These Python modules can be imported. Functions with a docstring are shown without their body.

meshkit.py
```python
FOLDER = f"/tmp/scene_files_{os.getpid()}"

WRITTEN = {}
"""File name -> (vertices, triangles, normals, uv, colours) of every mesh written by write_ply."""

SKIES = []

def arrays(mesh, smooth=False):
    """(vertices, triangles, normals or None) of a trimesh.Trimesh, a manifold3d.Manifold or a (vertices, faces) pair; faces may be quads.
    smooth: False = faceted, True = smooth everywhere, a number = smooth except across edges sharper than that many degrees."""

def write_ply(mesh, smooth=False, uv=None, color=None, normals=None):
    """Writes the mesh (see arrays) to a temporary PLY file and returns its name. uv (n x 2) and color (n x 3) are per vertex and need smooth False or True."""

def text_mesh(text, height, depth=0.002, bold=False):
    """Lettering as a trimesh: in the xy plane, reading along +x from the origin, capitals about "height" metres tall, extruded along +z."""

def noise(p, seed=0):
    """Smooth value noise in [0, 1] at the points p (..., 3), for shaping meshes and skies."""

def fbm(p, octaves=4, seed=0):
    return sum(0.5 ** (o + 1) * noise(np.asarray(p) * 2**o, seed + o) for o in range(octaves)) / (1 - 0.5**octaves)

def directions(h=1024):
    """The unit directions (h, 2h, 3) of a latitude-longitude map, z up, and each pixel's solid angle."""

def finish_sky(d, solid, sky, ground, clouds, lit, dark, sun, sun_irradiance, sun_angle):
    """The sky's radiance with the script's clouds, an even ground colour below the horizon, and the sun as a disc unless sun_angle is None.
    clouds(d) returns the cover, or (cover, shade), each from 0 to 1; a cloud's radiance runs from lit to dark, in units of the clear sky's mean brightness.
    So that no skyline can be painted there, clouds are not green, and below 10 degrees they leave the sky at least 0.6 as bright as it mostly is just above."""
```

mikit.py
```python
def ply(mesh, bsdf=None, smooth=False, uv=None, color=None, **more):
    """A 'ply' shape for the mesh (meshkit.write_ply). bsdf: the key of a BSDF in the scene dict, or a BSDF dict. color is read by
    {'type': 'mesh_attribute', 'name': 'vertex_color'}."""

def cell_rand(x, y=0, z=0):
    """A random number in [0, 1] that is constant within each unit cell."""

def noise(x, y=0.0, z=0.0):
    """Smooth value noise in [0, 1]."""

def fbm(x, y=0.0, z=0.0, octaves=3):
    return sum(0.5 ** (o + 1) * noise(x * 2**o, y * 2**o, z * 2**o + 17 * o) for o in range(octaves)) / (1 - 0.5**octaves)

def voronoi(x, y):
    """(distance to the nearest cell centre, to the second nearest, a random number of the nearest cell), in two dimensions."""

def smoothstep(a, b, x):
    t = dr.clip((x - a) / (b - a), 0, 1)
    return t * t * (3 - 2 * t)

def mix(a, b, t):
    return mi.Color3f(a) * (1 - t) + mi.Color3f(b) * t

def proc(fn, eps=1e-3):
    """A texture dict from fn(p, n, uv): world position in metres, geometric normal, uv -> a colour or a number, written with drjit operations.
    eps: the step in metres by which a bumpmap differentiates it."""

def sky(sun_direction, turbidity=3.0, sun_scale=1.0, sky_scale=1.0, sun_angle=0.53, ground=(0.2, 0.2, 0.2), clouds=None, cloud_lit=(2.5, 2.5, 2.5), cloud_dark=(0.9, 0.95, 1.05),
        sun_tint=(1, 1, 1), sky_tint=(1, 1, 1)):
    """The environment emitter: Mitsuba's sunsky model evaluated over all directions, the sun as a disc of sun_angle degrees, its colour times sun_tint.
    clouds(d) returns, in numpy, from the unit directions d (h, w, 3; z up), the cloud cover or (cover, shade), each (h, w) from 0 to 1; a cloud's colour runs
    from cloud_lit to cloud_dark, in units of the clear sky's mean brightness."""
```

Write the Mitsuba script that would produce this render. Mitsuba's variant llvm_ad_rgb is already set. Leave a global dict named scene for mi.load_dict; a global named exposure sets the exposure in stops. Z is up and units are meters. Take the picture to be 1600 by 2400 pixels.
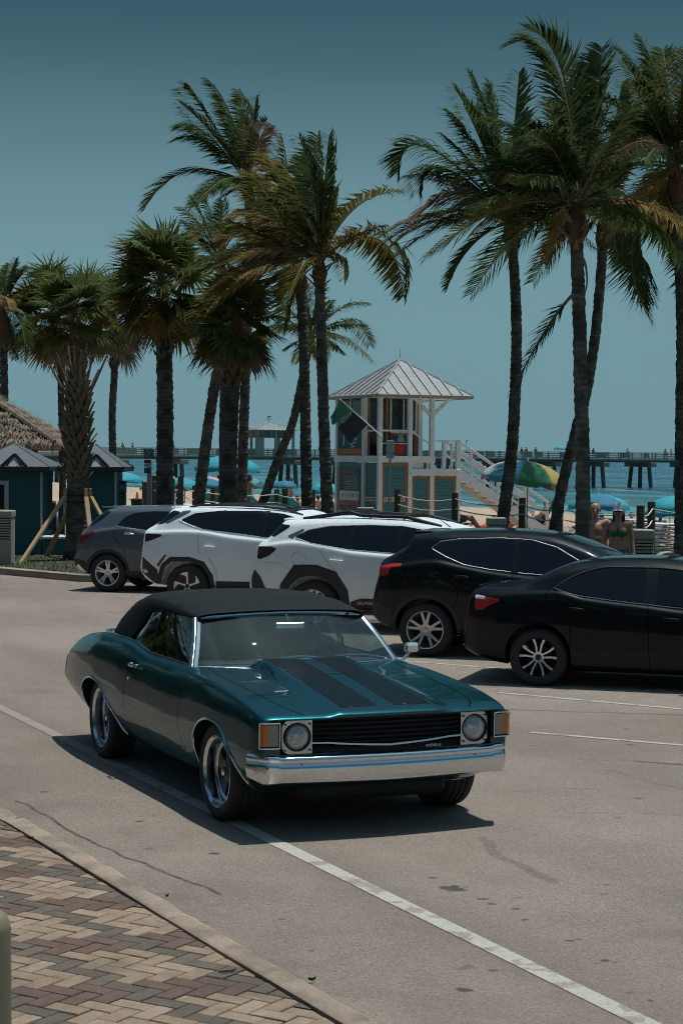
import math, random
import numpy as np, trimesh, drjit as dr, mitsuba as mi, mikit
import manifold3d as m3
from meshkit import text_mesh, noise as vnoise, fbm as vfbm
from mikit import proc, noise, fbm, voronoi, cell_rand, smoothstep, mix
from scipy.interpolate import PchipInterpolator, LinearNDInterpolator
from shapely.geometry import Polygon, LineString, Point, box as sbox
from shapely import affinity
from shapely.ops import unary_union

T = mi.ScalarTransform4f
scene, labels = {}, {}

# ------------------------------------------------------------------ camera, sky, exposure
EYE = np.array([0.0, 0.0, 2.518])
PITCH, ROLL = math.radians(1.716), 0.0087
scene['camera'] = {'type': 'perspective', 'fov': 20.27, 'fov_axis': 'x', 'near_clip': 0.3, 'far_clip': 60000.0,
    'to_world': T().look_at(origin=EYE.tolist(), target=[0, math.cos(PITCH) * 10, 2.518 - math.sin(PITCH) * 10], up=[-ROLL, 0, 1])}
exposure = 1.38


def sky_haze(d):
    """Humid sea air: a teal veil, milky at the horizon and thinning upwards, with faint streaks."""
    e = np.maximum(np.degrees(np.arcsin(np.clip(d[..., 2], -1, 1))), 0)
    ramp = lambda x0, x1: (lambda t: t * t * (3 - 2 * t))(np.clip((e - x0) / (x1 - x0), 0, 1))
    streak = vfbm(np.stack([d[..., 0] * 3, d[..., 1] * 3, d[..., 2] * 22], -1), 4, 5) - 0.5
    return 0.95 * (1 - ramp(15, 42)), np.clip(ramp(5, 14.5) - 0.10 * streak, 0, 1)


scene['sky'] = mikit.sky([0.17, 0.075, 0.98], turbidity=5.0, sun_scale=1.0, sky_scale=0.95, sun_angle=0.6, sun_tint=(0.80, 0.96, 1.18),
    sky_tint=(0.66, 0.92, 0.95), clouds=sky_haze, cloud_lit=(0.53, 1.00, 1.14), cloud_dark=(0.095, 0.275, 0.37), ground=(0.16, 0.15, 0.13))

# ------------------------------------------------------------------ helpers
PI = math.pi
RNG = np.random.default_rng(7)


def cat(ms):
    ms = [m for m in ms if m is not None]
    return trimesh.util.concatenate(ms) if len(ms) > 1 else ms[0]


def tm(v, f):
    return trimesh.Trimesh(np.asarray(v, float), np.asarray(f, int), process=False)


def to_tm(man):
    m = man.to_mesh()
    return tm(np.array(m.vert_properties[:, :3]), np.array(m.tri_verts))


def to_man(mesh):
    m = trimesh.Trimesh(mesh.vertices, mesh.faces, process=True)
    m.merge_vertices()
    return m3.Manifold(m3.Mesh(np.asarray(m.vertices, np.float32), np.asarray(m.faces, np.uint32)))


def hull(pts):
    return trimesh.convex.convex_hull(np.asarray(pts, float))


def rbox(c, s, b=0.006, rz=0.0):
    """A chamfered box: centre, full sizes, chamfer."""
    h = np.array(s, float) / 2
    b = min(b, h.min() * 0.9)
    pts = []
    for sx in (-1, 1):
        for sy in (-1, 1):
            for sz in (-1, 1):
                for k in range(3):
                    q = h - b
                    q[k] = h[k]
                    pts.append([sx * q[0], sy * q[1], sz * q[2]])
    m = hull(pts)
    if rz:
        m.apply_transform(trimesh.transformations.rotation_matrix(rz, [0, 0, 1]))
    m.apply_translation(c)
    return m


def tube(pts, rad, sides=8, cap=True, flat=1.0):
    p = np.asarray(pts, float)
    rad = np.broadcast_to(rad, (len(p),))
    t = np.gradient(p, axis=0)
    t /= np.linalg.norm(t, axis=1, keepdims=True) + 1e-12
    ref = np.array([0, 0, 1.0]) if abs(t[:, 2]).mean() < 0.8 else np.array([1.0, 0, 0])
    a = np.cross(t, ref)
    a /= np.linalg.norm(a, axis=1, keepdims=True) + 1e-12
    b = np.cross(t, a)
    an = np.arange(sides) * 2 * PI / sides
    v = p[:, None] + rad[:, None, None] * (np.cos(an)[None, :, None] * a[:, None] + flat * np.sin(an)[None, :, None] * b[:, None])
    n = len(p)
    v = v.reshape(-1, 3)
    i, j = np.meshgrid(np.arange(n - 1), np.arange(sides), indexing='ij')
    A, B, C, D = (i * sides + j).ravel(), (i * sides + (j + 1) % sides).ravel(), ((i + 1) * sides + (j + 1) % sides).ravel(), ((i + 1) * sides + j).ravel()
    f = np.vstack([np.stack([A, C, B], 1), np.stack([A, D, C], 1)])
    if cap:
        v = np.vstack([v, p[:1], p[-1:]])
        k = np.arange(sides)
        f = np.vstack([f, np.stack([k * 0 + n * sides, k, (k + 1) % sides], 1), np.stack([k * 0 + n * sides + 1, (n - 1) * sides + (k + 1) % sides, (n - 1) * sides + k], 1)])
    return tm(v, f)


def bar(a, b, w, h, bev=0.006):
    """A chamfered square bar from point a to point b: w across (horizontal), h the other way."""
    a, b = np.asarray(a, float), np.asarray(b, float)
    L = np.linalg.norm(b - a)
    m = rbox([0, 0, 0], [L, w, h], bev)
    d = (b - a) / L
    y = np.cross([0, 0, 1.0], d)
    y = np.array([0, 1.0, 0]) if np.linalg.norm(y) < 1e-6 else y / np.linalg.norm(y)
    R = np.eye(4)
    R[:3, 0], R[:3, 1], R[:3, 2], R[:3, 3] = d, y, np.cross(d, y), (a + b) / 2
    m.apply_transform(R)
    return m


def lathe(profile, seg=32, axis='z', close=False):
    """profile: (radius, height) pairs turned about an axis."""
    pr = np.asarray(profile, float)
    an = np.arange(seg) * 2 * PI / seg
    v = np.stack([pr[:, None, 0] * np.cos(an), pr[:, None, 0] * np.sin(an), np.broadcast_to(pr[:, 1:2], (len(pr), seg))], -1).reshape(-1, 3)
    n = len(pr)
    rows = np.arange(n if close else n - 1)
    i, j = np.meshgrid(rows, np.arange(seg), indexing='ij')
    i2 = (i + 1) % n
    A, B, C, D = (i * seg + j).ravel(), (i * seg + (j + 1) % seg).ravel(), (i2 * seg + (j + 1) % seg).ravel(), (i2 * seg + j).ravel()
    m = tm(v, np.vstack([np.stack([A, B, C], 1), np.stack([A, C, D], 1)]))
    if axis == 'y':
        m.apply_transform(trimesh.transformations.rotation_matrix(PI / 2, [1, 0, 0]))   # height runs along -y
    return m


def extrude(poly, h, z=0.0):
    ms = [trimesh.creation.extrude_polygon(g, h, engine='earcut') for g in getattr(poly, 'geoms', [poly]) if g.area > 1e-9]
    m = cat(ms)
    m.apply_translation([0, 0, z])
    return m


def flat(poly, z=0.0):
    ms = []
    for g in getattr(poly, 'geoms', [poly]):
        v, f = trimesh.creation.triangulate_polygon(g, engine='earcut')
        ms.append(tm(np.column_stack([v, np.full(len(v), z)]), f))
    m = cat(ms)
    if len(m.faces) and m.face_normals[:, 2].mean() < 0:
        m.invert()
    return m


def sheet(P, closed=False):
    """A grid of points (n, m, 3) as a surface."""
    P = np.asarray(P, float)
    n, m = P.shape[:2]
    i, j = np.meshgrid(np.arange(n - 1), np.arange(m if closed else m - 1), indexing='ij')
    j2 = (j + 1) % m
    A, B, C, D = (i * m + j).ravel(), (i * m + j2).ravel(), ((i + 1) * m + j2).ravel(), ((i + 1) * m + j).ravel()
    return tm(P.reshape(-1, 3), np.vstack([np.stack([A, B, C], 1), np.stack([A, C, D], 1)]))


def thicken(mesh, t):
    """Gives an open sheet a back face and an edge."""
    n = trimesh.Trimesh(mesh.vertices, mesh.faces, process=False).vertex_normals
    v = np.vstack([mesh.vertices, mesh.vertices - n * t])
    k = len(mesh.vertices)
    f = np.vstack([mesh.faces, mesh.faces[:, ::-1] + k])
    e = mesh.edges
    s = np.sort(e, 1)
    _, inv, cnt = np.unique(s, axis=0, return_inverse=True, return_counts=True)
    be = e[cnt[inv.ravel()] == 1]
    f = np.vstack([f, np.stack([be[:, 1], be[:, 0], be[:, 0] + k], 1), np.stack([be[:, 1], be[:, 0] + k, be[:, 1] + k], 1)])
    return tm(v, f)


def xf(mesh, loc=(0, 0, 0), rz=0.0, s=1.0):
    m = mesh.copy()
    c, sn = math.cos(rz), math.sin(rz)
    R = np.array([[c, -sn, 0], [sn, c, 0], [0, 0, 1]])
    m.vertices = np.asarray(m.vertices) * s @ R.T + np.asarray(loc, float)
    return m


def numbered(key):
    if key not in scene and key not in labels and key not in USED:
        USED.add(key)
        return key
    i = 1
    while f'{key}_{i:03d}' in USED:
        i += 1
    USED.add(f'{key}_{i:03d}')
    return f'{key}_{i:03d}'


USED = set()


def thing(name, label, category, group=None):
    key = numbered(name)
    labels[key] = {'label': label, 'category': category}
    if group:
        labels[key]['group'] = group
    return key


def part(parent, name, mesh, bsdf, smooth=30, label=None, place=None, **kw):
    key = numbered(f'{parent}__{name}')
    if place is not None:
        loc, rz = place
        mesh = xf(mesh, loc, rz)
    scene[key] = mesh if isinstance(mesh, dict) else mikit.ply(mesh, bsdf, smooth=smooth, **kw)
    if label:
        labels[key] = {'label': label}
    return key


def struct(name, mesh, bsdf, smooth=False, label=None, **kw):
    key = numbered(name)
    scene[key] = mikit.ply(mesh, bsdf, smooth=smooth, **kw)
    labels[key] = {'kind': 'structure', 'label': label or name.replace('_', ' ')}
    return key


def solo(name, label, category, mesh, bsdf, smooth=30, group=None, kind=None, **kw):
    key = thing(name, label, category, group)
    scene[key] = mikit.ply(mesh, bsdf, smooth=smooth, **kw)
    if kind:
        labels[key]['kind'] = kind
    return key


def rgb(*c):
    return {'type': 'rgb', 'value': list(c)}


def mat(key, d):
    scene[key] = {'type': 'twosided', 'id': key, 'b': d} if d['type'] in ('principled', 'diffuse', 'roughplastic', 'roughconductor', 'bumpmap', 'blendbsdf', 'plastic') else d
    return key


def pr(key, color, rough=0.5, **kw):
    c = proc(color) if callable(color) else rgb(*color)
    return mat(key, {'type': 'principled', 'base_color': c, 'roughness': rough, **kw})


def grain(c, amp=0.15, f=6.0, oct=3):
    """A colour with an uneven tone."""
    return lambda p, n, uv: mi.Color3f(c) * (1 - amp + 2 * amp * fbm(p.x * f, p.y * f, p.z * f, oct))


def bump(key, inner, height, eps=2e-3):
    return mat(key, {'type': 'bumpmap', 'arbitrary': proc(height, eps), 'scale': 1.0, 'b': inner})


RD = np.array([math.cos(math.radians(-65.5)), math.sin(math.radians(-65.5))])     # along the road, towards the camera
BN = np.array([-RD[1], RD[0]])                                                   # across it, towards the beach


def rs(s, t):
    """Beach-ward distance s and along-road distance t -> x, y."""
    return np.multiply.outer(np.asarray(s, float), BN) + np.multiply.outer(np.asarray(t, float), RD)


SZ = PchipInterpolator([-400, 16, 20, 27, 33, 45, 58, 66, 78, 95, 140, 900], [0, 0, 0.06, 0.02, -0.3, -0.55, -0.8, -1.2, -2.25, -3.2, -5, -12])


def ground_z(x, y):
    return float(SZ(x * BN[0] + y * BN[1]))


# ------------------------------------------------------------------ materials
pr('mat_black_rubber', grain((0.022, 0.022, 0.023), 0.2, 30), 0.75)
pr('mat_black_plastic', (0.018, 0.019, 0.02), 0.55)
pr('mat_dark_trim', (0.006, 0.0065, 0.007), 0.3)
pr('mat_dark', (0.008, 0.009, 0.009), 0.8)
mat('mat_chrome', {'type': 'roughconductor', 'material': 'none', 'alpha': 0.035, 'specular_reflectance': rgb(0.72, 0.74, 0.75)})
mat('mat_chrome_soft', {'type': 'roughconductor', 'material': 'Al', 'alpha': 0.16, 'specular_reflectance': rgb(0.9, 0.9, 0.9)})
pr('mat_alloy', (0.55, 0.56, 0.57), 0.33, metallic=0.85)
pr('mat_alloy_bright', (0.74, 0.75, 0.76), 0.28, metallic=0.85)
pr('mat_gun', (0.03, 0.031, 0.033), 0.35, metallic=0.4)
pr('mat_tint_glass', (0.006, 0.008, 0.008), 0.05, specular=0.5)
mat('mat_clear_glass', {'type': 'thindielectric', 'int_ior': 1.5, 'specular_transmittance': rgb(0.72, 0.8, 0.78)})
pr('mat_red_lens', (0.42, 0.012, 0.012), 0.12, clearcoat=1.0)
pr('mat_dark_lens', (0.035, 0.012, 0.012), 0.1, clearcoat=1.0)
pr('mat_red_dark', (0.13, 0.008, 0.01), 0.12, clearcoat=1.0)
pr('mat_white_lens', (0.6, 0.6, 0.6), 0.12, clearcoat=1.0)
pr('mat_white_wood', grain((0.72, 0.75, 0.75), 0.09, 5), 0.6)
pr('mat_galv', grain((0.36, 0.38, 0.39), 0.1, 9), 0.45, metallic=0.4)
pr('mat_white_plastic', (0.66, 0.67, 0.66), 0.5)
pr('mat_teal_wood', grain((0.055, 0.19, 0.21), 0.12, 7), 0.6)
pr('mat_teal_dark', grain((0.012, 0.085, 0.10), 0.1, 3), 0.65)
pr('mat_orange_trim', grain((0.36, 0.15, 0.035), 0.12, 5), 0.6)
pr('mat_wood_post', lambda p, n, uv: mix((0.06, 0.042, 0.027), (0.14, 0.098, 0.06), fbm(p.x * 14, p.y * 14, p.z * 2.0, 3)), 0.8)
pr('mat_pale_wood', lambda p, n, uv: mix((0.36, 0.23, 0.12), (0.5, 0.34, 0.2), fbm(p.x * 20, p.y * 20, p.z * 2.5, 3)), 0.75)
pr('mat_concrete', lambda p, n, uv: mix((0.24, 0.21, 0.165), (0.37, 0.33, 0.27), fbm(p.x * 7, p.y * 7, p.z * 7, 4)), 0.85)
pr('mat_rope', (0.6, 0.58, 0.52), 0.8)
pr('mat_orange', grain((0.62, 0.1, 0.03), 0.1, 8), 0.55)
pr('mat_red_cloth', (0.5, 0.05, 0.04), 0.7)
# ------------------------------------------------------------------ the setting: road, kerb, pavers, grass, sand, sea
MARKS = [  # x0, y0, x1, y1, width, strength: cracks, tar lines and skid marks on the road
    (-2.31, 13.71, -1.98, 13.07, 0.022, 0.75),
    (-1.98, 13.07, -1.73, 12.49, 0.022, 0.75),
    (-1.73, 12.49, -1.47, 12.08, 0.022, 0.75),
    (-1.47, 12.08, -1.13, 11.53, 0.022, 0.75),
    (-1.13, 11.53, -0.87, 11.15, 0.022, 0.75),
    (-0.87, 11.15, -0.67, 10.84, 0.022, 0.75),
    (1.64, 18.91, 3.36, 18.61, 0.030, 0.85),
    (2.44, 15.75, 2.82, 15.59, 0.045, 0.85),
    (0.94, 12.53, 1.02, 11.92, 0.060, 0.35),
    (1.02, 11.92, 1.17, 11.50, 0.060, 0.35),
    (1.17, 11.50, 1.27, 11.24, 0.060, 0.35),
    (1.28, 14.26, 1.61, 14.41, 0.015, 0.40),
    (1.61, 14.41, 1.96, 14.40, 0.015, 0.40),
    (1.61, 13.42, 2.07, 13.45, 0.020, 0.35),
    (2.07, 13.45, 2.41, 13.37, 0.020, 0.35),
    (2.01, 15.83, 2.40, 15.77, 0.060, 0.30),
    (2.15, 15.27, 2.60, 14.43, 0.050, 0.25),
    (-5.98, 33.49, -2.28, 31.09, 0.030, 0.40),
]
SPOTS = [(0.66, 11.04, 0.090, 0.80), (0.56, 11.32, 0.036, 0.60), (0.82, 10.78, 0.036, 0.70), (0.86, 10.66, 0.036, 0.70), (0.99, 10.55, 0.027, 0.60), (1.02, 10.31, 0.032, 0.60), (1.57, 11.17, 0.032, 0.60), (1.53, 10.93, 0.027, 0.50), (1.21, 9.86, 0.036, 0.70), (1.25, 9.89, 0.027, 0.50), (1.34, 9.48, 0.036, 0.70), (1.38, 9.44, 0.027, 0.50), (0.59, 8.93, 0.045, 0.80), (0.76, 9.27, 0.032, 0.70), (0.64, 9.32, 0.063, 0.35), (1.37, 8.90, 0.027, 0.50), (1.45, 8.78, 0.027, 0.60), (1.31, 12.64, 0.027, 0.60), (2.65, 17.59, 0.045, 0.60), (1.67, 16.55, 0.036, 0.50), (2.55, 16.67, 0.045, 0.60), (2.21, 14.02, 0.036, 0.60), (-0.78, 11.95, 0.045, 0.80), (-1.36, 12.98, 0.045, 0.70), (-0.31, 10.27, 0.027, 0.50), (-2.18, 14.09, 0.045, 0.60), (-0.93, 10.74, 0.180, 0.30), (-1.21, 12.08, 0.036, 0.40)]


def road_colour(p, n, uv):
    x, y = p.x, p.y
    big = fbm(x * 0.35, y * 0.35, 0.0, 4)
    mid = fbm(x * 3.1, y * 3.1, 4.0, 3)
    c = mix((0.192, 0.154, 0.124), (0.236, 0.191, 0.156), smoothstep(0.25, 0.75, big))
    c = c * (0.90 + 0.2 * mid)
    ag = noise(x * 95, y * 95) * 0.55 + noise(x * 210, y * 210, 3.0) * 0.45
    c = c * (0.66 + 0.68 * ag)
    pale = smoothstep(0.80, 0.95, noise(x * 130, y * 130, 9.0))
    c = mix(c, (0.38, 0.32, 0.26), 0.5 * pale)
    wx, wy = x + 0.05 * (noise(x * 6, y * 6, 1.0) - 0.5), y + 0.05 * (noise(x * 6, y * 6, 2.0) - 0.5)
    dark = mi.Float(0)
    for x0, y0, x1, y1, w, k in MARKS:
        dx, dy = x1 - x0, y1 - y0
        t = dr.clip(((wx - x0) * dx + (wy - y0) * dy) / (dx * dx + dy * dy), 0, 1)
        d = dr.sqrt(dr.square(wx - x0 - t * dx) + dr.square(wy - y0 - t * dy))
        dark = dr.maximum(dark, k * (1 - smoothstep(w * 0.4, w, d)) * (0.55 + 0.7 * noise(x * 40, y * 40, 5.0)))
    for sx, sy, rx, k in SPOTS:
        d = dr.sqrt(dr.square((x - sx) / rx) + dr.square((y - sy) / (rx * 0.9))) + 0.7 * (noise(x * 28, y * 28, 7.0) - 0.5)
        dark = dr.maximum(dark, k * (1 - smoothstep(0.55, 1.1, d)))
    d1, d2, r = voronoi(x * 1.7, y * 1.7)
    dark = dr.maximum(dark, 0.45 * smoothstep(0.84, 0.87, r) * (1 - smoothstep(0.018, 0.045, d1 + 0.035 * (noise(x * 60, y * 60, 8.0) - 0.5))))
    acr = (x * BN[0] + y * BN[1])
    trk = dr.exp(-dr.square((acr - 6.3) / 0.28)) + dr.exp(-dr.square((acr - 4.75) / 0.28)) + 0.8 * dr.exp(-dr.square((acr - 8.6) / 0.5))
    dark = dr.maximum(dark, 0.16 * trk * (0.5 + 0.8 * fbm(acr * 6.0, (x * RD[0] + y * RD[1]) * 0.35, 3.0, 3)))
    oil = smoothstep(0.62, 0.78, fbm(x * 0.9 + 11, y * 0.9, 6.0, 4))
    dark = dr.maximum(dark, 0.22 * oil)
    gut = smoothstep(0.75, 0.0, dr.abs(x * 0.899 + y * 0.438 - (3.63 + 0.45)) ) 
    dark = dr.maximum(dark, 0.2 * gut * smoothstep(0.35, 0.7, fbm(x * 2.2, y * 2.2, 12.0, 3)))
    return mix(c, (0.035, 0.032, 0.030), dr.minimum(dark, 0.9))


scene['mat_road'] = {'type': 'twosided', 'b': {'type': 'bumpmap', 'arbitrary': proc(lambda p, n, uv: 0.0022 * noise(p.x * 80, p.y * 80) + 0.0012 * noise(p.x * 190, p.y * 190, 2.0), 2e-3), 'scale': 1.0,
    'b': {'type': 'principled', 'base_color': proc(road_colour), 'roughness': 0.82, 'specular': 0.3}}}
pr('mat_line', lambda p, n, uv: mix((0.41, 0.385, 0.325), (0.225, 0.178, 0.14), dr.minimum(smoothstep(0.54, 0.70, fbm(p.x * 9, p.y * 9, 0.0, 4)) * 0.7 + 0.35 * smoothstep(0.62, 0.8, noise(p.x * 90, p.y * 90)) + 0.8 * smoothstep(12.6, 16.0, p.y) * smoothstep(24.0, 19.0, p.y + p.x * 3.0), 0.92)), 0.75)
pr('mat_kerb', lambda p, n, uv: mix((0.16, 0.125, 0.095), (0.29, 0.22, 0.165), smoothstep(0.25, 0.7, fbm(p.x * 5, p.y * 5, p.z * 9, 4))) * (0.8 + 0.4 * noise(p.x * 120, p.y * 120, p.z * 90)), 0.85)
pr('mat_far_kerb', lambda p, n, uv: mix((0.16, 0.125, 0.095), (0.29, 0.22, 0.165), smoothstep(0.25, 0.7, fbm(p.x * 2, p.y * 2, p.z * 6, 4))), 0.85)


def paver(c):
    return lambda p, n, uv: mix(mi.Color3f(c) * (0.66 + 0.42 * fbm(p.x * 14, p.y * 14, 0.0, 3) + 0.30 * noise(p.x * 170, p.y * 170)), (0.075, 0.058, 0.042), 0.45 * smoothstep(0.52, 0.8, fbm(p.x * 2.6, p.y * 2.6, 5.0, 4))) 


for nm, c in (('tan', (0.240, 0.170, 0.117)), ('tan_pale', (0.272, 0.198, 0.141)), ('brown', (0.108, 0.068, 0.050)), ('brown_red', (0.113, 0.072, 0.054)), ('grey', (0.098, 0.080, 0.060)), ('grey_pale', (0.116, 0.094, 0.070))):
    pr('mat_paver_' + nm, paver(c), 0.85)
pr('mat_joint', grain((0.055, 0.045, 0.035), 0.3, 30), 0.95)


def sand_colour(p, n, uv):
    c = mix((0.30, 0.21, 0.145), (0.42, 0.30, 0.21), fbm(p.x * 0.7, p.y * 0.7, 0.0, 4))
    c = c * (0.8 + 0.35 * noise(p.x * 7, p.y * 7))
    wet = smoothstep(-1.7, -2.15, p.z)
    return mix(c, mi.Color3f(0.12, 0.10, 0.08), wet)


scene['mat_sand'] = {'type': 'twosided', 'b': {'type': 'bumpmap', 'arbitrary': proc(lambda p, n, uv: 0.05 * fbm(p.x * 2.2, p.y * 2.2, 0.0, 3), 0.03), 'scale': 1.0,
    'b': {'type': 'principled', 'base_color': proc(sand_colour), 'roughness': 0.9}}}
pr('mat_soil', grain((0.035, 0.042, 0.018), 0.4, 4), 0.95)
pr('mat_plaza', lambda p, n, uv: mix((0.2, 0.15, 0.12), (0.3, 0.23, 0.19), fbm(p.x * 1.5, p.y * 1.5, 0.0, 3)) * (0.85 + 0.3 * cell_rand(dr.floor(p.x * 5), dr.floor(p.y * 9))), 0.85)


def sea_colour(p, n, uv):
    s = p.x * BN[0] + p.y * BN[1]
    shallow = smoothstep(190.0, 80.0, s + 25 * (fbm(p.x * 0.03, p.y * 0.03, 0.0, 3) - 0.5))
    c = mix((0.012, 0.075, 0.105), (0.05, 0.16, 0.165), shallow)
    t = p.x * RD[0] + p.y * RD[1]
    band = fbm(s * 0.16, t * 0.022, 2.0, 4)
    c = c * (0.62 + 0.8 * smoothstep(0.3, 0.72, band))
    foam = smoothstep(88.0, 79.0, s + 6 * (fbm(p.x * 0.12, p.y * 0.12, 3.0, 3) - 0.5)) * smoothstep(0.45, 0.6, fbm(p.x * 0.5 + s * 0.3, p.y * 0.5, 1.0, 4))
    crest = smoothstep(0.70, 0.78, fbm(s * 0.22 + 3, t * 0.05, 8.0, 3)) * 0.35
    return mix(c, (0.42, 0.46, 0.46), dr.minimum(0.85 * foam + crest, 0.9))


def waves(p, n, uv):
    s = p.x * BN[0] + p.y * BN[1]
    t = p.x * RD[0] + p.y * RD[1]
    return 0.42 * fbm(s * 0.13, t * 0.045, 0.0, 3) + 0.34 * fbm(p.x * 0.45, p.y * 0.32, 5.0, 3) + 0.07 * noise(p.x * 2.1, p.y * 1.6, 7.0)


scene['mat_sea'] = {'type': 'twosided', 'b': {'type': 'bumpmap', 'arbitrary': proc(waves, 0.06), 'scale': 1.0,
    'b': {'type': 'principled', 'base_color': proc(sea_colour), 'roughness': 0.22, 'specular': 0.5}}}

# terrain: one sheet from inland to below the sea, cut away under nothing; z follows the shore profile
ss = np.unique(np.concatenate([np.linspace(-400, -20, 20), np.linspace(-20, 16, 10), np.linspace(16, 100, 85), np.linspace(100, 900, 30)]))
tt = np.unique(np.concatenate([np.linspace(-3000, -160, 40), np.linspace(-160, 60, 111), np.linspace(60, 900, 20)]))
P = rs(*[a.ravel() for a in np.meshgrid(ss, tt, indexing='ij')]).reshape(len(ss), len(tt), 2) if False else np.array([[s * BN + t * RD for t in tt] for s in ss])
Z = np.repeat(SZ(ss)[:, None] - 0.045, len(tt), 1)
lump = vfbm(np.concatenate([P * 0.35, np.zeros(P.shape[:2] + (1,))], -1), 3, 2) - 0.5
Z += np.where((ss[:, None] > 25) & (ss[:, None] < 74), 0.16 * lump, 0)
struct('ground', sheet(np.concatenate([P, Z[..., None]], -1)), 'mat_sand', True, 'pale beach sand falling towards the sea')
road = Polygon([rs(-300, 300), rs(-300, -2500), rs(14.4, -2500), rs(14.4, 300)])
KA, KB = np.array([0.66, 7.36]), np.array([-4.19, 17.05])                   # road edge of the near kerb
kd = (KB - KA) / np.linalg.norm(KB - KA)
kn = np.array([kd[1], -kd[0]])                                              # towards the road
if kn[0] < 0:
    kn = -kn
far = [KA - kd * 60, KB + kd * 400]
road = road.intersection(Polygon([far[0], far[1], far[1] + kn * 900, far[0] + kn * 900]))
struct('road', flat(road, 0.0), 'mat_road', False, 'warm grey worn asphalt road with cracks and oil spots')
LINE_D = np.array([1.37 + 0.51, 8.42 - 12.53]) / np.hypot(1.88, 4.11)


def strip(a, b, w, z=0.004):
    a, b = np.asarray(a, float), np.asarray(b, float)
    return flat(LineString([a, b]).buffer(w / 2, cap_style=2), z)


struct('road_line', strip(np.array([-0.51, 12.53]) - LINE_D * 12.5, np.array([1.37, 8.42]) + LINE_D * 8, 0.115), 'mat_line', False, 'long worn white lane line passing under the car')
for k, (a, b) in enumerate([((1.69, 20.24), (6.8, 16.7)), ((1.74, 17.34), (7.0, 14.4)), ((0.72, 23.35), (5.0, 20.4)), ((-3.6, 31.2), (0.4, 29.2)), ((-4.1, 33.4), (-0.4, 31.5))]):
    struct('stall_stripe', strip(a, b, 0.075), 'mat_line', False, 'worn white parking bay stripe')

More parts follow.
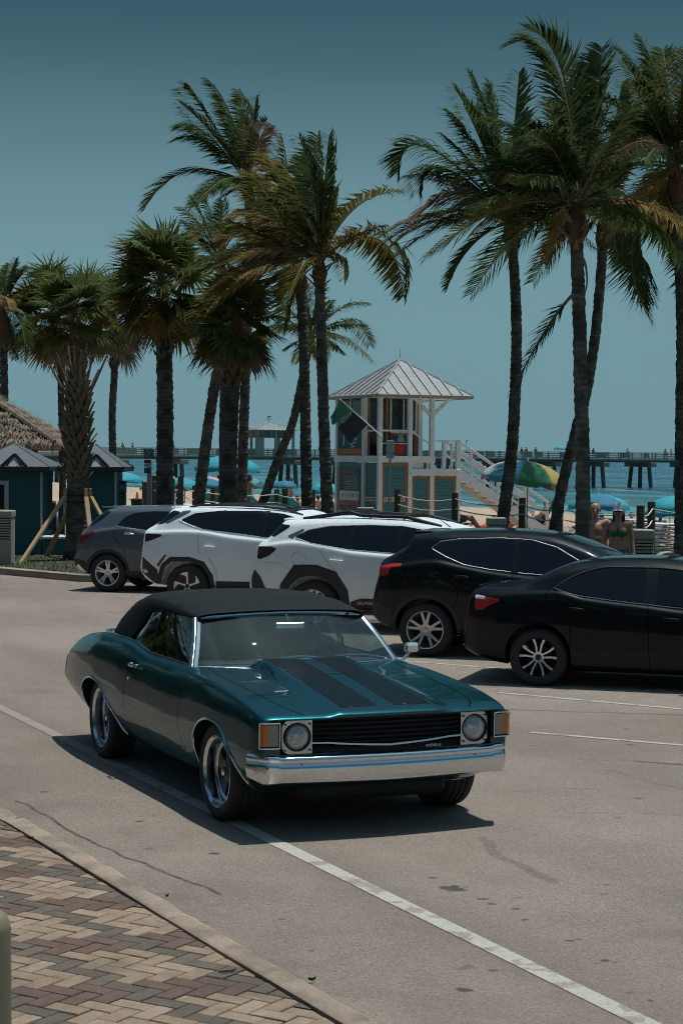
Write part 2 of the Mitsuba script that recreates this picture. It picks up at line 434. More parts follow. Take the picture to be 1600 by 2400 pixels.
# near kerb: a flush concrete band with rolled edges
sec = [(-0.165, -0.05), (-0.165, 0.030), (-0.150, 0.040), (-0.06, 0.040), (-0.025, 0.030), (0.0, 0.004), (0.0, -0.05)]
labels['kerb'] = {'kind': 'structure', 'label': 'low weathered concrete kerb between pavers and road'}
USED.add('kerb')
rk_ = np.random.default_rng(4)
for q0 in np.arange(-6, 58, 3.05):
    off, dz = rk_.normal(0, .004), rk_.normal(0, .003)
    rows = []
    for q in np.linspace(q0 + .006, q0 + 3.044, 26):
        chip = rk_.normal(0, .0035, len(sec)) * np.array([0, 0, 1, 1, 1, 1, .3])
        rows.append([np.r_[KA + kd * q + kn * (u + off + .006 * math.sin(q * 1.7) + c * .6), w + (dz + c) * (w > 0)] for (u, w), c in zip(sec, chip)])
    g_ = np.array(rows)
    ends = [tm(g_[i], [[0, a, a + 1] for a in range(1, len(sec) - 1)]) for i in (0, -1)]
    part('kerb', 'stone', cat([sheet(g_)] + ends), 'mat_kerb', 40)
inner = [KA - kd * 60 - kn * 0.17, KB + kd * 400 - kn * 0.17]
walk = Polygon([inner[0], inner[1], inner[1] - kn * 60, inner[0] - kn * 60])
labels['sidewalk'] = {'kind': 'structure', 'label': 'herringbone sidewalk of tan, brown and grey bricks'}
USED.add('sidewalk')
scene['sidewalk'] = mikit.ply(flat(walk, 0.012), 'mat_joint')

# herringbone bricks, 0.2 x 0.1 m
BX, BY = np.array([math.cos(math.radians(-31)), math.sin(math.radians(-31))]), np.array([math.cos(math.radians(59)), math.sin(math.radians(59))])
org, cell = np.array([-0.97, 9.5]), 0.1035
zone = Polygon([inner[0], KA - kn * 0.185, KB + kd * 2 - kn * 0.185, KB - kn * 1.2, np.array([-2.3, 8.0]), np.array([-2.1, 6.6]), KA - kd * 2.5 - kn * 1.5])
edge = Polygon([KA - kd * 9 - kn * 0.178, KB + kd * 9 - kn * 0.178, KB + kd * 9 - kn * 9, KA - kd * 9 - kn * 9])
found = []
for gx in range(-60, 60):
    for gy in range(-60, 60):
        m_ = (gx - gy) % 4
        if m_ not in (0, 2):
            continue
        if m_ == 0:
            x0, x1, y0, y1 = gx, gx + 2, gy, gy + 1
            c_, t_ = (gx - gy) // 4, (gx - gy) // 4 + gy
        else:
            x0, x1, y0, y1 = gx, gx + 1, gy - 1, gy + 1
            c_ = (gx - gy - 2) // 4
            t_ = c_ + gy
        ctr = org + ((x0 + x1) / 2 * BX + (y0 + y1) / 2 * BY) * cell
        if ctr[1] < 7.6 or ctr[1] > 13.8 or (ctr[0] / ctr[1]) < -0.195 or (ctr - KA) @ kn > 0.1:
            continue
        g = 0.04
        jx, jy = RNG.normal(0, .012, 2)
        q = [org + ((a + jx) * BX + (b + jy) * BY) * cell for a, b in ((x0 + g, y0 + g), (x1 - g, y0 + g), (x1 - g, y1 - g), (x0 + g, y1 - g))]
        pg = Polygon(q).intersection(edge)
        if pg.is_empty or pg.area < 4e-4:
            continue
        if isinstance(pg, Polygon):
            found.append((ctr[1], pg, c_, t_, ctr))
found.sort(key=lambda r: r[0])
rest = []
for i, (d_, pg, c_, t_, ctr) in enumerate(found):
    r_ = RNG.random()
    tone = 'grey' if t_ % 4 == 0 else ('brown' if c_ % 3 == 2 else 'tan')
    if r_ < 0.3:
        tone = {'grey': 'grey_pale', 'brown': 'brown_red', 'tan': 'tan_pale'}[tone]
    dz = RNG.uniform(-0.002, 0.002)
    b0 = np.array(pg.exterior.coords)[:-1]
    cc = b0.mean(0)
    top = cc + (b0 - cc) * 0.955
    n_ = len(b0)
    v = np.vstack([np.column_stack([b0, np.full(n_, 0.006)]), np.column_stack([b0, np.full(n_, 0.019 + dz)]), np.column_stack([top, np.full(n_, 0.023 + dz) + (top - cc) @ RNG.uniform(-0.006, 0.006, 2)])])
    f = []
    for a in range(n_):
        b = (a + 1) % n_
        for lv in (0, 1):
            f += [[lv * n_ + a, lv * n_ + b, (lv + 1) * n_ + b], [lv * n_ + a, (lv + 1) * n_ + b, (lv + 1) * n_ + a]]
    f += [[2 * n_, 2 * n_ + a, 2 * n_ + a + 1] for a in range(1, n_ - 1)]
    m_ = tm(v, f)
    if i < 298:
        part('sidewalk', 'brick', m_, 'mat_paver_' + tone, False)
    else:
        rest.append((tone, m_))
if rest:
    key = part('sidewalk', 'far_brick', cat([m for _, m in rest]), 'mat_paver_grey_pale', False)
    labels[key] = {'kind': 'stuff', 'label': 'far bricks of the herringbone sidewalk'}

# far side: grass island with its kerb, paved plaza by the kiosks
isl = [(-30, 60), (-12.4, 45.0), (-7.04, 39.4), (-5.0, 37.25), (-4.4, 37.2), rs(14.5, -34.5), rs(14.5, 40), rs(27.2, 40), rs(27.2, -48), rs(24.5, -70)]
island = Polygon(isl).buffer(0)
struct('grass_ground', flat(island, 0.10), 'mat_soil', False, 'dark grass verge under the palms')
kl = LineString(isl[1:7])
struct('far_kerb', extrude(kl.buffer(0.15, join_style=1), 0.16, -0.03), 'mat_far_kerb', False, 'pale concrete kerb along the grass verge')
plaza = Polygon([(-14, 47.2), (-3.2, 46.6), (-1.0, 60), (-20, 66)])
struct('plaza', flat(plaza, 0.14), 'mat_plaza', False, 'pinkish paved plaza between the blue kiosks')

bl = []
for q in range(2600):
    x, y = RNG.uniform(-9.6, -3.9), RNG.uniform(37, 44.4)
    if not island.buffer(-0.15).contains(Point(x, y)):
        continue
    h, a, w = RNG.uniform(0.03, 0.085), RNG.uniform(0, PI), 0.012
    dx, dy = math.cos(a) * w, math.sin(a) * w
    lx, ly = RNG.normal(0, 0.03, 2)
    bl.append([[x - dx, y - dy, 0.1], [x + dx, y + dy, 0.1], [x + lx, y + ly, 0.1 + h]])
bl = np.array(bl).reshape(-1, 3)
pr('mat_grass', grain((0.05, 0.075, 0.022), 0.4, 3), 0.8)
solo('grass', 'short dark grass on the verge behind the far kerb', 'grass', tm(bl, np.arange(len(bl)).reshape(-1, 3)), 'mat_grass', False, kind='stuff')
far_s, far_t = 40000, 40000
sea = np.array([rs(60, far_t), rs(60, -far_t), rs(far_s, -far_t), rs(far_s, far_t)])
struct('sea', tm(np.column_stack([sea, np.full(4, -2.2)]), [[0, 1, 2], [0, 2, 3]]), 'mat_sea', False, 'blue green sea out to the horizon')
# ------------------------------------------------------------------ cars: shared tools
def grid_interp(ctrl, n_u, n_v, creases=()):
    """ctrl (N stations, K curves, 3) -> a smooth grid; n_u, n_v: how many steps per control interval (n_v may be a list)."""
    ctrl = np.asarray(ctrl, float)
    N, K = ctrl.shape[:2]
    uu = np.concatenate([np.arange(N - 1)[:, None] + np.linspace(0, 1, n_u, endpoint=False)[None]], 0).ravel().tolist() + [N - 1]
    G = PchipInterpolator(np.arange(N), ctrl, axis=0)(uu)
    n_v = [n_v] * (K - 1) if np.isscalar(n_v) else n_v
    vv = np.concatenate([k + np.linspace(0, 1, n, endpoint=False) for k, n in enumerate(n_v)] + [[K - 1]])
    return PchipInterpolator(np.arange(K), G, axis=1)(vv)


def ring_solid(G):
    """G (n, m, 3): rows of half sections from bottom centre (y=0) to top centre (y=0) on the +y side -> a closed solid."""
    n, m = G.shape[:2]
    other = G[:, ::-1][:, 1:-1] * np.array([1, -1, 1])
    R = np.concatenate([G, other], 1)
    s = sheet(R, True)
    k = R.shape[1]
    v, f = [s.vertices], [s.faces]
    for row, rev in ((0, False), (n - 1, True)):
        idx = row * k + np.arange(k)
        half = m
        for a in range(half - 1):                       # stitch the cap left to right, so that it stays flat along y
            l0, l1 = a, a + 1
            r0, r1 = (k - a) % k, (k - a - 1) % k
            q = [[idx[l0], idx[l1], idx[r1]], [idx[l0], idx[r1], idx[r0]]]
            q = [t for t in q if len(set(t)) == 3]
            f.append(np.array([t[::-1] for t in q] if not rev else q))
    out = tm(np.vstack(v), np.vstack(f))
    if out.volume < 0:
        out.invert()
    return out


def side_fn(mesh, zmin=0.2, side=-1):
    """y of the outer skin on one side as a function of (x, z)."""
    v = np.asarray(mesh.vertices)
    n = trimesh.Trimesh(mesh.vertices, mesh.faces, process=False).vertex_normals
    k = (v[:, 1] * side > 0.25) & (v[:, 2] > zmin) & (n[:, 1] * side > 0.12)
    f = LinearNDInterpolator(v[k][:, [0, 2]], v[k][:, 1])
    from scipy.interpolate import NearestNDInterpolator
    g = NearestNDInterpolator(v[k][:, [0, 2]], v[k][:, 1])

    def Y(x, z):
        a = f(x, z)
        return np.where(np.isnan(a), g(x, z), a)
    return Y


def side_grid(G):
    """y of the skin as a function of (x, z), read straight off the grid of half sections."""
    from scipy.interpolate import RegularGridInterpolator
    xs = G[..., 0].mean(1)
    o = np.argsort(xs)
    zg = np.linspace(.1, 1.85, 500)
    tab = np.array([np.interp(zg, np.maximum.accumulate(g[:, 2]) + np.arange(len(g)) * 1e-7, g[:, 1]) for g in G[o]])
    f = RegularGridInterpolator((xs[o] + np.arange(len(xs)) * 1e-9, zg), tab, bounds_error=False, fill_value=None)

    def Y(x, z):
        x, z = np.broadcast_arrays(np.asarray(x, float), np.asarray(z, float))
        return -f(np.stack([np.clip(x, xs.min(), xs.max()), np.clip(z, .1, 1.85)], -1))
    return Y


def top_fn(mesh, lo=0.5):
    v = np.asarray(mesh.vertices)
    n = trimesh.Trimesh(mesh.vertices, mesh.faces, process=False).vertex_normals
    k = (n[:, 2] > 0.25) & (v[:, 2] > lo)
    f = LinearNDInterpolator(v[k][:, :2], v[k][:, 2])
    from scipy.interpolate import NearestNDInterpolator
    g = NearestNDInterpolator(v[k][:, :2], v[k][:, 2])

    def Zf(x, y):
        a = f(x, y)
        return np.where(np.isnan(a), g(x, y), a)
    return Zf


def tri_fine(poly, size):
    ms = []
    for g in getattr(poly, 'geoms', [poly]):
        if g.area < 1e-7:
            continue
        v, f = trimesh.creation.triangulate_polygon(g.segmentize(size), engine='earcut')
        v3, f3 = trimesh.remesh.subdivide_to_size(np.column_stack([v, v[:, 0] * 0]), f, size, max_iter=12)
        m = trimesh.Trimesh(v3, f3, process=False)
        m.merge_vertices()
        ms.append(m)
    m = cat(ms)
    return np.asarray(m.vertices)[:, :2], np.asarray(m.faces)


def side_patch(Y, poly, off=0.004, thick=0.02, size=0.06, side=-1):
    """A plate that follows the car's side: poly in (x, z), standing OFF proud of the skin, its edge going straight in."""
    v, f = tri_fine(poly, size)
    y = Y(v[:, 0], v[:, 1]) + side * off
    m = tm(np.column_stack([v[:, 0], y, v[:, 1]]), f)
    if (m.face_normals[:, 1].mean()) * side < 0:
        m.invert()
    k = len(m.vertices)
    fb = m.faces[:, ::-1] + k
    e = m.edges
    _, inv, cnt = np.unique(np.sort(e, 1), axis=0, return_inverse=True, return_counts=True)
    be = e[cnt[inv.ravel()] == 1]
    return tm(np.vstack([m.vertices, m.vertices - np.array([0, side * thick, 0])]), np.vstack([m.faces, fb, np.stack([be[:, 1], be[:, 0], be[:, 0] + k], 1), np.stack([be[:, 1], be[:, 0] + k, be[:, 1] + k], 1)]))


def top_patch(Zf, poly, off=0.002, thick=0.01, size=0.06):
    v, f = tri_fine(poly, size)
    m = tm(np.column_stack([v, Zf(v[:, 0], v[:, 1]) + off]), f)
    if m.face_normals[:, 2].mean() < 0:
        m.invert()
    return thicken(m, thick)


def side_cut(poly, y0, y1):
    """A prism through the side: poly in (x, z), from y0 to y1."""
    m = extrude(poly, abs(y1 - y0))
    m.vertices = np.column_stack([m.vertices[:, 0], min(y0, y1) + m.vertices[:, 2], m.vertices[:, 1]])
    m = trimesh.Trimesh(m.vertices, m.faces, process=True)
    if m.volume < 0:
        m.invert()
    return m


def slot(pts, w=0.006):
    return LineString(pts).buffer(w / 2, cap_style=2)


def smooth_poly(pts, n=6):
    """A closed outline through the points, corners kept soft."""
    p = Polygon(pts)
    return p.buffer(0.018, quad_segs=n).buffer(-0.036, quad_segs=n).buffer(0.018, quad_segs=n)


def curve(pts, n=40):
    p = np.asarray(pts, float)
    t = np.r_[0, np.cumsum(np.linalg.norm(np.diff(p, axis=0), axis=1))]
    return PchipInterpolator(t, p, axis=0)(np.linspace(0, t[-1], n))


def tyre_mesh(r, rim, w):
    """Axle along y, centred at y=0; outer side at -y."""
    h = w / 2
    pr_ = [(rim - 0.012, h * 0.80), (rim + 0.004, h * 0.93), (rim + (r - rim) * 0.45, h * 1.02), (r - 0.03, h * 0.97), (r - 0.008, h * 0.84), (r, h * 0.68),
           (r + 0.0005, h * 0.40), (r - 0.007, h * 0.38), (r - 0.007, h * 0.34), (r + 0.001, h * 0.32), (r + 0.001, h * 0.05), (r - 0.007, h * 0.03)]
    pr_ = pr_ + [(a, -b) for a, b in pr_[::-1]]
    return lathe(pr_, 64, 'y')


def ring_y(r0, r1, y0, y1, seg=64):
    """A flat ring about the axle, outer face at y0 (towards -y), back at y1."""
    return lathe([(r0, -y0), (r1, -y0), (r1, -y1), (r0, -y1)], seg, 'y', close=True)


def disc_y(r, y0, y1, seg=48, dome=0.0):
    return lathe([(1e-4, -y0 + dome), (r * 0.6, -y0 + dome * 0.7), (r, -y0), (r, -y1), (1e-4, -y1)], seg, 'y')


def spoke_plate(poly, y0, t, dish=0.0, rr=0.2):
    """A spoke outline in the wheel's plane (x, z), its face at y0, sunk towards the hub by dish."""
    v, f = tri_fine(poly, 0.03)
    rad = np.hypot(v[:, 0], v[:, 1])
    y = y0 + dish * (1 - np.clip(rad / rr, 0, 1))
    m = tm(np.column_stack([v[:, 0], y, v[:, 1]]), f)
    if m.face_normals[:, 1].mean() > 0:
        m.invert()
    return thicken(m, t)


def rot_poly(p, a):
    return affinity.rotate(p, a, origin=(0, 0), use_radians=True)


# ------------------------------------------------------------------ the green coupe with a soft top
def flakes(p, n, uv):
    return mi.Color3f(0.0015, 0.125, 0.148) * (0.82 + 0.36 * noise(p.x * 420, p.y * 420, p.z * 420))


scene['mat_teal_paint'] = {'type': 'twosided', 'b': {'type': 'blendbsdf', 'weight': 0.34,
    'a': {'type': 'principled', 'base_color': rgb(0.001, 0.020, 0.027), 'roughness': 0.03, 'specular': 0.85},
    'b': {'type': 'principled', 'base_color': proc(flakes), 'metallic': 0.9, 'roughness': 0.27, 'clearcoat': 0.5, 'clearcoat_gloss': 0.99, 'specular': 0.3}}}
pr('mat_stripe', (0.006, 0.0075, 0.008), 0.24, specular=0.18)
pr('mat_pinstripe', (0.01, 0.05, 0.06), 0.3, clearcoat=0.6)
pr('mat_soft_top', lambda p, n, uv: mi.Color3f(0.0115, 0.0155, 0.017) * (0.8 + 0.25 * noise(p.x * 300, p.y * 300, p.z * 300) + 0.2 * fbm(p.x * 5, p.y * 5, p.z * 5, 3)), 0.8, specular=0.2)
pr('mat_grille', (0.007, 0.0075, 0.008), 0.45, specular=0.3)
pr('mat_interior', (0.02, 0.021, 0.022), 0.65)
scene['mat_head_lens'] = {'type': 'blendbsdf', 'weight': 0.5,
    'a': {'type': 'thindielectric', 'int_ior': 1.5},
    'b': {'type': 'twosided', 'b': {'type': 'bumpmap', 'arbitrary': proc(lambda p, n, uv: 0.0012 * dr.sin((p.x * 0.39 - p.y * .92) * 420) + 0.004 * fbm(p.x * 30, p.y * 30, p.z * 30, 2), 1e-3), 'scale': 1.0, 'b': {'type': 'principled', 'base_color': rgb(0.72, 0.78, 0.80), 'metallic': 0.5, 'roughness': 0.16}}}}
mat('mat_chrome_bezel', {'type': 'roughconductor', 'material': 'none', 'alpha': 0.07, 'specular_reflectance': rgb(0.5, 0.53, 0.54)})
pr('mat_amber', (0.55, 0.14, 0.01), 0.15, clearcoat=1.0)
pr('mat_park_lens', lambda p, n, uv: mi.Color3f(0.30, 0.27, 0.21) * (0.6 + 0.4 * smoothstep(0.3, 0.6, dr.abs(dr.sin(p.z * 420)))), 0.15, clearcoat=1.0)
mat('mat_lens_glass', {'type': 'dielectric', 'int_ior': 1.5})
scene['mat_lamp_bowl'] = {'type': 'twosided', 'b': {'type': 'bumpmap', 'arbitrary': proc(lambda p, n, uv: 0.004 * fbm(p.x * 40, p.y * 40, p.z * 40, 2), 2e-3), 'scale': 1.0,
    'b': {'type': 'roughconductor', 'material': 'none', 'alpha': 0.35, 'specular_reflectance': rgb(0.85, 0.9, 0.92)}}}
scene['mat_windshield'] = {'type': 'twosided', 'b': {'type': 'diffuse'}}
scene['mat_windshield'] = {'type': 'blendbsdf', 'weight': proc(lambda p, n, uv: 0.014 + 0.05 * smoothstep(0.45, 0.8, fbm((p.x * 0.92 + p.y * 0.39) * 9.0, p.z * 0.6, 2.0, 3))),
    'a': {'type': 'thindielectric', 'int_ior': 1.42, 'specular_transmittance': rgb(0.72, 0.80, 0.80)},
    'b': {'type': 'twosided', 'b': {'type': 'diffuse', 'reflectance': rgb(0.34, 0.41, 0.43)}}}
scene['mat_side_glass'] = {'type': 'thindielectric', 'int_ior': 1.42, 'specular_transmittance': rgb(0.36, 0.45, 0.43)}
pr('mat_skin_hand', (0.42, 0.27, 0.18), 0.55)
pr('mat_shirt_grey', (0.09, 0.10, 0.11), 0.8)

CX, CY, CA = -0.035, 13.473, -1.16775
PLACE = ((CX, CY, 0.0), CA)
car = thing('convertible_car', 'dark teal vintage convertible with black soft top and hood stripes, driving on the road', 'car')

ST = [  # x, then (y, z) of: rocker, lower side, widest, upper side, shoulder, top edge, top centre
    (0.905, (.60, .47), (.82, .49), (.872, .57), (.88, .70), (.862, .778), (.78, .792), (0, .792)),
    (0.875, (.62, .44), (.84, .47), (.897, .56), (.905, .70), (.882, .800), (.78, .815), (0, .816)),
    (0.80, (.66, .37), (.86, .42), (.917, .56), (.922, .71), (.885, .825), (.77, .838), (0, .838)),
    (0.55, (.73, .27), (.88, .39), (.937, .57), (.932, .735), (.876, .873), (.75, .872), (0, .876)),
    (0.10, (.76, .25), (.89, .39), (.947, .58), (.938, .75), (.865, .920), (.73, .908), (0, .915)),
    (-0.35, (.78, .25), (.895, .39), (.945, .58), (.93, .76), (.862, .945), (.73, .935), (0, .942)),
    (-0.72, (.80, .24), (.895, .38), (.942, .575), (.925, .76), (.862, .948), (.80, .972), (0, .968)),
    (-1.10, (.80, .24), (.895, .38), (.945, .575), (.928, .76), (.880, .915), (.815, .966), (0, .962)),
    (-1.70, (.80, .24), (.895, .38), (.945, .575), (.93, .76), (.886, .915), (.82, .968), (0, .965)),
    (-1.95, (.80, .24), (.895, .38), (.947, .58), (.936, .77), (.898, .935), (.83, .995), (0, .99)),
    (-2.25, (.79, .25), (.90, .39), (.953, .585), (.946, .78), (.905, .955), (.835, 1.025), (0, 1.015)),
    (-2.8, (.77, .26), (.90, .40), (.955, .585), (.948, .785), (.905, .965), (.83, 1.028), (0, 1.02)),
    (-3.3, (.75, .28), (.89, .41), (.945, .585), (.935, .77), (.885, .935), (.81, .99), (0, .985)),
    (-3.75, (.70, .32), (.86, .43), (.918, .58), (.905, .74), (.86, .862), (.79, .895), (0, .895)),
    (-4.0, (.66, .37), (.83, .46), (.885, .58), (.875, .70), (.838, .775), (.77, .80), (0, .81)),
    (-4.08, (.62, .41), (.80, .48), (.855, .58), (.845, .67), (.80, .73), (.72, .75), (0, .77)),
]
ctrl = np.array([[[s[0], 0, s[1][1] - 0.005]] + [[s[0], y, z] for y, z in s[1:]] for s in ST])
G = grid_interp(ctrl, 9, [4, 5, 6, 6, 7, 5, 26])
# raised centre panel of the hood, growing towards the windscreen
xg, yg = G[..., 0], G[..., 1]
sm = lambda a, b, x: np.clip((x - a) / (b - a), 0, 1) ** 2 * (3 - 2 * np.clip((x - a) / (b - a), 0, 1))
edge_y = 0.40 - 0.03 * sm(0.6, -0.6, xg)
rise = (0.016 + 0.044 * sm(0.75, -0.5, xg)) * sm(-0.63, -0.60, xg) * sm(edge_y + 0.035, edge_y - 0.035, yg) * (G[..., 2] > 0.75)
G[..., 2] += rise
G[..., 0] += 0.055 * sm(0.45, 0.9, xg) * (1 - (yg / 0.9) ** 2)          # the nose is swept forward in the middle
shell = ring_solid(G)
Zs = top_fn(shell)
Ys = side_grid(G[:, :-26])
body = to_man(shell)
arch_f = Polygon(np.vstack([[(-.385, .1)], curve([(-.385, .2), (-.37, .42), (-.31, .56), (-.18, .655), (-.02, .69), (.14, .685), (.28, .635), (.40, .53), (.475, .42), (.52, .32), (.54, .2)], 44), [(.545, .1)]]))
arch_r = Polygon(np.vstack([[(-3.34, .1)], curve([(-3.34, .25), (-3.325, .42), (-3.25, .555), (-3.1, .632), (-2.94, .655), (-2.76, .64), (-2.61, .58), (-2.48, .48), (-2.37, .38), (-2.29, .28), (-2.26, .2)], 44), [(-2.25, .1)]]))
for sd in (-1, 1):
    for a in (arch_f, arch_r):
        body -= to_man(side_cut(a, sd * 0.60, sd * 1.2))
    door = [[(-.60, .27), (-.66, .45), (-.69, .65), (-.66, .80), (-.60, .93), (-.585, 1.0)], [(-2.04, .30), (-2.03, .60), (-2.0, .85), (-1.97, 1.03)], [(-.60, .27), (-2.04, .27)]]
    for g in door:
        body -= to_man(side_cut(slot(curve(g, 16), 0.007), sd * 0.86, sd * 1.2))
    gap = LineString(curve([(0.90, sd * .60), (0.80, sd * .665), (0.55, sd * .70), (0.0, sd * .722), (-.62, sd * .735)], 20)).buffer(0.0035)
    body -= to_man(extrude(gap, 0.5, 0.70))
body -= to_man(extrude(sbox(-0.645, -0.735, -0.636, 0.735), 0.3, 0.86))                   # rear edge of the hood
cab = extrude(Polygon([(-.80, -.745), (-.80, .745), (-2.75, .72), (-2.75, -.72)]), 1.0, 0.42)
body -= to_man(cab)
nose = extrude(Polygon([(.80, -.768), (1.1, -.768), (1.1, .768), (.80, .768)]), 0.222, 0.563)
body -= to_man(nose)
part(car, 'body', to_tm(body), 'mat_teal_paint', 28, place=PLACE)


def cpart(name, mesh, m, smooth=30, parent=None, label=None):
    return part(parent or car, name, mesh, m, smooth, label, PLACE)


# hood stripes with pinstripes
for sd in (-1, 1):
    st = Polygon([(0.865, sd * .065), (0.865, sd * .325), (0.3, sd * .315), (-.60, sd * .30), (-.60, sd * .055), (0.3, sd * .06)])
    cpart('hood_stripe', top_patch(Zs, st, 0.0015, 0.004, 0.05), 'mat_stripe', True)
    ln = st.buffer(0.016, join_style=2).difference(st.buffer(0.011, join_style=2))
    cpart('pinstripe', top_patch(Zs, ln, 0.0012, 0.003, 0.05), 'mat_pinstripe', True)
    dk = Polygon([(-3.2, sd * .09), (-3.2, sd * .34), (-3.9, sd * .33), (-3.9, sd * .08)])
    cpart('trunk_stripe', top_patch(Zs, dk, 0.0015, 0.004, 0.06), 'mat_stripe', True)

# wheel-arch trim and side furniture
for sd in (-1, 1):
    for a in (arch_f, arch_r):
        pts = np.array(a.exterior.coords)[1:-2]
        yy = (Ys(pts[:, 0], pts[:, 1]) if sd < 0 else -Ys(pts[:, 0], pts[:, 1]))
        cpart('arch_trim', tube(np.column_stack([pts[:, 0], yy + sd * 0.003, pts[:, 1]]), 0.009, 6), 'mat_chrome')
    hy = float(Ys(-1.84, .865)) * -sd
    h = cpart('door_handle', cat([tube([(-1.76, hy + sd * .028, .868), (-1.80, hy + sd * .034, .87), (-1.88, hy + sd * .034, .87), (-1.915, hy + sd * .02, .868)], [.008, .010, .010, .008], 8, flat=1.4),
        rbox([-1.77, hy + sd * .008, .868], [.035, .03, .03], .006), rbox([-1.905, hy + sd * .008, .868], [.03, .03, .03], .006)]), 'mat_chrome')
    ly = float(Ys(-1.93, .755)) * -sd
    lk = disc_y(0.014, -0.006, 0.01, 20)
    lk.apply_translation([-1.93, 0, .755])
    lk.vertices[:, 1] = ly + sd * -lk.vertices[:, 1]
    lk.fix_normals()
    cpart('door_lock', lk, 'mat_chrome')
    # tail lamp wrap at the rear corner
    tp = Polygon([(-3.99, .74), (-4.055, .70), (-4.06, .56), (-4.0, .52)])
    cpart('tail_lamp', side_patch(lambda x, z: Ys(x, z) if sd < 0 else -Ys(x, z), tp, 0.006, 0.02, 0.05, sd), 'mat_red_dark')

# grille
gx = lambda y: 0.950 - 0.055 * (np.abs(y) / 0.55) ** 2
gr = cpart('grille', cat([rbox([0.83, 0, 0.675], [0.04, 1.52, 0.235], 0.01)]), 'mat_dark')
ys = np.linspace(-.55, .55, 31)
for z in np.linspace(0.597, 0.785, 7):
    cpart('slat', tube(np.column_stack([gx(ys) - 0.012, ys, ys * 0 + z]), 0.008, 6), 'mat_grille', parent=gr)
for y in np.linspace(-.45, .45, 7):
    cpart('slat', rbox([gx(y) - 0.03, y, .69], [.01, .006, .2], .002), 'mat_grille', parent=gr)
zb = 0.632 - 0.028 * np.clip(1 - np.abs(ys) / 0.42, 0, 1) ** 0.7
cpart('grille_bar', cat([tube(np.column_stack([gx(ys) + 0.008, ys, zb]), 0.010, 8, flat=0.8)]), 'mat_chrome_soft', parent=gr)
cpart('lower_valance', cat([sheet(np.array([[(gx(y) - 0.02, y, z) for y in ys] for z in (0.50, 0.585)]))]), 'mat_grille', True)
tx = text_mesh('CHEVELLE', 0.0175, 0.004)
tw = tx.bounds[1][0]
tx.apply_scale([0.118 / tw, 1, 1])
tv = np.asarray(tx.vertices)
yy = 0.262 + tv[:, 0]
cpart('badge', tm(np.column_stack([gx(yy) + 0.004 + tv[:, 2], yy, 0.572 + tv[:, 1]]), tx.faces), 'mat_chrome_soft', False, label='chrome lettering CHEVELLE on the grille')
tx2 = text_mesh('\u2733', 0.02, 0.004) if False else None

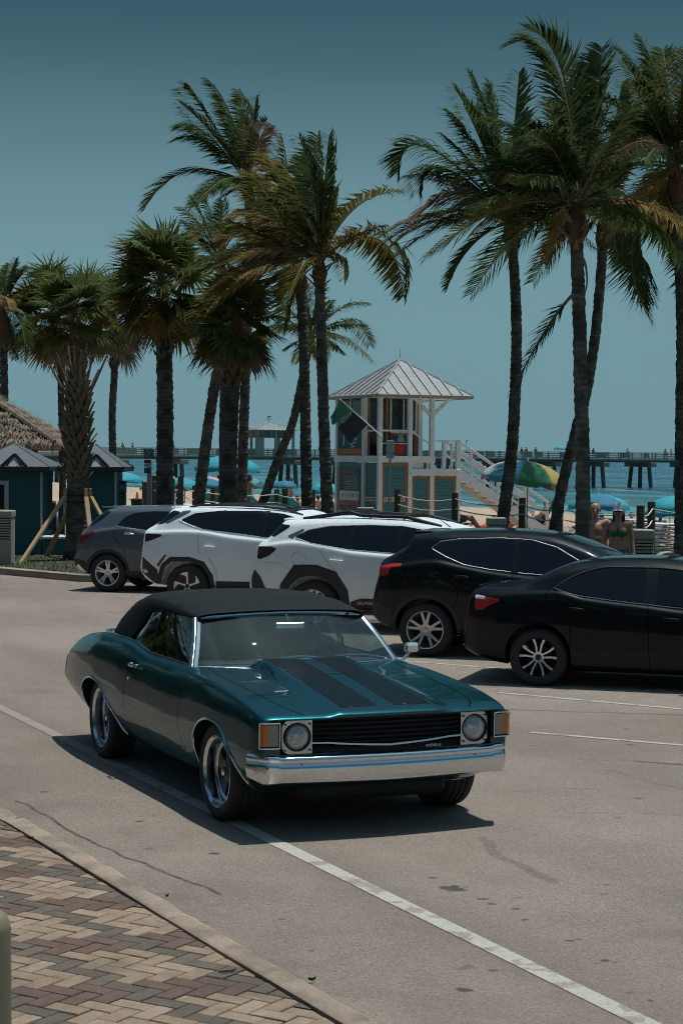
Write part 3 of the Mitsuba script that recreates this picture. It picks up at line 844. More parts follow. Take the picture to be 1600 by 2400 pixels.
# headlamps
for sd in (-1, 1):
    cy, cz, fx = sd * 0.645, 0.675, 0.893
    o = sbox(cy - 0.104, cz - 0.11, cy + 0.104, cz + 0.112)
    o = o.buffer(-0.055).buffer(0.055, quad_segs=10)
    inner_half = sbox(cy - 0.104 if sd > 0 else cy, cz - 0.11, cy if sd > 0 else cy + 0.104, cz + 0.112)
    o = o.union(inner_half)
    hole = Point(cy, cz).buffer(0.0945, quad_segs=16)

    def face(poly, x0, t, bulge=0.0):
        v, f = tri_fine(poly, 0.03)
        x = x0 - 0.16 * np.maximum(np.abs(v[:, 0]) - 0.6, 0) ** 1.3
        m = tm(np.column_stack([x, v[:, 0], v[:, 1]]), f)
        if m.face_normals[:, 0].mean() < 0:
            m.invert()
        return thicken(m, t)
    hl = cpart('headlight', face(o.difference(hole), fx + 0.012, 0.05), 'mat_chrome_bezel', 30)
    ring = lathe([(.0955, 0), (.093, .013), (.0875, .012), (.0855, -.02)], 48)
    rm = trimesh.transformations.rotation_matrix(PI / 2, [0, 1, 0])
    ring.apply_transform(rm)
    ring.apply_translation([fx + 0.006, cy, cz])
    cpart('rim_ring', ring, 'mat_grille', parent=hl)
    bowl = lathe([(1e-4, -.085), (.03, -.08), (.058, -.06), (.077, -.03), (.086, -.004)], 40)
    bowl.apply_transform(rm)
    bowl.apply_translation([fx + 0.004, cy, cz])
    cpart('bowl', bowl, 'mat_lamp_bowl', True, parent=hl)
    gl = lathe([(1e-4, .024), (.03, .0215), (.058, .014), (.076, .005), (.086, -.006)], 40)
    gl.apply_transform(rm)
    gl.apply_translation([fx + 0.006, cy, cz])
    cpart('lens', gl, 'mat_head_lens', True, parent=hl)
    bulb = trimesh.creation.icosphere(2, 0.017)
    bulb.apply_translation([fx - 0.045, cy, cz])
    cpart('bulb', bulb, 'mat_white_lens', True, parent=hl)
    for a, b in ((-0.085, 0.085), (0.085, 0.085), (0.085, -0.085), (-0.085, -0.085)):
        s_ = disc_y(0.0055, 0, 0.01, 10)
        s_.apply_transform(trimesh.transformations.rotation_matrix(-PI / 2, [0, 0, 1]))
        s_.apply_translation([fx + 0.018 - 0.16 * max(abs(cy + a) - 0.6, 0) ** 1.3, cy + a, cz + b])
        cpart('screw', s_, 'mat_grille', parent=hl)
    # parking lamp wrapping the corner
    z0, z1 = 0.612, 0.776
    c_ = np.array([[0.922, sd * .780], [0.910, sd * .884], [0.897, sd * .899]])

    def wrap(pts, za, zb, t):
        P_ = np.array([[(x, y, z) for x, y in pts] for z in (za, zb)])
        m = sheet(P_)
        if (m.face_normals[:, 0].mean()) < 0:
            m.invert()
        return thicken(m, t)
    pl = cpart('parking_lamp', wrap(c_ + [[0.004, 0], [0.004, sd * .003], [0.0, sd * .006]], z0 - 0.006, z1 + 0.006, 0.03), 'mat_black_plastic', False)
    q = 0.30
    mid = c_[1] * .72 + c_[0] * .28
    o2 = np.array([[0.012, 0], [0.011, sd * .005], [0.005, sd * .012]])
    cpart('clear_lens', wrap(np.array([c_[0] * 0.9 + c_[1] * 0.1, mid]) + o2[0], z0 + .014, z1 - .014, 0.012), 'mat_park_lens', False, parent=pl)
    cpart('amber_lens', wrap(np.array([mid, c_[1], c_[2] * 0.9 + c_[1] * 0.1]) + o2[[0, 1, 2]], z0 + .014, z1 - .014, 0.012), 'mat_amber', False, parent=pl)
    fr = []
    pp = np.column_stack([c_ + o2 + np.array([[0.002, 0]] * 3), [0, 0, 0]])
    for z in (z0, z1):
        fr.append(tube(pp + [0, 0, z], 0.0045, 6))
    for k in (0, 2):
        fr.append(tube([pp[k] + [0, 0, z0], pp[k] + [0, 0, z1]], 0.0045, 6))
    cpart('chrome_frame', cat(fr), 'mat_chrome_soft', parent=pl)

# front bumper: one chrome bar with wrapped ends
yb = np.concatenate([np.linspace(-.94, -.84, 9), np.linspace(-.80, .80, 41), np.linspace(.84, .94, 9)])


def bump_x(y):
    a = np.abs(y)
    return np.where(a < .86, 0.985 - 0.075 * (a / 0.86) ** 1.7, 0.91 - 1.55 * (a - .86) - 4 * (a - .86) ** 2)


rowsb = []
for y in yb:
    a, x = abs(y), float(bump_x(y))
    e = np.clip((a - 0.76) / 0.05, 0, 1)
    top = 0.551 + 0.012 * e
    low = 0.372 - 0.010 * (1 - a) + (-0.006) * e + 0.03 * np.clip((a - .88) / .06, 0, 1)
    n_ = np.array([np.sign(y) * 0.85, 0]) if a > .86 else np.array([0.0, 0])
    dpt = 0.055
    prof = [(-dpt, top - .004), (-.02, top + .005), (0.0, top + .001), (.013, top - .012), (.016, top - .028), (.009, top - .042), (.004, top - .047), (.006, top - .053), (.015, top - .064), (.018, top - .09), (.014, low + .05), (.006, low + .022), (-.008, low + .004), (-.03, low), (-dpt - .01, low + .012)]
    f = 1 - 0.55 * np.clip((a - .86) / .08, 0, 1)
    rowsb.append([(x + u * f, y + np.sign(y) * u * 0.75 * np.clip((a - .84) / .06, 0, 1), z) for u, z in prof])
bm = sheet(np.array(rowsb))
if bm.face_normals[:, 0].mean() < 0:
    bm.invert()
bp = cpart('front_bumper', thicken(bm, 0.004), 'mat_chrome', 40)
for y, z in ((-.80, .47), (-.61, .455), (-.35, .455), (.36, .455), (.60, .455), (.84, .47)):
    s_ = disc_y(0.012, 0, 0.015, 18, 0.006)
    s_.apply_transform(trimesh.transformations.rotation_matrix(-PI / 2 + 0.0, [0, 0, 1]))
    s_.vertices[:, 0] *= -1
    s_.vertices[:, 0] += float(bump_x(y)) + 0.006
    s_.vertices[:, 1] += y
    s_.vertices[:, 2] += z
    s_.fix_normals()
    cpart('bumper_bolt', s_, 'mat_chrome', parent=bp)
for y in (-.02, .05):
    cpart('plate_hole', rbox([0.989, y, .462], [.008, .008, .008], .002), 'mat_dark', False, parent=bp)
cpart('plate_recess', rbox([0.986, .015, .47], [.008, .09, .007], .002), 'mat_dark', False, parent=bp)
for sd in (-1, 1):
    cpart('turn_signal', rbox([float(bump_x(.62)) - 0.004, sd * .60, .497], [.02, .085, .016], .006), 'mat_dark', False, parent=bp)
rr = []
for y in np.linspace(-.80, .80, 25):
    x = -4.09 + 0.08 * (abs(y) / .8) ** 3
    rr.append([(x + u, y, z) for u, z in ((0.05, .60), (-.02, .60), (-.035, .55), (-.03, .47), (0.03, .44))])
cpart('rear_bumper', thicken(sheet(np.array(rr)), 0.004), 'mat_chrome', 40)
cpart('chassis', rbox([-1.5, 0, .27], [4.4, 1.1, .14], .04), 'mat_dark')

# hood furniture
for sd in (-1, 1):
    for q in range(1):
        zz = float(Zs(-.03, sd * .50))
        fl = LineString([(-.13, sd * .66), (-.11, sd * .47)]).buffer(.005)
        cpart('hood_flap_trim', top_patch(Zs, fl, 0.004, 0.006, 0.05), 'mat_chrome')
    pin = disc_y(0.012, 0, 0.02, 16, 0.004)
    pin.apply_transform(trimesh.transformations.rotation_matrix(PI / 2, [1, 0, 0]))
    pin.vertices[:, 2] *= -1
    pin.apply_translation([0.70, sd * .50, float(Zs(0.70, sd * .5)) + 0.012])
    pin.fix_normals()
for (x0, y0), (x1, y1) in (((-.70, .30), (-.78, -.12)), ((-.70, .72), (-.78, .32))):
    aa = np.linspace(0, 1, 9)
    xs, ysw = x0 + (x1 - x0) * aa, y0 + (y1 - y0) * aa
    w = cpart('wiper', tube(np.column_stack([xs, ysw, 0.985 + 0.03 * np.sin(aa * PI * 0.8) + 0.0 * aa]), 0.007, 6), 'mat_chrome')
    cpart('wiper_blade', bar((x0 * .4 + x1 * .6, y0 * .4 + y1 * .6 + .2, 1.0), (x1, y1 - .05, 1.0), .006, .016, .001), 'mat_black_rubber', parent=w)

# windscreen, its chrome frame, mirror
def ws(u, v):
    """u -1..1 across, v 0 (cowl) .. 1 (header)."""
    hb, ht = 0.795, 0.655
    y = u * (hb + (ht - hb) * v)
    xb, xt = -0.57 - 0.16 * u * u, -0.99 - 0.085 * u * u
    zb_, zt = 0.968 - 0.002 * u * u, 1.322 - 0.032 * u * u
    x = xb + (xt - xb) * v + 0.018 * math.sin(PI * v)
    return (x, y, zb_ + (zt - zb_) * v)


uu, vv = np.linspace(-1, 1, 25), np.linspace(0, 1, 11)
wsm = sheet(np.array([[ws(u, v) for u in uu] for v in vv]))
if wsm.face_normals[:, 0].mean() < 0:
    wsm.invert()
glass = cpart('windshield', wsm, 'mat_windshield', True)
cpart('windshield_header', tube([ws(u, 1.0) for u in uu], 0.017, 10, flat=1.0), 'mat_chrome')
cpart('cowl_trim', tube([np.array(ws(u, 0.0)) + [0.006, 0, 0.045 * float(sm(.42, .36, abs(u * .795))) + 0.004] for u in np.linspace(-1, 1, 61)], 0.006, 6), 'mat_chrome_soft')
for sd in (-1, 1):
    pts = np.array([ws(sd * 1.0, v) for v in np.linspace(-0.02, 1.0, 9)])
    pw = np.array([[p + [0.012, sd * -.012, 0], p + [0.010, sd * .010, 0.004], p + [-.010, sd * .022, 0.004], p + [-.045, sd * .026, 0.0], p + [-.06, sd * .010, 0]] for p in pts])
    pm = sheet(pw)
    cpart('windshield_pillar', thicken(pm, 0.006), 'mat_chrome', 25)
    cpart('pillar_seam', tube(np.array([p + [-.002, sd * .022, 0.004] for p in pts]), 0.005, 6), 'mat_chrome_soft')
mr = cpart('rear_view_mirror', rbox([-0.93, 0.02, 1.228], [.02, .235, .05], .008), 'mat_chrome_soft')
cpart('mirror_stem', tube([(-.945, .02, 1.245), (-.96, .015, 1.29), (-.985, .0, 1.318)], .006, 6), 'mat_chrome_soft', parent=mr)
dm = cpart('door_mirror', rbox([-0.83, .985, 1.045], [.06, .13, .075], .022), 'mat_chrome')
cpart('mirror_stem', cat([tube([(-.83, .97, 1.02), (-.82, .94, .985), (-.80, .89, .945)], .012, 8), rbox([-.80, .885, .94], [.07, .04, .03], .01)]), 'mat_chrome', parent=dm)
for sd, k in ((-1, 0.30), (1, 0.33)):
    cpart('sun_visor', rbox([-1.10, sd * .33, 1.30], [.15, .44, .016], .006), 'mat_white_plastic' if sd < 0 else 'mat_interior')

# soft top
A = [(-1.045, .672, 1.283), (-1.4, .70, 1.288), (-1.8, .705, 1.283), (-2.03, .705, 1.265), (-2.19, .735, 1.17), (-2.32, .775, 1.06), (-2.41, .80, .99), (-2.75, .80, .98), (-3.08, .765, .94)]
B = [(-1.040, .668, 1.300), (-1.4, .68, 1.338), (-1.8, .68, 1.360), (-2.1, .68, 1.360), (-2.35, .685, 1.335), (-2.58, .69, 1.277), (-2.76, .705, 1.20), (-2.93, .72, 1.10), (-3.13, .71, .93)]
C = [(-1.02, .55, 1.325), (-1.4, .53, 1.380), (-1.8, .53, 1.405), (-2.15, .54, 1.402), (-2.45, .55, 1.372), (-2.70, .56, 1.310), (-2.90, .57, 1.215), (-3.05, .58, 1.12), (-3.21, .58, .92)]
D = [(-.975, 0, 1.343), (-1.4, 0, 1.402), (-1.8, 0, 1.428), (-2.15, 0, 1.424), (-2.5, 0, 1.385), (-2.78, 0, 1.310), (-2.98, 0, 1.215), (-3.13, 0, 1.115), (-3.27, 0, .92)]
Gt = grid_interp(np.stack([A, B, C, D], 1), 7, [6, 6, 10])
full = np.concatenate([Gt, Gt[:, ::-1][:, 1:] * np.array([1, -1, 1])], 1)
bow = 0.007 * np.cos((full[..., 0] + 1.05) / 0.42 * 2 * PI) * (np.abs(full[..., 1]) < .66)
full[..., 2] += bow * (full[..., 2] > 1.28)
stm = sheet(full)
if stm.face_normals[:, 2].mean() < 0:
    stm.invert()
top = cpart('soft_top', thicken(stm, 0.012), 'mat_soft_top', 40)
for sd in (-1, 1):
    cpart('top_trim', tube(np.array([(x, sd * (y + .012), z) for x, y, z in curve([(-2.22, .80, 1.028), (-2.5, .822, 1.036), (-2.85, .81, 1.036), (-3.14, .74, 1.024), (-3.26, .55, 1.018)], 16)]), .011, 6), 'mat_chrome', parent=top)
    cpart('header_seam', tube(np.array([(x, sd * y, z + .004) for x, y, z in curve([A[0], B[0], C[0], D[0]], 20)]), .007, 6), 'mat_black_rubber', parent=top)
    # side glass: door pane and quarter pane
    rail = curve([(-1.05, .675, 1.285), (-1.4, .70, 1.288), (-1.8, .705, 1.283), (-2.02, .705, 1.262)], 12)
    for (xa, xb), nm in (((-.80, -1.78), 'door_glass'), ((-1.80, -2.32), 'quarter_glass')):
        low = [(x, sd * .80, .962) for x in np.linspace(xa, xb, 9)]
        if nm == 'door_glass':
            hi = [(x, sd * float(np.interp(-x, -rail[:, 0], rail[:, 1])), float(np.interp(-x, -rail[:, 0], rail[:, 2]))) for x in np.linspace(-1.085, xb, 9)]
        else:
            hi = [(x, sd * .705, float(np.interp(-x, [1.8, 2.03, 2.10], [1.283, 1.262, 1.22]))) for x in np.linspace(xa, -2.10, 9)]
        pane = sheet(np.array([[np.array(a) + (np.array(b) - np.array(a)) * q for a, b in zip(low, hi)] for q in np.linspace(0, 1, 5)]))
        cpart(nm, pane, 'mat_side_glass', True)
    cpart('glass_seal', tube([(-1.79, sd * .802, .965), (-1.79, sd * .708, 1.285)], .007, 6), 'mat_black_rubber')
    cpart('belt_trim', tube([(x, sd * (.805 + .01 * (x < -1.7)), z) for x, z in ((-.74, .972), (-1.2, .970), (-1.75, .972), (-1.98, .998), (-2.2, 1.026))], .007, 6), 'mat_black_rubber')

# cabin
cpart('dashboard', cat([rbox([-.92, 0, .865], [.30, 1.46, .22], .04), rbox([-1.03, .38, .93], [.16, .48, .08], .03)]), 'mat_interior')
cpart('cabin_floor', rbox([-1.8, 0, .425], [1.9, 1.44, .02], .003), 'mat_interior')
for sd in (-1, 1):
    s_ = cpart('front_seat', cat([rbox([-1.55, sd * .36, .58], [.52, .54, .18], .05), ]), 'mat_interior')
    cpart('seat_back', bar((-1.78, sd * .36, .60), (-1.92, sd * .36, 1.10), .54, .14, .05), 'mat_interior', parent=s_)
cpart('rear_seat', cat([rbox([-2.35, 0, .6], [.45, 1.36, .16], .05), bar((-2.52, 0, .6), (-2.66, 0, .98), 1.3, .12, .04)]), 'mat_interior')
wl = lathe([(.185 + .012 * math.cos(a), .012 * math.sin(a)) for a in np.linspace(0, 2 * PI, 10, endpoint=False)], 40, close=True)
hub = lathe([(1e-4, .03), (.05, .025), (.06, -.01), (1e-4, -.02)], 20)
sp = [bar((0, 0, 0), (.18 * math.cos(a), .18 * math.sin(a), 0), .03, .008, .002) for a in (PI * .5, -PI / 6, -PI * 5 / 6)]
W = cat([wl, hub] + sp)
W.apply_transform(trimesh.transformations.rotation_matrix(-1.15, [0, 1, 0]))
W.apply_translation([-1.20, .38, 1.02])
cpart('steering_wheel', W, 'mat_black_plastic')

# wheels: deep polished lips, dark centre with five windows
TY, RIM, WID = 0.335, 0.250, 0.245


def classic_wheel(x, y, flip, steer=0.0):
    k = thing_key = numbered(f'{car}__wheel')
    S = (lambda m: m) if not flip else (lambda m: xf(m, rz=PI))

    def put(name, mesh, mt, sm_=30, root=False):
        m = xf(S(mesh), rz=steer)
        m.apply_translation([x, y, TY])
        m = xf(m, *PLACE)
        key = k if root else numbered(f'{k}__{name}')
        scene[key] = mikit.ply(m, mt, smooth=sm_)
    h = WID / 2
    put('tyre', tyre_mesh(TY, RIM, WID), 'mat_black_rubber', 40, True)
    put('lip', lathe([(RIM - .006, h * .80), (RIM + .002, h * .90), (RIM - .004, h * .93), (RIM - .012, h * .86), (RIM - .024, h * .78), (RIM - .028, h * .2), (RIM - .05, h * .12), (RIM - .056, -h * .30), (RIM - .066, -h * .36)], 72, 'y'), 'mat_chrome', 30)
    dsh = -0.005
    put('centre', cat([disc_y(.07, dsh - .03, dsh + .03, 40, .008), ring_y(.165, .188, dsh - .004, dsh + .03)]), 'mat_gun')
    for q in range(5):
        sp_ = rot_poly(Polygon([(.05, -.045), (.05, .045), (.10, .038), (.178, .055), (.178, -.055), (.10, -.038)]), q * 2 * PI / 5 + .3)
        put('spoke', spoke_plate(sp_, dsh - .018, .02, .0), 'mat_gun', 30)
    put('trim_ring', ring_y(.184, .196, dsh - .02, dsh + .01), 'mat_chrome')
    put('hub_cap', disc_y(.032, dsh - .06, dsh, 24, .008), 'mat_chrome')
    put('brake', disc_y(.165, .05, .07), 'mat_chrome_soft')


classic_wheel(0.075, -0.80, False, 0.04)
classic_wheel(0.075, 0.80, True, 0.04)
classic_wheel(-2.80, -0.80, False)
classic_wheel(-2.80, 0.80, True)
for sd in (-1, 1):
    for x in (0.07, -2.80):
        cpart('wheel_well', rbox([x, sd * .50, .48], [1.1, .16, .5], .05), 'mat_dark')
# ------------------------------------------------------------------ the parked cars
def paint(key, c, metal=0.3, gloss=0.05, spec=0.55):
    scene[key] = {'type': 'twosided', 'b': {'type': 'blendbsdf', 'weight': 0.35,
        'a': {'type': 'principled', 'base_color': rgb(*c), 'roughness': gloss, 'specular': spec},
        'b': {'type': 'principled', 'base_color': rgb(*[min(1, q * 1.15) for q in c]), 'metallic': metal, 'roughness': 0.4, 'clearcoat': 1.1 * spec, 'clearcoat_gloss': 0.98, 'specular': 0.3}}}
    return key


paint('mat_grey_paint', (0.085, 0.105, 0.118), 0.5)
paint('mat_white_paint', (0.74, 0.78, 0.79), 0.0)
paint('mat_pearl_paint', (0.73, 0.77, 0.76), 0.0)
paint('mat_black_paint', (0.0035, 0.0055, 0.006), 0.1, 0.04, 0.32)
paint('mat_black_paint_b', (0.003, 0.0048, 0.0052), 0.1, 0.04, 0.28)
pr('mat_cladding', grain((0.024, 0.025, 0.026), 0.1, 20), 0.6)
mat('mat_chrome_dull', {'type': 'roughconductor', 'material': 'none', 'alpha': 0.2, 'specular_reflectance': rgb(0.45, 0.47, 0.48)})
pr('mat_badge', (0.5, 0.5, 0.5), 0.4)


def ip(pts):
    p = np.array(pts, float)
    return PchipInterpolator(p[:, 0], p[:, 1], extrapolate=True)


class Parked:
    """A parked car: x forward from the rear axle, its near (right) side at -y."""

    def __init__(self, name, label, pos, ang, top, bottom, belt, W, L, paint_key, tumble=0.40, nose=(0.5, 0.35), arches=(), flush=0.0):
        self.key, self.place = thing(name, label, 'car', 'cars parked side by side along the beach'), ((pos[0], pos[1], 0.0), math.radians(ang))
        x0, x1 = L
        q = np.linspace(0, 1, 150)
        xs = x0 + (x1 - x0) * (0.5 - 0.5 * np.cos(PI * q)) if False else np.unique(np.concatenate([x0 + (x1 - x0) * q, x0 + 0.3 * q[::3] ** 2 * 1.0, x1 - 0.3 * q[::3] ** 2, np.linspace(x0, x0 + 1.0, 70)]))
        ft, fb, fl = ip(top), ip(bottom), ip(belt)
        rows = []
        for x in xs:
            zt, zb = float(ft(x)), float(fb(x))
            zt = max(zt, zb + 0.06)
            rn, fn = nose
            e = max(0, 1 - (x - x0) / rn), max(0, 1 - (x1 - x) / fn)
            w = W * (1 - 0.20 * e[0] ** 2.6 - 0.30 * e[1] ** 2.4)
            bl = min(float(fl(x)), zt - 0.012)
            bl = max(bl, zb + 0.04)
            h = max(zt - bl, 0.0)
            hb = bl - zb
            yr = w * (1 - 0.055) - tumble * h * (0.9 if h > .12 else 1.4) - 0.03 * min(1, h / 0.1)
            crown = min(0.07, h * 0.5)
            pts = [(0, zb), (w * .80, zb + .002), (w * .945, zb + .10 * hb), (w * .985, zb + .38 * hb), (w * 1.0, zb + .60 * hb), (w * .994, zb + .80 * hb), (w * .978, bl - .045 * min(1, hb / .4)), (w * .928, bl),
                   (w * .928 * .55 + yr * .45, bl + (h - crown) * .48), (yr, bl + (h - crown) * .97), (yr - .10 * min(1, h / .2) - .02, zt - crown * .32), (yr * .45, zt - crown * .05), (0, zt)]
            rows.append([(x, y, z) for y, z in pts])
        rows = np.array(rows)
        nv = [2, 3, 3, 4, 4, 3, 3, 7, 7, 5, 3, 3]
        vv = np.concatenate([k + np.linspace(0, 1, n, endpoint=False) for k, n in enumerate(nv)] + [[len(nv)]])
        G_ = PchipInterpolator(np.arange(len(nv) + 1), rows, axis=1)(vv)
        self.shell = ring_solid(G_)
        self.Y, self.Z = side_grid(G_), top_fn(self.shell)
        self.man, self.paint, self.arches = to_man(self.shell), paint_key, arches
        for a in arches:
            for sd in (-1, 1):
                self.man -= to_man(side_cut(a, sd * (W - .32), sd * 1.3))

    def cut(self, pts, w=0.007, depth=0.05):
        Wd = 1.2
        for sd in (-1, 1):
            pg = slot(pts, w)
            c = np.array(pg.centroid.coords[0])
            y = abs(float(self.Y(*c)))
            self.man -= to_man(side_cut(pg, sd * (y - depth - 0.03), sd * Wd))

    def body(self):
        self.p('body', to_tm(self.man), self.paint, 28)

    def p(self, name, mesh, m, smooth=30, parent=None, label=None):
        return part(parent or self.key, name, mesh, m, smooth, label, self.place)

    def patch(self, name, pts, m, off=0.007, thick=0.03, both=True, parent=None, soft=True, label=None):
        pg = pts if isinstance(pts, Polygon) else (smooth_poly(pts) if soft else Polygon(pts))
        k = None
        for sd in ((-1, 1) if both else (-1,)):
            a = side_patch((lambda x, z: self.Y(x, z)) if sd < 0 else (lambda x, z: -self.Y(x, z)), pg, off, thick, 0.06, sd)
            kk = self.p(name, a, m, 35, parent, label)
            k = k or kk
        return k

    def rim(self, name, pts, m, w=0.016, off=0.004, parent=None):
        pg = pts if isinstance(pts, Polygon) else smooth_poly(pts)
        c = np.array(pg.exterior.coords)
        self.line(name, np.vstack([c, c[1:2]]), m, w, off, parent, raw=True)

    def line(self, name, pts, m, w=0.016, off=0.004, parent=None, raw=False):
        c = np.asarray(LineString(pts).segmentize(.05).coords) if raw else curve(pts, 40)
        y = self.Y(c[:, 0], c[:, 1])
        y = np.convolve(np.pad(y, 2, mode='edge'), np.ones(5) / 5, 'valid')
        for sd in (-1, 1):
            self.p(name, tube(np.column_stack([c[:, 0], (y - off) * -sd, c[:, 1]]), w * .62, 7), m, True, parent)

    def handle(self, x, z, m='same', dx=0.19, tilt=0.0):
        for sd in (-1, 1):
            y = float(self.Y(x, z)) * -sd
            k = self.p('door_handle', tube([(x - dx / 2, y + sd * .006, z - tilt), (x - dx * .38, y + sd * .032, z - tilt * .7), (x, y + sd * .036, z), (x + dx * .38, y + sd * .032, z + tilt * .7), (x + dx / 2, y + sd * .006, z + tilt)], [.010, .012, .013, .012, .010], 8, flat=1.5), self.paint if m == 'same' else m)

    def wheel(self, x, r, rim, w, spokes, y, face='mat_alloy', dark='mat_gun', both=True):
        for sd in ((-1, 1) if both else (-1,)):
            k = numbered(f'{self.key}__wheel')
            Q = (lambda m: m) if sd < 0 else (lambda m: xf(m, rz=PI))

            def put(nm, mesh, mt, root=False, sm_=35):
                mm = Q(mesh).copy()
                mm.apply_translation([x, sd * y, r])
                key = k if root else numbered(f'{k}__{nm}')
                scene[key] = mikit.ply(xf(mm, *self.place), mt, smooth=sm_)
            h = w / 2
            put('tyre', tyre_mesh(r, rim, w), 'mat_black_rubber', True)
            put('barrel', lathe([(rim - .004, h * .86), (rim + .003, h * .92), (rim - .008, h * .93), (rim - .016, h * .84), (rim - .024, h * .2), (rim - .05, -h * .5)], 64, 'y'), face)
            put('brake', cat([disc_y(rim * .62, .0, .03), disc_y(rim - .03, .05, .06)]), 'mat_dark')
            for nm, poly, mt, dish, y0 in spokes(rim):
                put(nm, spoke_plate(poly, -h * .80 + y0, .03, dish, rim), mt)
            put('hub_cap', disc_y(.035, -h * .80 + spokes.dish - .008, -h * .5, 24, .004), face)
            for q in range(5):
                a = q * 2 * PI / 5 + .6
                b_ = disc_y(.009, -h * .8 + spokes.dish * .85, 0, 10)
                b_.apply_translation([.056 * math.cos(a), 0, .056 * math.sin(a)])
                put('lug_nut', b_, dark)


def spokes_pairs(n, gap, w0, w1, face='mat_alloy', dish=0.035, a0=0.0, rim_w=0.02):
    """n pairs of straight spokes."""
    def f(rim):
        out = []
        for q in range(n):
            for s in (-1, 1):
                pg = Polygon([(.035, -w0), (.035, w0), (rim - .012, s * gap + w1), (rim - .012, s * gap - w1)])
                out.append(('spoke', rot_poly(pg, q * 2 * PI / n + a0), face, dish, 0.0))
        out.append(('hub', Point(0, 0).buffer(.075), face, dish, -.001))
        out.append(('outer_ring', Point(0, 0).buffer(rim - .004, quad_segs=24).difference(Point(0, 0).buffer(rim - rim_w, quad_segs=24)), face, dish, 0.001))
        return out
    f.dish = dish
    return f


def spokes_y(n, face='mat_alloy', dish=0.03, a0=0.0, dark='mat_gun'):
    """Forked spokes: dark arms with bright faces."""
    def f(rim):
        out = []
        for q in range(n):
            a = q * 2 * PI / n + a0
            for s in (-1, 1):
                pg = Polygon([(.03, s * .004), (.03, s * .022), (rim * .62, s * rim * .20), (rim * .9, s * rim * .34), (rim - .006, s * rim * .30), (rim * .93, s * rim * .22), (rim * .62, s * rim * .10)])
                out.append(('spoke', rot_poly(pg, a), face, dish, 0.0))
        out.append(('hub', Point(0, 0).buffer(.06), face, dish, -.001))
        out.append(('outer_ring', Point(0, 0).buffer(rim - .004, quad_segs=24).difference(Point(0, 0).buffer(rim - .014, quad_segs=24)), face, dish, 0.001))
        return out
    f.dish = dish
    return f


def spokes_star(n, face='mat_alloy', dish=0.03, a0=0.0):
    """A faceted star: blades with dark pockets, as on the white crossover."""
    def f(rim):
        out = [('dark_disc', Point(0, 0).buffer(rim - .02), 'mat_gun', dish + .012, .012)]
        for q in range(n):
            a = q * 2 * PI / n + a0
            out.append(('spoke', rot_poly(Polygon([(.03, -.012), (.03, .012), (rim * .95, .018), (rim * .99, -.012)]), a), face, dish, 0.0))
            out.append(('blade', rot_poly(Polygon([(rim * .60, .0), (rim * .97, .02), (rim * .84, .42 * rim), (rim * .74, .50 * rim), (rim * .78, .36 * rim)]), a), face, dish, 0.0))
        out.append(('hub', Point(0, 0).buffer(.045), face, dish, -.001))
        return out
    f.dish = dish
    return f


def arch(cx, r, a=1.0, up=0.0, lo=0.12):
    an = np.linspace(PI, 0, 33)
    return Polygon([(cx - r * a, lo)] + [(cx + r * a * math.cos(t), r * .0 + 0.34 + up + (r) * math.sin(t)) for t in an] + [(cx + r * a, lo)])


def clad(A_, w, lo=0.2, flare=0.0):
    """The dark lip round a wheel arch."""
    return A_.buffer(w, join_style=1).difference(A_).intersection(sbox(-9, lo, 9, 2))


# --- 1. charcoal grey hatchback crossover, farthest left
AR = [arch(0.0, .385), arch(2.70, .385)]
c1 = Parked('compact_crossover', 'charcoal grey crossover with silver double-spoke wheels, parked beside the propped palm', (-3.97, 35.31), -17,
    [(-.72, .62), (-.66, .80), (-.60, .96), (-.47, 1.19), (-.30, 1.37), (-.10, 1.51), (.05, 1.535), (.4, 1.558), (1.1, 1.572), (1.7, 1.53), (2.05, 1.42), (2.6, 1.12), (2.75, 1.06), (3.3, 1.0), (3.58, .88), (3.68, .62)],
    [(-.72, .45), (-.60, .34), (-.3, .29), (.6, .25), (2.2, .24), (3.3, .26), (3.68, .42)],
    [(-.8, .98), (0, 1.16), (.3, 1.19), (.7, 1.12), (1.5, 1.02), (2.6, .96), (3.7, .85)], .90, (-.72, 3.68), 'mat_grey_paint', arches=AR)
c1.cut(curve([(.30, .30), (.36, .62), (.30, .85), (.14, 1.0), (.12, 1.18)], 14))
c1.cut([(1.28, .27), (1.30, 1.02)])
c1.body()
win = [(.16, 1.20), (.30, 1.36), (.46, 1.435), (.85, 1.475), (1.5, 1.46), (1.95, 1.35), (2.3, 1.14), (2.2, 1.06), (1.2, 1.085), (.5, 1.155)]
c1.patch('side_window', win, 'mat_tint_glass')
c1.line('chrome_strip', [(.14, 1.20), (.5, 1.152), (1.2, 1.08), (2.2, 1.055)], 'mat_chrome_soft', .016)
c1.patch('window_post', [(.60, 1.14), (.66, 1.46), (.70, 1.465), (.66, 1.13)], 'mat_dark_trim', .013, soft=False)
c1.patch('tail_lamp', [(-.63, .86), (-.50, .87), (-.28, 1.03), (-.24, 1.12), (-.42, 1.10), (-.60, .96)], 'mat_red_dark')
c1.patch('rear_window', [(-.38, 1.17), (-.36, 1.27), (-.12, 1.47), (.0, 1.46), (-.16, 1.31)], 'mat_tint_glass')
c1.handle(.43, 1.065, 'mat_chrome_soft', tilt=-.004)
for A_ in AR:
    c1.patch('arch_cladding', clad(A_, .055, .3), 'mat_cladding', .006)
c1.patch('sill_cladding', [(.35, .27), (.35, .40), (2.32, .39), (2.32, .27)], 'mat_cladding', .005, soft=False)
c1.patch('bumper_trim', [(-.66, .46), (-.62, .40), (-.46, .31), (-.40, .33), (-.52, .42), (-.60, .49)], 'mat_chrome_soft', .008)
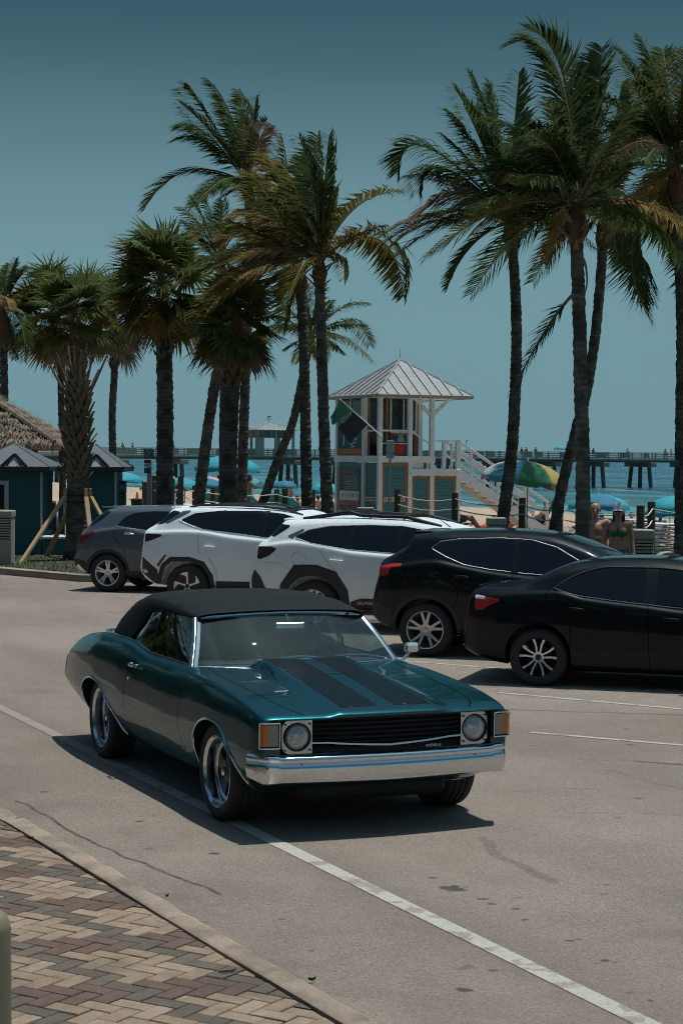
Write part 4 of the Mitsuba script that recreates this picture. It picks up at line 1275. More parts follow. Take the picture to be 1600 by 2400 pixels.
c1.patch('bumper_cladding', [(-.70, .60), (-.70, .47), (-.50, .34), (-.38, .36), (-.44, .55)], 'mat_cladding', .004)
S1 = spokes_pairs(5, .034, .024, .014, 'mat_alloy_bright', .03, .3)
c1.wheel(0, .345, .232, .225, S1, .775, 'mat_alloy_bright')
c1.wheel(2.70, .345, .232, .225, S1, .775, 'mat_alloy_bright')
c1.p('spoiler', rbox([-.13, 0, 1.522], [.26, 1.10, .03], .012), 'mat_grey_paint')

# --- 2. white angular crossover
AR = [Polygon([(-.44, .12), (-.43, .46), (-.36, .66), (-.24, .755), (.06, .765), (.28, .70), (.40, .52), (.45, .12)]), arch(2.68, .40)]
c2 = Parked('angular_crossover', 'white crossover with black roof rails and dark star wheel, second car in the row', (-2.26, 31.87), -17,
    [(-.86, .72), (-.82, 1.0), (-.76, 1.25), (-.68, 1.32), (-.52, 1.43), (-.40, 1.55), (-.34, 1.625), (-.2, 1.648), (.3, 1.672), (1.0, 1.672), (1.5, 1.645), (1.9, 1.57), (2.5, 1.24), (2.65, 1.16), (3.3, 1.08), (3.58, .95), (3.68, .65)],
    [(-.86, .54), (-.78, .44), (-.5, .36), (.5, .32), (2.2, .30), (3.3, .32), (3.68, .45)],
    [(-.9, 1.20), (-.6, 1.25), (0, 1.28), (.27, 1.27), (.8, 1.20), (1.45, 1.15), (2.6, 1.08), (3.7, .9)], .93, (-.86, 3.68), 'mat_white_paint', arches=AR)
c2.cut([(.24, .90), (.20, 1.18), (.26, 1.28)])
c2.cut(curve([(.39, .86), (.52, .62), (.56, .36)], 10))
c2.cut([(1.31, .35), (1.30, 1.16)])
c2.body()
c2.patch('side_window', [(-.14, 1.43), (.10, 1.545), (.5, 1.59), (1.2, 1.60), (1.6, 1.56), (2.0, 1.45), (2.35, 1.22), (2.2, 1.14), (1.45, 1.175), (.9, 1.235), (.29, 1.295)], 'mat_tint_glass')
c2.line('belt_strip', [(-.16, 1.43), (.28, 1.285), (.9, 1.225), (1.5, 1.163), (2.2, 1.13)], 'mat_chrome_soft', .012)
for x in (.56, .60):
    pass
c2.patch('window_post', [(.44, 1.275), (.58, 1.60), (.62, 1.60), (.50, 1.27)], 'mat_dark_trim', .013, soft=False)
c2.patch('window_post', [(1.26, 1.19), (1.27, 1.60), (1.36, 1.60), (1.36, 1.18)], 'mat_dark_trim', .013, soft=False)
c2.patch('rear_window', [(-.62, 1.33), (-.30, 1.585), (-.14, 1.56), (-.44, 1.37)], 'mat_tint_glass')
c2.patch('quarter_panel_trim', [(-.46, 1.36), (-.12, 1.58), (.08, 1.60), (-.05, 1.53), (-.34, 1.375)], 'mat_grey_paint', .005)
c2.patch('tail_lamp', [(-.74, 1.06), (-.74, 1.205), (-.40, 1.195), (-.42, 1.165), (-.62, 1.09)], 'mat_dark_lens')
c2.handle(.42, 1.01, tilt=-.002)
c2.patch('body_crease', [(.30, .965), (.62, 1.00), (.66, .94), (.60, .90), (.40, .885)], 'mat_white_paint', .008)
for A_ in AR[:1]:
    c2.patch('arch_cladding', A_.buffer(.075, join_style=2).difference(A_).intersection(sbox(-9, .3, 9, 2)), 'mat_cladding', .008)
c2.patch('arch_cladding', clad(AR[1], .07, .3), 'mat_cladding', .008)
c2.patch('bumper_cladding', [(-.80, .82), (-.82, .56), (-.55, .38), (-.46, .38), (-.50, .62)], 'mat_cladding', .008, soft=False)
c2.patch('reflector', [(-.505, .70), (-.36, .865), (-.32, .865), (-.47, .66)], 'mat_red_dark', .012, soft=False)
c2.patch('reflector_strip', [(-.80, .62), (-.70, .60), (-.66, .55), (-.78, .555)], 'mat_alloy', .012)
c2.patch('sill_cladding', [(.50, .31), (.52, .455), (2.3, .47), (2.3, .31)], 'mat_cladding', .007, soft=False)
S2 = spokes_star(5, 'mat_alloy_bright', .02, .32)
c2.wheel(.02, .36, .245, .235, S2, .80, 'mat_gun')
c2.wheel(2.68, .36, .245, .235, S2, .80, 'mat_gun')
c2.p('roof_panel', top_patch(c2.Z, Polygon([(-.1, -.50), (1.75, -.50), (1.75, .50), (-.1, .50)]), .003, .01, .12), 'mat_black_paint')
for sd in (-1, 1):
    c2.p('roof_rail', tube([(x, sd * .60, float(c2.Z(x, .60)) + dz) for x, dz in ((-.05, .0), (.12, .035), (.6, .04), (1.2, .04), (1.65, .03), (1.9, .0))], .020, 6), 'mat_black_plastic')
c2.p('spoiler', rbox([-.28, 0, 1.625], [.22, 1.2, .035], .012), 'mat_white_paint')

# --- 3. white estate with tall black cladding
AR = [arch(.0, .425, 1.0, .03), arch(2.74, .425, 1.0, .03)]
c3 = Parked('estate_wagon', 'pearl white wagon with tall black arch cladding and roof rack, between white and black cars', (-.14, 27.98), -17,
    [(-1.0, .72), (-.95, .92), (-.90, 1.12), (-.84, 1.235), (-.74, 1.32), (-.56, 1.53), (-.50, 1.58), (-.3, 1.60), (0, 1.62), (.6, 1.64), (1.2, 1.63), (1.65, 1.57), (2.05, 1.47), (2.6, 1.20), (2.75, 1.12), (3.4, 1.04), (3.7, .9), (3.8, .62)],
    [(-1.0, .50), (-.85, .40), (-.4, .34), (.6, .31), (2.2, .30), (3.4, .33), (3.8, .45)],
    [(-1.1, 1.16), (-.8, 1.22), (-.3, 1.29), (.2, 1.23), (.6, 1.165), (1.25, 1.125), (2.6, 1.05), (3.8, .9)], .93, (-1.0, 3.8), 'mat_pearl_paint', arches=AR)
c3.cut(curve([(.40, .84), (.22, 1.0), (.13, 1.15), (.16, 1.22)], 12))
c3.cut([(.47, .5), (.52, .36)])
c3.cut([(1.34, .5), (1.30, 1.12)])
c3.cut(curve([(-.88, .98), (-.5, .95), (-.2, .80), (.0, .78)], 12), .005)
c3.cut(list(Point(-.21, 1.03).buffer(.10).exterior.coords), .005, .02)
c3.body()
w3 = [(-.30, 1.335), (-.10, 1.44), (.2, 1.50), (.8, 1.525), (1.3, 1.515), (1.62, 1.465), (2.0, 1.33), (2.2, 1.16), (2.0, 1.105), (1.2, 1.135), (.5, 1.175), (-.05, 1.255)]
c3.patch('side_window', w3, 'mat_tint_glass')
c3.rim('chrome_surround', w3, 'mat_chrome_dull', .011)
c3.patch('window_post', [(.44, 1.19), (.52, 1.52), (.60, 1.52), (.56, 1.18)], 'mat_dark_trim', .013, soft=False)
c3.patch('window_post', [(1.18, 1.14), (1.20, 1.52), (1.28, 1.52), (1.28, 1.14)], 'mat_dark_trim', .013, soft=False)
c3.patch('rear_window', [(-.70, 1.345), (-.54, 1.52), (-.36, 1.50), (-.60, 1.34)], 'mat_tint_glass')
c3.patch('quarter_glass', [(-.42, 1.345), (-.20, 1.45), (.0, 1.51), (-.12, 1.455), (-.32, 1.33), (-.22, 1.275)], 'mat_grey_paint', .005)
c3.patch('tail_lamp', [(-.85, 1.02), (-.84, 1.195), (-.62, 1.20), (-.53, 1.165), (-.66, 1.06), (-.80, 1.01)], 'mat_dark_lens')
c3.handle(.36, 1.015, tilt=-.003)
c3.patch('arch_cladding', Polygon([(-.52, .30), (-.48, .66), (-.27, .945), (.06, .955), (.36, .86), (.53, .60), (.56, .30)]).difference(AR[0]), 'mat_cladding', .010)
c3.patch('arch_cladding', clad(AR[1], .10, .3), 'mat_cladding', .010)
c3.patch('bumper_cladding', [(-.96, .74), (-.90, .86), (-.80, .76), (-.62, .42), (-.90, .40), (-.96, .5)], 'mat_cladding', .010, soft=False)
sc = c3.patch('sill_cladding', [(.55, .32), (.57, .44), (.72, .49), (2.28, .47), (2.28, .32)], 'mat_cladding', .012, soft=False)
tx = text_mesh('OUTBACK', .040, .004)
tv = np.asarray(tx.vertices)
tv = tv * np.array([.36 / tv[:, 0].max(), 1, 1])
xx, zz = .66 + tv[:, 0], .405 + tv[:, 1]
tx = tm(np.column_stack([xx, c3.Y(xx, zz) - .013 - tv[:, 2], zz]), tx.faces)
c3.p('lettering', tx, 'mat_alloy', False, parent=sc, label='silver lettering OUTBACK on the black door cladding')
S3 = spokes_pairs(5, .05, .024, .020, 'mat_alloy_bright', .03, .2)
c3.wheel(0, .365, .235, .235, S3, .80, 'mat_alloy_bright')
c3.wheel(2.74, .365, .235, .235, S3, .80, 'mat_alloy_bright')
for sd in (-1, 1):
    zr = lambda x, d: (x, sd * .57, float(c3.Z(x, .57)) + d)
    c3.p('roof_rack', cat([bar(zr(-.25, .0), zr(.45, .085), .05, .06, .01), bar(zr(.45, .085), zr(.62, .04), .05, .05, .01), bar(zr(.62, .04), zr(1.3, .045), .05, .05, .01), bar(zr(1.3, .045), zr(1.8, .0), .05, .05, .01)]), 'mat_black_plastic')
for x in (.75, 1.25):
    c3.p('cross_bar', bar((x, -.56, 1.675), (x, .56, 1.675), .03, .03, .008), 'mat_black_plastic')
c3.p('sunroof', top_patch(c3.Z, Polygon([(.55, -.42), (1.3, -.42), (1.3, .42), (.55, .42)]), .003, .01, .12), 'mat_tint_glass')
c3.p('spoiler', rbox([-.42, 0, 1.575], [.26, 1.16, .04], .014), 'mat_pearl_paint')
c3.p('aerial', tube([(1.70, .2, 1.54), (1.60, .2, 1.78)], [.006, .003], 6), 'mat_black_plastic')

# --- 4. black crossover with chrome window line
AR = [arch(.0, .40), arch(2.65, .40)]
c4 = Parked('black_crossover', 'black crossover with chrome window line and silver twin-spoke wheel, second nearest car', (1.31, 24.62), -17,
    [(-.73, .70), (-.70, .84), (-.64, 1.02), (-.60, 1.20), (-.48, 1.28), (-.28, 1.43), (-.22, 1.545), (-.1, 1.56), (.3, 1.585), (.8, 1.60), (1.2, 1.59), (1.5, 1.565), (1.85, 1.47), (2.3, 1.27), (2.5, 1.14), (3.1, 1.05), (3.45, .92), (3.6, .62)],
    [(-.73, .46), (-.60, .37), (-.3, .31), (.6, .27), (2.2, .26), (3.2, .28), (3.6, .42)],
    [(-.8, 1.12), (-.3, 1.17), (.1, 1.22), (.45, 1.16), (.8, 1.10), (1.4, 1.04), (2.5, .99), (3.6, .85)], .90, (-.73, 3.6), 'mat_black_paint', arches=AR)
c4.cut(curve([(.36, .62), (.42, .8), (.30, 1.0), (.14, 1.14), (.15, 1.24)], 12))
c4.cut([(1.18, .30), (1.10, 1.06)])
c4.body()
w4 = [(.04, 1.36), (.16, 1.445), (.40, 1.48), (.9, 1.50), (1.3, 1.485), (1.62, 1.40), (1.95, 1.22), (1.85, 1.06), (1.3, 1.07), (.8, 1.115), (.48, 1.165), (.25, 1.255)]
c4.patch('side_window', w4, 'mat_tint_glass')
c4.rim('chrome_surround', w4, 'mat_chrome_dull', .011)
c4.patch('window_post', [(1.07, 1.09), (1.08, 1.495), (1.16, 1.49), (1.16, 1.08)], 'mat_dark_trim', .013, soft=False)
c4.patch('tail_lamp', [(-.62, 1.0), (-.62, 1.12), (-.42, 1.165), (-.20, 1.165), (-.26, 1.135), (-.44, 1.12), (-.50, 1.03)], 'mat_red_lens')
c4.patch('tail_lamp_base', [(-.63, .98), (-.62, 1.09), (-.48, 1.11), (-.48, 1.02)], 'mat_red_dark', .006)
c4.patch('rear_window', [(-.46, 1.27), (-.24, 1.42), (-.12, 1.42), (-.32, 1.28)], 'mat_tint_glass')
c4.handle(.46, 1.02, tilt=-.006)
for A_ in AR:
    c4.patch('arch_cladding', clad(A_, .05, .3), 'mat_cladding', .006)
c4.patch('bumper_cladding', [(-.72, .70), (-.72, .47), (-.50, .33), (-.40, .34), (-.44, .58)], 'mat_cladding', .006, soft=False)
S4 = spokes_pairs(5, .052, .020, .016, 'mat_alloy', .03, .31, .016)
c4.wheel(.0, .34, .236, .225, S4, .775, 'mat_alloy')
c4.wheel(2.65, .34, .236, .225, S4, .775, 'mat_alloy')
c4.p('spoiler', rbox([-.13, 0, 1.548], [.24, 1.08, .035], .012), 'mat_black_paint')
c4.p('aerial', tube([(.1, 0, 1.60), (-.05, 0, 1.70)], [.008, .003], 6), 'mat_black_plastic')

# --- 5. black saloon, nearest
AR = [arch(.0, .365), arch(2.70, .365)]
c5 = Parked('black_saloon', 'black saloon with red tail lamp and machined multi-spoke wheel, nearest of the parked row', (2.41, 21.65), -17,
    [(-.86, .60), (-.83, .82), (-.78, 1.0), (-.72, 1.06), (-.5, 1.075), (-.30, 1.085), (-.02, 1.225), (.28, 1.345), (.52, 1.39), (.8, 1.415), (1.15, 1.42), (1.5, 1.40), (1.8, 1.32), (2.4, 1.05), (2.6, .98), (3.3, .90), (3.6, .78), (3.72, .52)],
    [(-.86, .36), (-.72, .29), (-.35, .22), (.5, .17), (2.2, .17), (3.3, .2), (3.72, .34)],
    [(-.9, .98), (-.4, 1.02), (.2, 1.06), (.5, .995), (1.2, .925), (1.6, .885), (2.6, .86), (3.7, .75)], .89, (-.86, 3.72), 'mat_black_paint_b', tumble=.46, arches=AR)
c5.cut(curve([(.36, .45), (.36, .65), (.16, .85), (.08, 1.0), (.12, 1.08)], 12))
c5.cut([(1.22, .22), (1.19, .92)])
c5.cut([(-.10, .98), (-.13, .70)], .006)
c5.body()
w5 = [(.18, 1.085), (.32, 1.18), (.50, 1.26), (.75, 1.305), (1.2, 1.31), (1.6, 1.28), (2.0, 1.10), (2.2, .93), (2.0, .90), (1.3, .935), (.6, .99)]
c5.patch('side_window', w5, 'mat_tint_glass')
c5.line('chrome_strip', [(.16, 1.085), (.36, 1.02), (.6, .985), (1.2, .93), (1.6, .90), (2.2, .885)], 'mat_grey_paint', .012)
c5.line('window_rubber', [(.18, 1.09), (.34, 1.20), (.52, 1.275), (.75, 1.318), (1.2, 1.322), (1.6, 1.29), (2.0, 1.12)], 'mat_cladding', .016)
c5.patch('window_post', [(1.15, .94), (1.14, 1.31), (1.28, 1.31), (1.28, .93)], 'mat_dark_trim', .013, soft=False)
c5.patch('tail_lamp', [(-.72, .82), (-.72, .975), (-.58, .965), (-.38, .945), (-.54, .88), (-.62, .825)], 'mat_red_lens')
c5.patch('reverse_lamp', [(-.72, .945), (-.72, .985), (-.58, .972), (-.44, .955), (-.54, .935)], 'mat_white_lens', .009)
c5.handle(.42, .865, tilt=-.008)
c5.handle(1.45, .785, tilt=-.006)
c5.p('trunk_edge', tube([(-.73, y, 1.068) for y in np.linspace(-.62, .62, 9)], .012, 6), 'mat_black_paint_b')
S5 = spokes_y(5, 'mat_alloy_bright', .028, .28)
c5.wheel(.0, .318, .222, .21, S5, .765, 'mat_gun')
c5.wheel(2.70, .318, .222, .21, S5, .765, 'mat_gun')
mk = c5.p('door_mirror', rbox([1.78, -.98, .97], [.16, .12, .13], .04), 'mat_black_paint_b')
c5.p('mirror_stem', bar((1.80, -.92, .95), (1.84, -.80, .90), .05, .03, .008), 'mat_black_plastic', parent=mk)

# --- 6. the tail of one more dark car, at the right edge
AR = [arch(.0, .37), arch(2.7, .37)]
c6 = Parked('dark_hatchback', 'dark car cut off at the right edge, next to the black saloon', (4.30, 18.0), -17,
    [(-.82, .60), (-.79, .8), (-.72, 1.0), (-.5, 1.2), (-.2, 1.4), (.3, 1.46), (1.0, 1.47), (1.6, 1.38), (2.3, 1.05), (3.2, .92), (3.55, .55)],
    [(-.82, .36), (-.7, .28), (-.3, .22), (.5, .18), (2.2, .18), (3.2, .2), (3.55, .36)],
    [(-.9, .98), (.2, 1.03), (1.2, .95), (2.6, .88), (3.55, .75)], .88, (-.82, 3.55), 'mat_black_paint', arches=AR)
c6.body()
c6.patch('side_window', [(.1, 1.08), (.4, 1.33), (.9, 1.37), (1.5, 1.31), (2.0, 1.05), (1.9, .96), (.8, 1.0)], 'mat_tint_glass')
c6.patch('tail_lamp', [(-.68, .84), (-.66, .98), (-.42, 1.0), (-.5, .88)], 'mat_red_dark')
c6.wheel(0, .32, .222, .21, S5, .75, 'mat_gun')
c6.wheel(2.7, .32, .222, .21, S5, .75, 'mat_gun')
c6.patch('bumper_trim', [(-.66, .30), (-.66, .36), (-.60, .36), (-.60, .30)], 'mat_alloy', .01, soft=False)
# ------------------------------------------------------------------ palms
def leaf_mat(key, c, t):
    scene[key] = {'type': 'principledthin', 'base_color': proc(lambda p, n, uv: mi.Color3f(c) * (0.55 + 0.9 * noise(p.x * 5, p.y * 5, p.z * 5))), 'roughness': 0.42, 'diff_trans': t, 'spec_trans': 0.0, 'eta': 1.35}


leaf_mat('mat_leaf_green', (0.072, 0.105, 0.038), 0.75)
leaf_mat('mat_leaf_olive', (0.165, 0.145, 0.040), 0.85)
leaf_mat('mat_leaf_gold', (0.29, 0.20, 0.075), 0.85)
leaf_mat('mat_leaf_fan', (0.135, 0.165, 0.06), 0.9)
leaf_mat('mat_leaf_dead', (0.26, 0.19, 0.14), 0.4)
LEAF = ['mat_leaf_green', 'mat_leaf_olive', 'mat_leaf_gold', 'mat_leaf_dead']
scene['mat_trunk'] = {'type': 'twosided', 'b': {'type': 'bumpmap', 'arbitrary': proc(lambda p, n, uv: 0.010 * dr.abs(dr.sin(p.z * 30 + 2.0 * noise(p.x * 5, p.y * 5, p.z * 1.2))) + 0.012 * fbm(p.x * 22, p.y * 22, p.z * 9, 3), 5e-3), 'scale': 1.0,
    'b': {'type': 'principled', 'base_color': proc(lambda p, n, uv: mix((0.045, 0.040, 0.033), (0.13, 0.115, 0.095), smoothstep(0.3, 0.75, fbm(p.x * 6, p.y * 6, p.z * 5, 4))) * (0.75 + 0.35 * dr.abs(dr.sin(p.z * 30 + 2.0 * noise(p.x * 5, p.y * 5, p.z * 1.2))))), 'roughness': 0.9}}}
pr('mat_boot', lambda p, n, uv: mix((0.09, 0.065, 0.042), (0.22, 0.165, 0.11), noise(p.x * 12, p.y * 12, p.z * 6)), 0.85)
pr('mat_fibre', grain((0.12, 0.065, 0.035), 0.3, 15), 0.9)
pr('mat_rachis', grain((0.17, 0.13, 0.055), 0.2, 6), 0.55)


def strips(root, d1, d2, length, width, wdir):
    """Leaflets as bent, tapering strips. All arguments (n, 3) or (n,)."""
    L, W = length[:, None], width[:, None]
    p1 = root + d1 * L * 0.5
    p2 = p1 + d2 * L * 0.5
    a = [root - wdir * W * .35, root + wdir * W * .35, p1 - wdir * W * .5, p1 + wdir * W * .5, p2]
    n = len(root)
    v = np.stack(a, 1).reshape(-1, 3)
    o = np.arange(n)[:, None] * 5
    f = np.concatenate([o + [0, 1, 3], o + [0, 3, 2], o + [2, 3, 4]], 0)
    return tm(v, f)


def unit(v):
    return v / (np.linalg.norm(v, axis=-1, keepdims=True) + 1e-9)


def frond(base, p1, tip, rng, wind=0.3, sag=0.55, ll=0.78, n=62, wsc=1.0):
    """A feather leaf: an arched midrib with two rows of hanging leaflets."""
    t = np.linspace(0, 1, 14)[:, None]
    C_ = (1 - t) ** 2 * base + 2 * t * (1 - t) * p1 + t ** 2 * tip
    s = np.linspace(0.12, 1.0, n) + rng.uniform(-.004, .004, n)
    s = np.clip(s, 0, 1)[:, None]
    R = (1 - s) ** 2 * base + 2 * s * (1 - s) * p1 + s ** 2 * tip
    tg = unit(2 * (1 - s) * (p1 - base) + 2 * s * (tip - p1))
    up = np.array([0, 0, 1.0])
    side = unit(np.cross(tg, up) + np.array([0.02, 0.05, 0]))
    nrm = unit(np.cross(side, tg))
    ms = []
    env = (0.55 + 0.45 * np.sin(np.clip(s[:, 0], 0, 1) ** 0.7 * PI)) * (1 - 0.35 * np.clip((s[:, 0] - .8) / .2, 0, 1))
    tw = rng.uniform(-0.35, 0.35)
    for sgn in (-1, 1):
        ln = ll * env * rng.uniform(.75, 1.12, n)
        g = sag * rng.uniform(.6, 1.4, n)[:, None]
        wv = np.array([-wind, 0.1 * wind, 0.05])
        d1 = unit(side * sgn * 0.78 + tg * (0.50 + 0.35 * s) + nrm * (0.22 + tw * sgn) - up * g * .5 + wv * .5 + rng.normal(0, .07, (n, 3)))
        d2 = unit(d1 - up * g * 1.0 + wv * .8 + rng.normal(0, .10, (n, 3)))
        keep = rng.random(n) > 0.05
        wd = unit(np.cross(d1, nrm) * .6 + tg * .6)
        ms.append(strips(R[keep], d1[keep], d2[keep], ln[keep], 0.049 * wsc * (0.6 + 0.6 * env[keep]), wd[keep]))
    rib = tube(C_, np.linspace(.028, .006, len(C_)), 5, cap=False)
    return cat(ms), rib


def fan(base, d, rng, R_=0.95, n=34):
    """A costapalmate fan leaf on its stalk."""
    d = unit(d)
    st = rng.uniform(.55, .8) * R_
    up = np.array([0, 0, 1.0])
    side = unit(np.cross(d, up) + 1e-3)
    nrm = unit(np.cross(side, d))
    c = base + d * st - up * 0.10 * st
    roll = rng.normal(0, .35)
    side, nrm = side * math.cos(roll) + nrm * math.sin(roll), nrm * math.cos(roll) - side * math.sin(roll)
    a = np.linspace(-2.1, 2.1, n) + rng.normal(0, .02, n)
    d1 = unit(np.cos(a)[:, None] * d + np.sin(a)[:, None] * side + nrm * 0.22 * np.abs(np.sin(a))[:, None] - up * .12)
    sag = rng.uniform(.25, .8)
    d2 = unit(d1 - up * sag * rng.uniform(.5, 1.4, n)[:, None] + np.array([-.10, 0, 0]) + rng.normal(0, .08, (n, 3)))
    ln = R_ * (0.72 + 0.28 * np.cos(a * .6)) * rng.uniform(.85, 1.08, n)
    wd = unit(np.cross(d1, nrm))
    m = strips(np.repeat(c[None], n, 0), d1, d2, ln, np.full(n, .072) * R_, wd)
    rib = tube([base, base + d * st * .5, c], [.022, .016, .012], 5, cap=False)
    return m, rib


def trunk_mesh(pts, r0, r1, seed):
    n_ = 40
    c = curve(pts, n_)
    r = np.linspace(r0, r1, n_)
    h = c[:, 2] - c[0, 2]
    r = r * (1 + 0.25 * np.exp(-np.maximum(h, 0) / .5)) * (1 + 0.05 * np.sin(np.arange(40) * 2.4 + seed))
    t = np.linspace(0, n_ - 1, int(max(60, h[-1] / .05)))
    c2 = np.stack([np.interp(t, np.arange(n_), c[:, k]) for k in range(3)], 1)
    rj = np.random.default_rng(seed)
    r2 = np.interp(t, np.arange(n_), r) * (1 + .055 * (np.arange(len(t)) % 3 == 0) + rj.normal(0, .018, len(t)))
    c2[:, :2] += rj.normal(0, .004, (len(t), 2))
    return tube(c2, r2, 12)


def boot(c, ang, length, w, tilt, rng):
    """A cut leaf base on a trunk."""
    o = np.array([math.cos(ang), math.sin(ang), 0])
    s = np.array([-math.sin(ang), math.cos(ang), 0])
    d = unit(o * math.sin(tilt) + np.array([0, 0, math.cos(tilt)]))
    q = [c - s * w + o * 0, c + s * w, c + s * w * .9 - o * .05, c - s * w * .9 - o * .05]
    e = c + d * length
    q += [e - s * w * .38 + o * .012, e + s * w * .38 + o * .012, e + s * w * .3 - o * .012, e - s * w * .3 - o * .012]
    return hull(q)


def make_palm(d, name, group='palm trees along the beach'):
    rng = np.random.default_rng(d['seed'])
    key = thing(name, d['label'], 'palm tree', group)
    pts = [np.array(p) for p in d['trunk']]
    z0 = ground_z(*pts[0][:2]) - .1
    if pts[0][2] > z0:
        dv = (pts[0] - pts[1]) / max(1e-6, (pts[1] - pts[0])[2])
        pts = [np.r_[(pts[0] + dv * (pts[0][2] - z0) * -1)[:2] * 0 + pts[0][:2] + dv[:2] * (pts[0][2] - z0), z0]] + pts
    part(key, 'trunk', trunk_mesh(pts, *d['r'], d['seed']), 'mat_trunk', True)
    C0 = np.array(d['crown'])
    top = pts[-1]
    if d['kind'] == 'coconut':
        tp = unit(C0 - top) if np.linalg.norm(C0 - top) > .1 else np.array([0, 0, 1.0])
        part(key, 'crown_shaft', tube([top - tp * .15, top + tp * .12, (top + C0) / 2, C0 + tp * .1], [d['r'][1], d['r'][1] * 1.7, d['r'][1] * 1.5, .06], 10), 'mat_fibre')
        bm_ = []
        for q in range(14):
            a, h = rng.uniform(0, 2 * PI), rng.uniform(-.25, .5)
            bm_.append(boot(top + tp * h + np.array([math.cos(a), math.sin(a), 0]) * d['r'][1], a, rng.uniform(.15, .4), .05, rng.uniform(.3, 1.2), rng))
        part(key, 'old_leaf_base', cat(bm_), 'mat_boot', False)
        specs = [(C0 + np.array(f[:3]), C0 + np.array(f[3:6]), int(f[6])) for f in d['fronds']]
        for q in range(int(d['extra'] * 1.25)):
            a = rng.uniform(0, 2 * PI)
            el = rng.uniform(-.6, 1.2)
            L_ = d['size'] * rng.uniform(.62, .9)
            dr_ = np.array([math.cos(a) * math.cos(el) - d['wind'] * .5, math.sin(a) * math.cos(el), math.sin(el)])
            dr_ = unit(dr_)
            tip = C0 + dr_ * L_ * np.array([1, 1, .8]) - np.array([d['wind'] * .3, 0, .35])
            specs.append((C0 + (tip - C0) * .45 + np.array([0, 0, .28 * L_]), tip, 0 if rng.random() < .6 else (1 if rng.random() < .7 else 2)))
        for p1, tip, tone in specs:
            base = C0 + rng.normal(0, .05, 3) + unit(p1 - C0) * .08
            L_ = np.linalg.norm(p1 - base) + np.linalg.norm(tip - p1)
            flat_ = abs(unit(tip - base)[2])
            lv, rib = frond(base, p1, tip, rng, d['wind'], 0.75 - .45 * flat_, 0.25 * min(L_, .98 * d['size']) + .06, int(44 + 10 * L_), min(1.0, d['size'] / 3.6))
            fk = part(key, 'frond', lv, LEAF[tone], False)
            part(fk, 'midrib', rib, 'mat_rachis', True)
    else:
        s = d['size']
        part(key, 'crown_shaft', tube([top - [0, 0, .2], top + [0, 0, .1], C0 + [0, 0, .2]], [d['r'][1] * 1.05, d['r'][1] * 1.45, .10], 10), 'mat_fibre')
        bm_ = []
        for q in range(46):
            a, h = rng.uniform(0, 2 * PI), rng.uniform(-.7, .45)
            bm_.append(boot(top + np.array([math.cos(a) * d['r'][1] * .98, math.sin(a) * d['r'][1] * .98, h]), a, rng.uniform(.15, .32), .07, rng.uniform(.25, .7), rng))
        part(key, 'old_leaf_base', cat(bm_), 'mat_boot', False)
        for q in range(d['extra']):
            a = q * 2.39996 + rng.normal(0, .2)
            u = (q + .5) / d['extra']
            el = 1.35 - 2.35 * u ** .95 + rng.normal(0, .12)
            dv = np.array([math.cos(a) * math.cos(el) - .12, math.sin(a) * math.cos(el), math.sin(el)])
            tone = 3 if (u > .86 and rng.random() < .6) else (2 if u > .9 else (1 if rng.random() < .38 else 0))
            lv, rib = fan(C0 + np.array([0, 0, .35 * s * (.5 - u)]), dv, rng, s * rng.uniform(.62, .76))
            fk = part(key, 'frond', lv, LEAF[tone] if tone else 'mat_leaf_fan', False)
            part(fk, 'stalk', rib, 'mat_rachis', True)
    return key


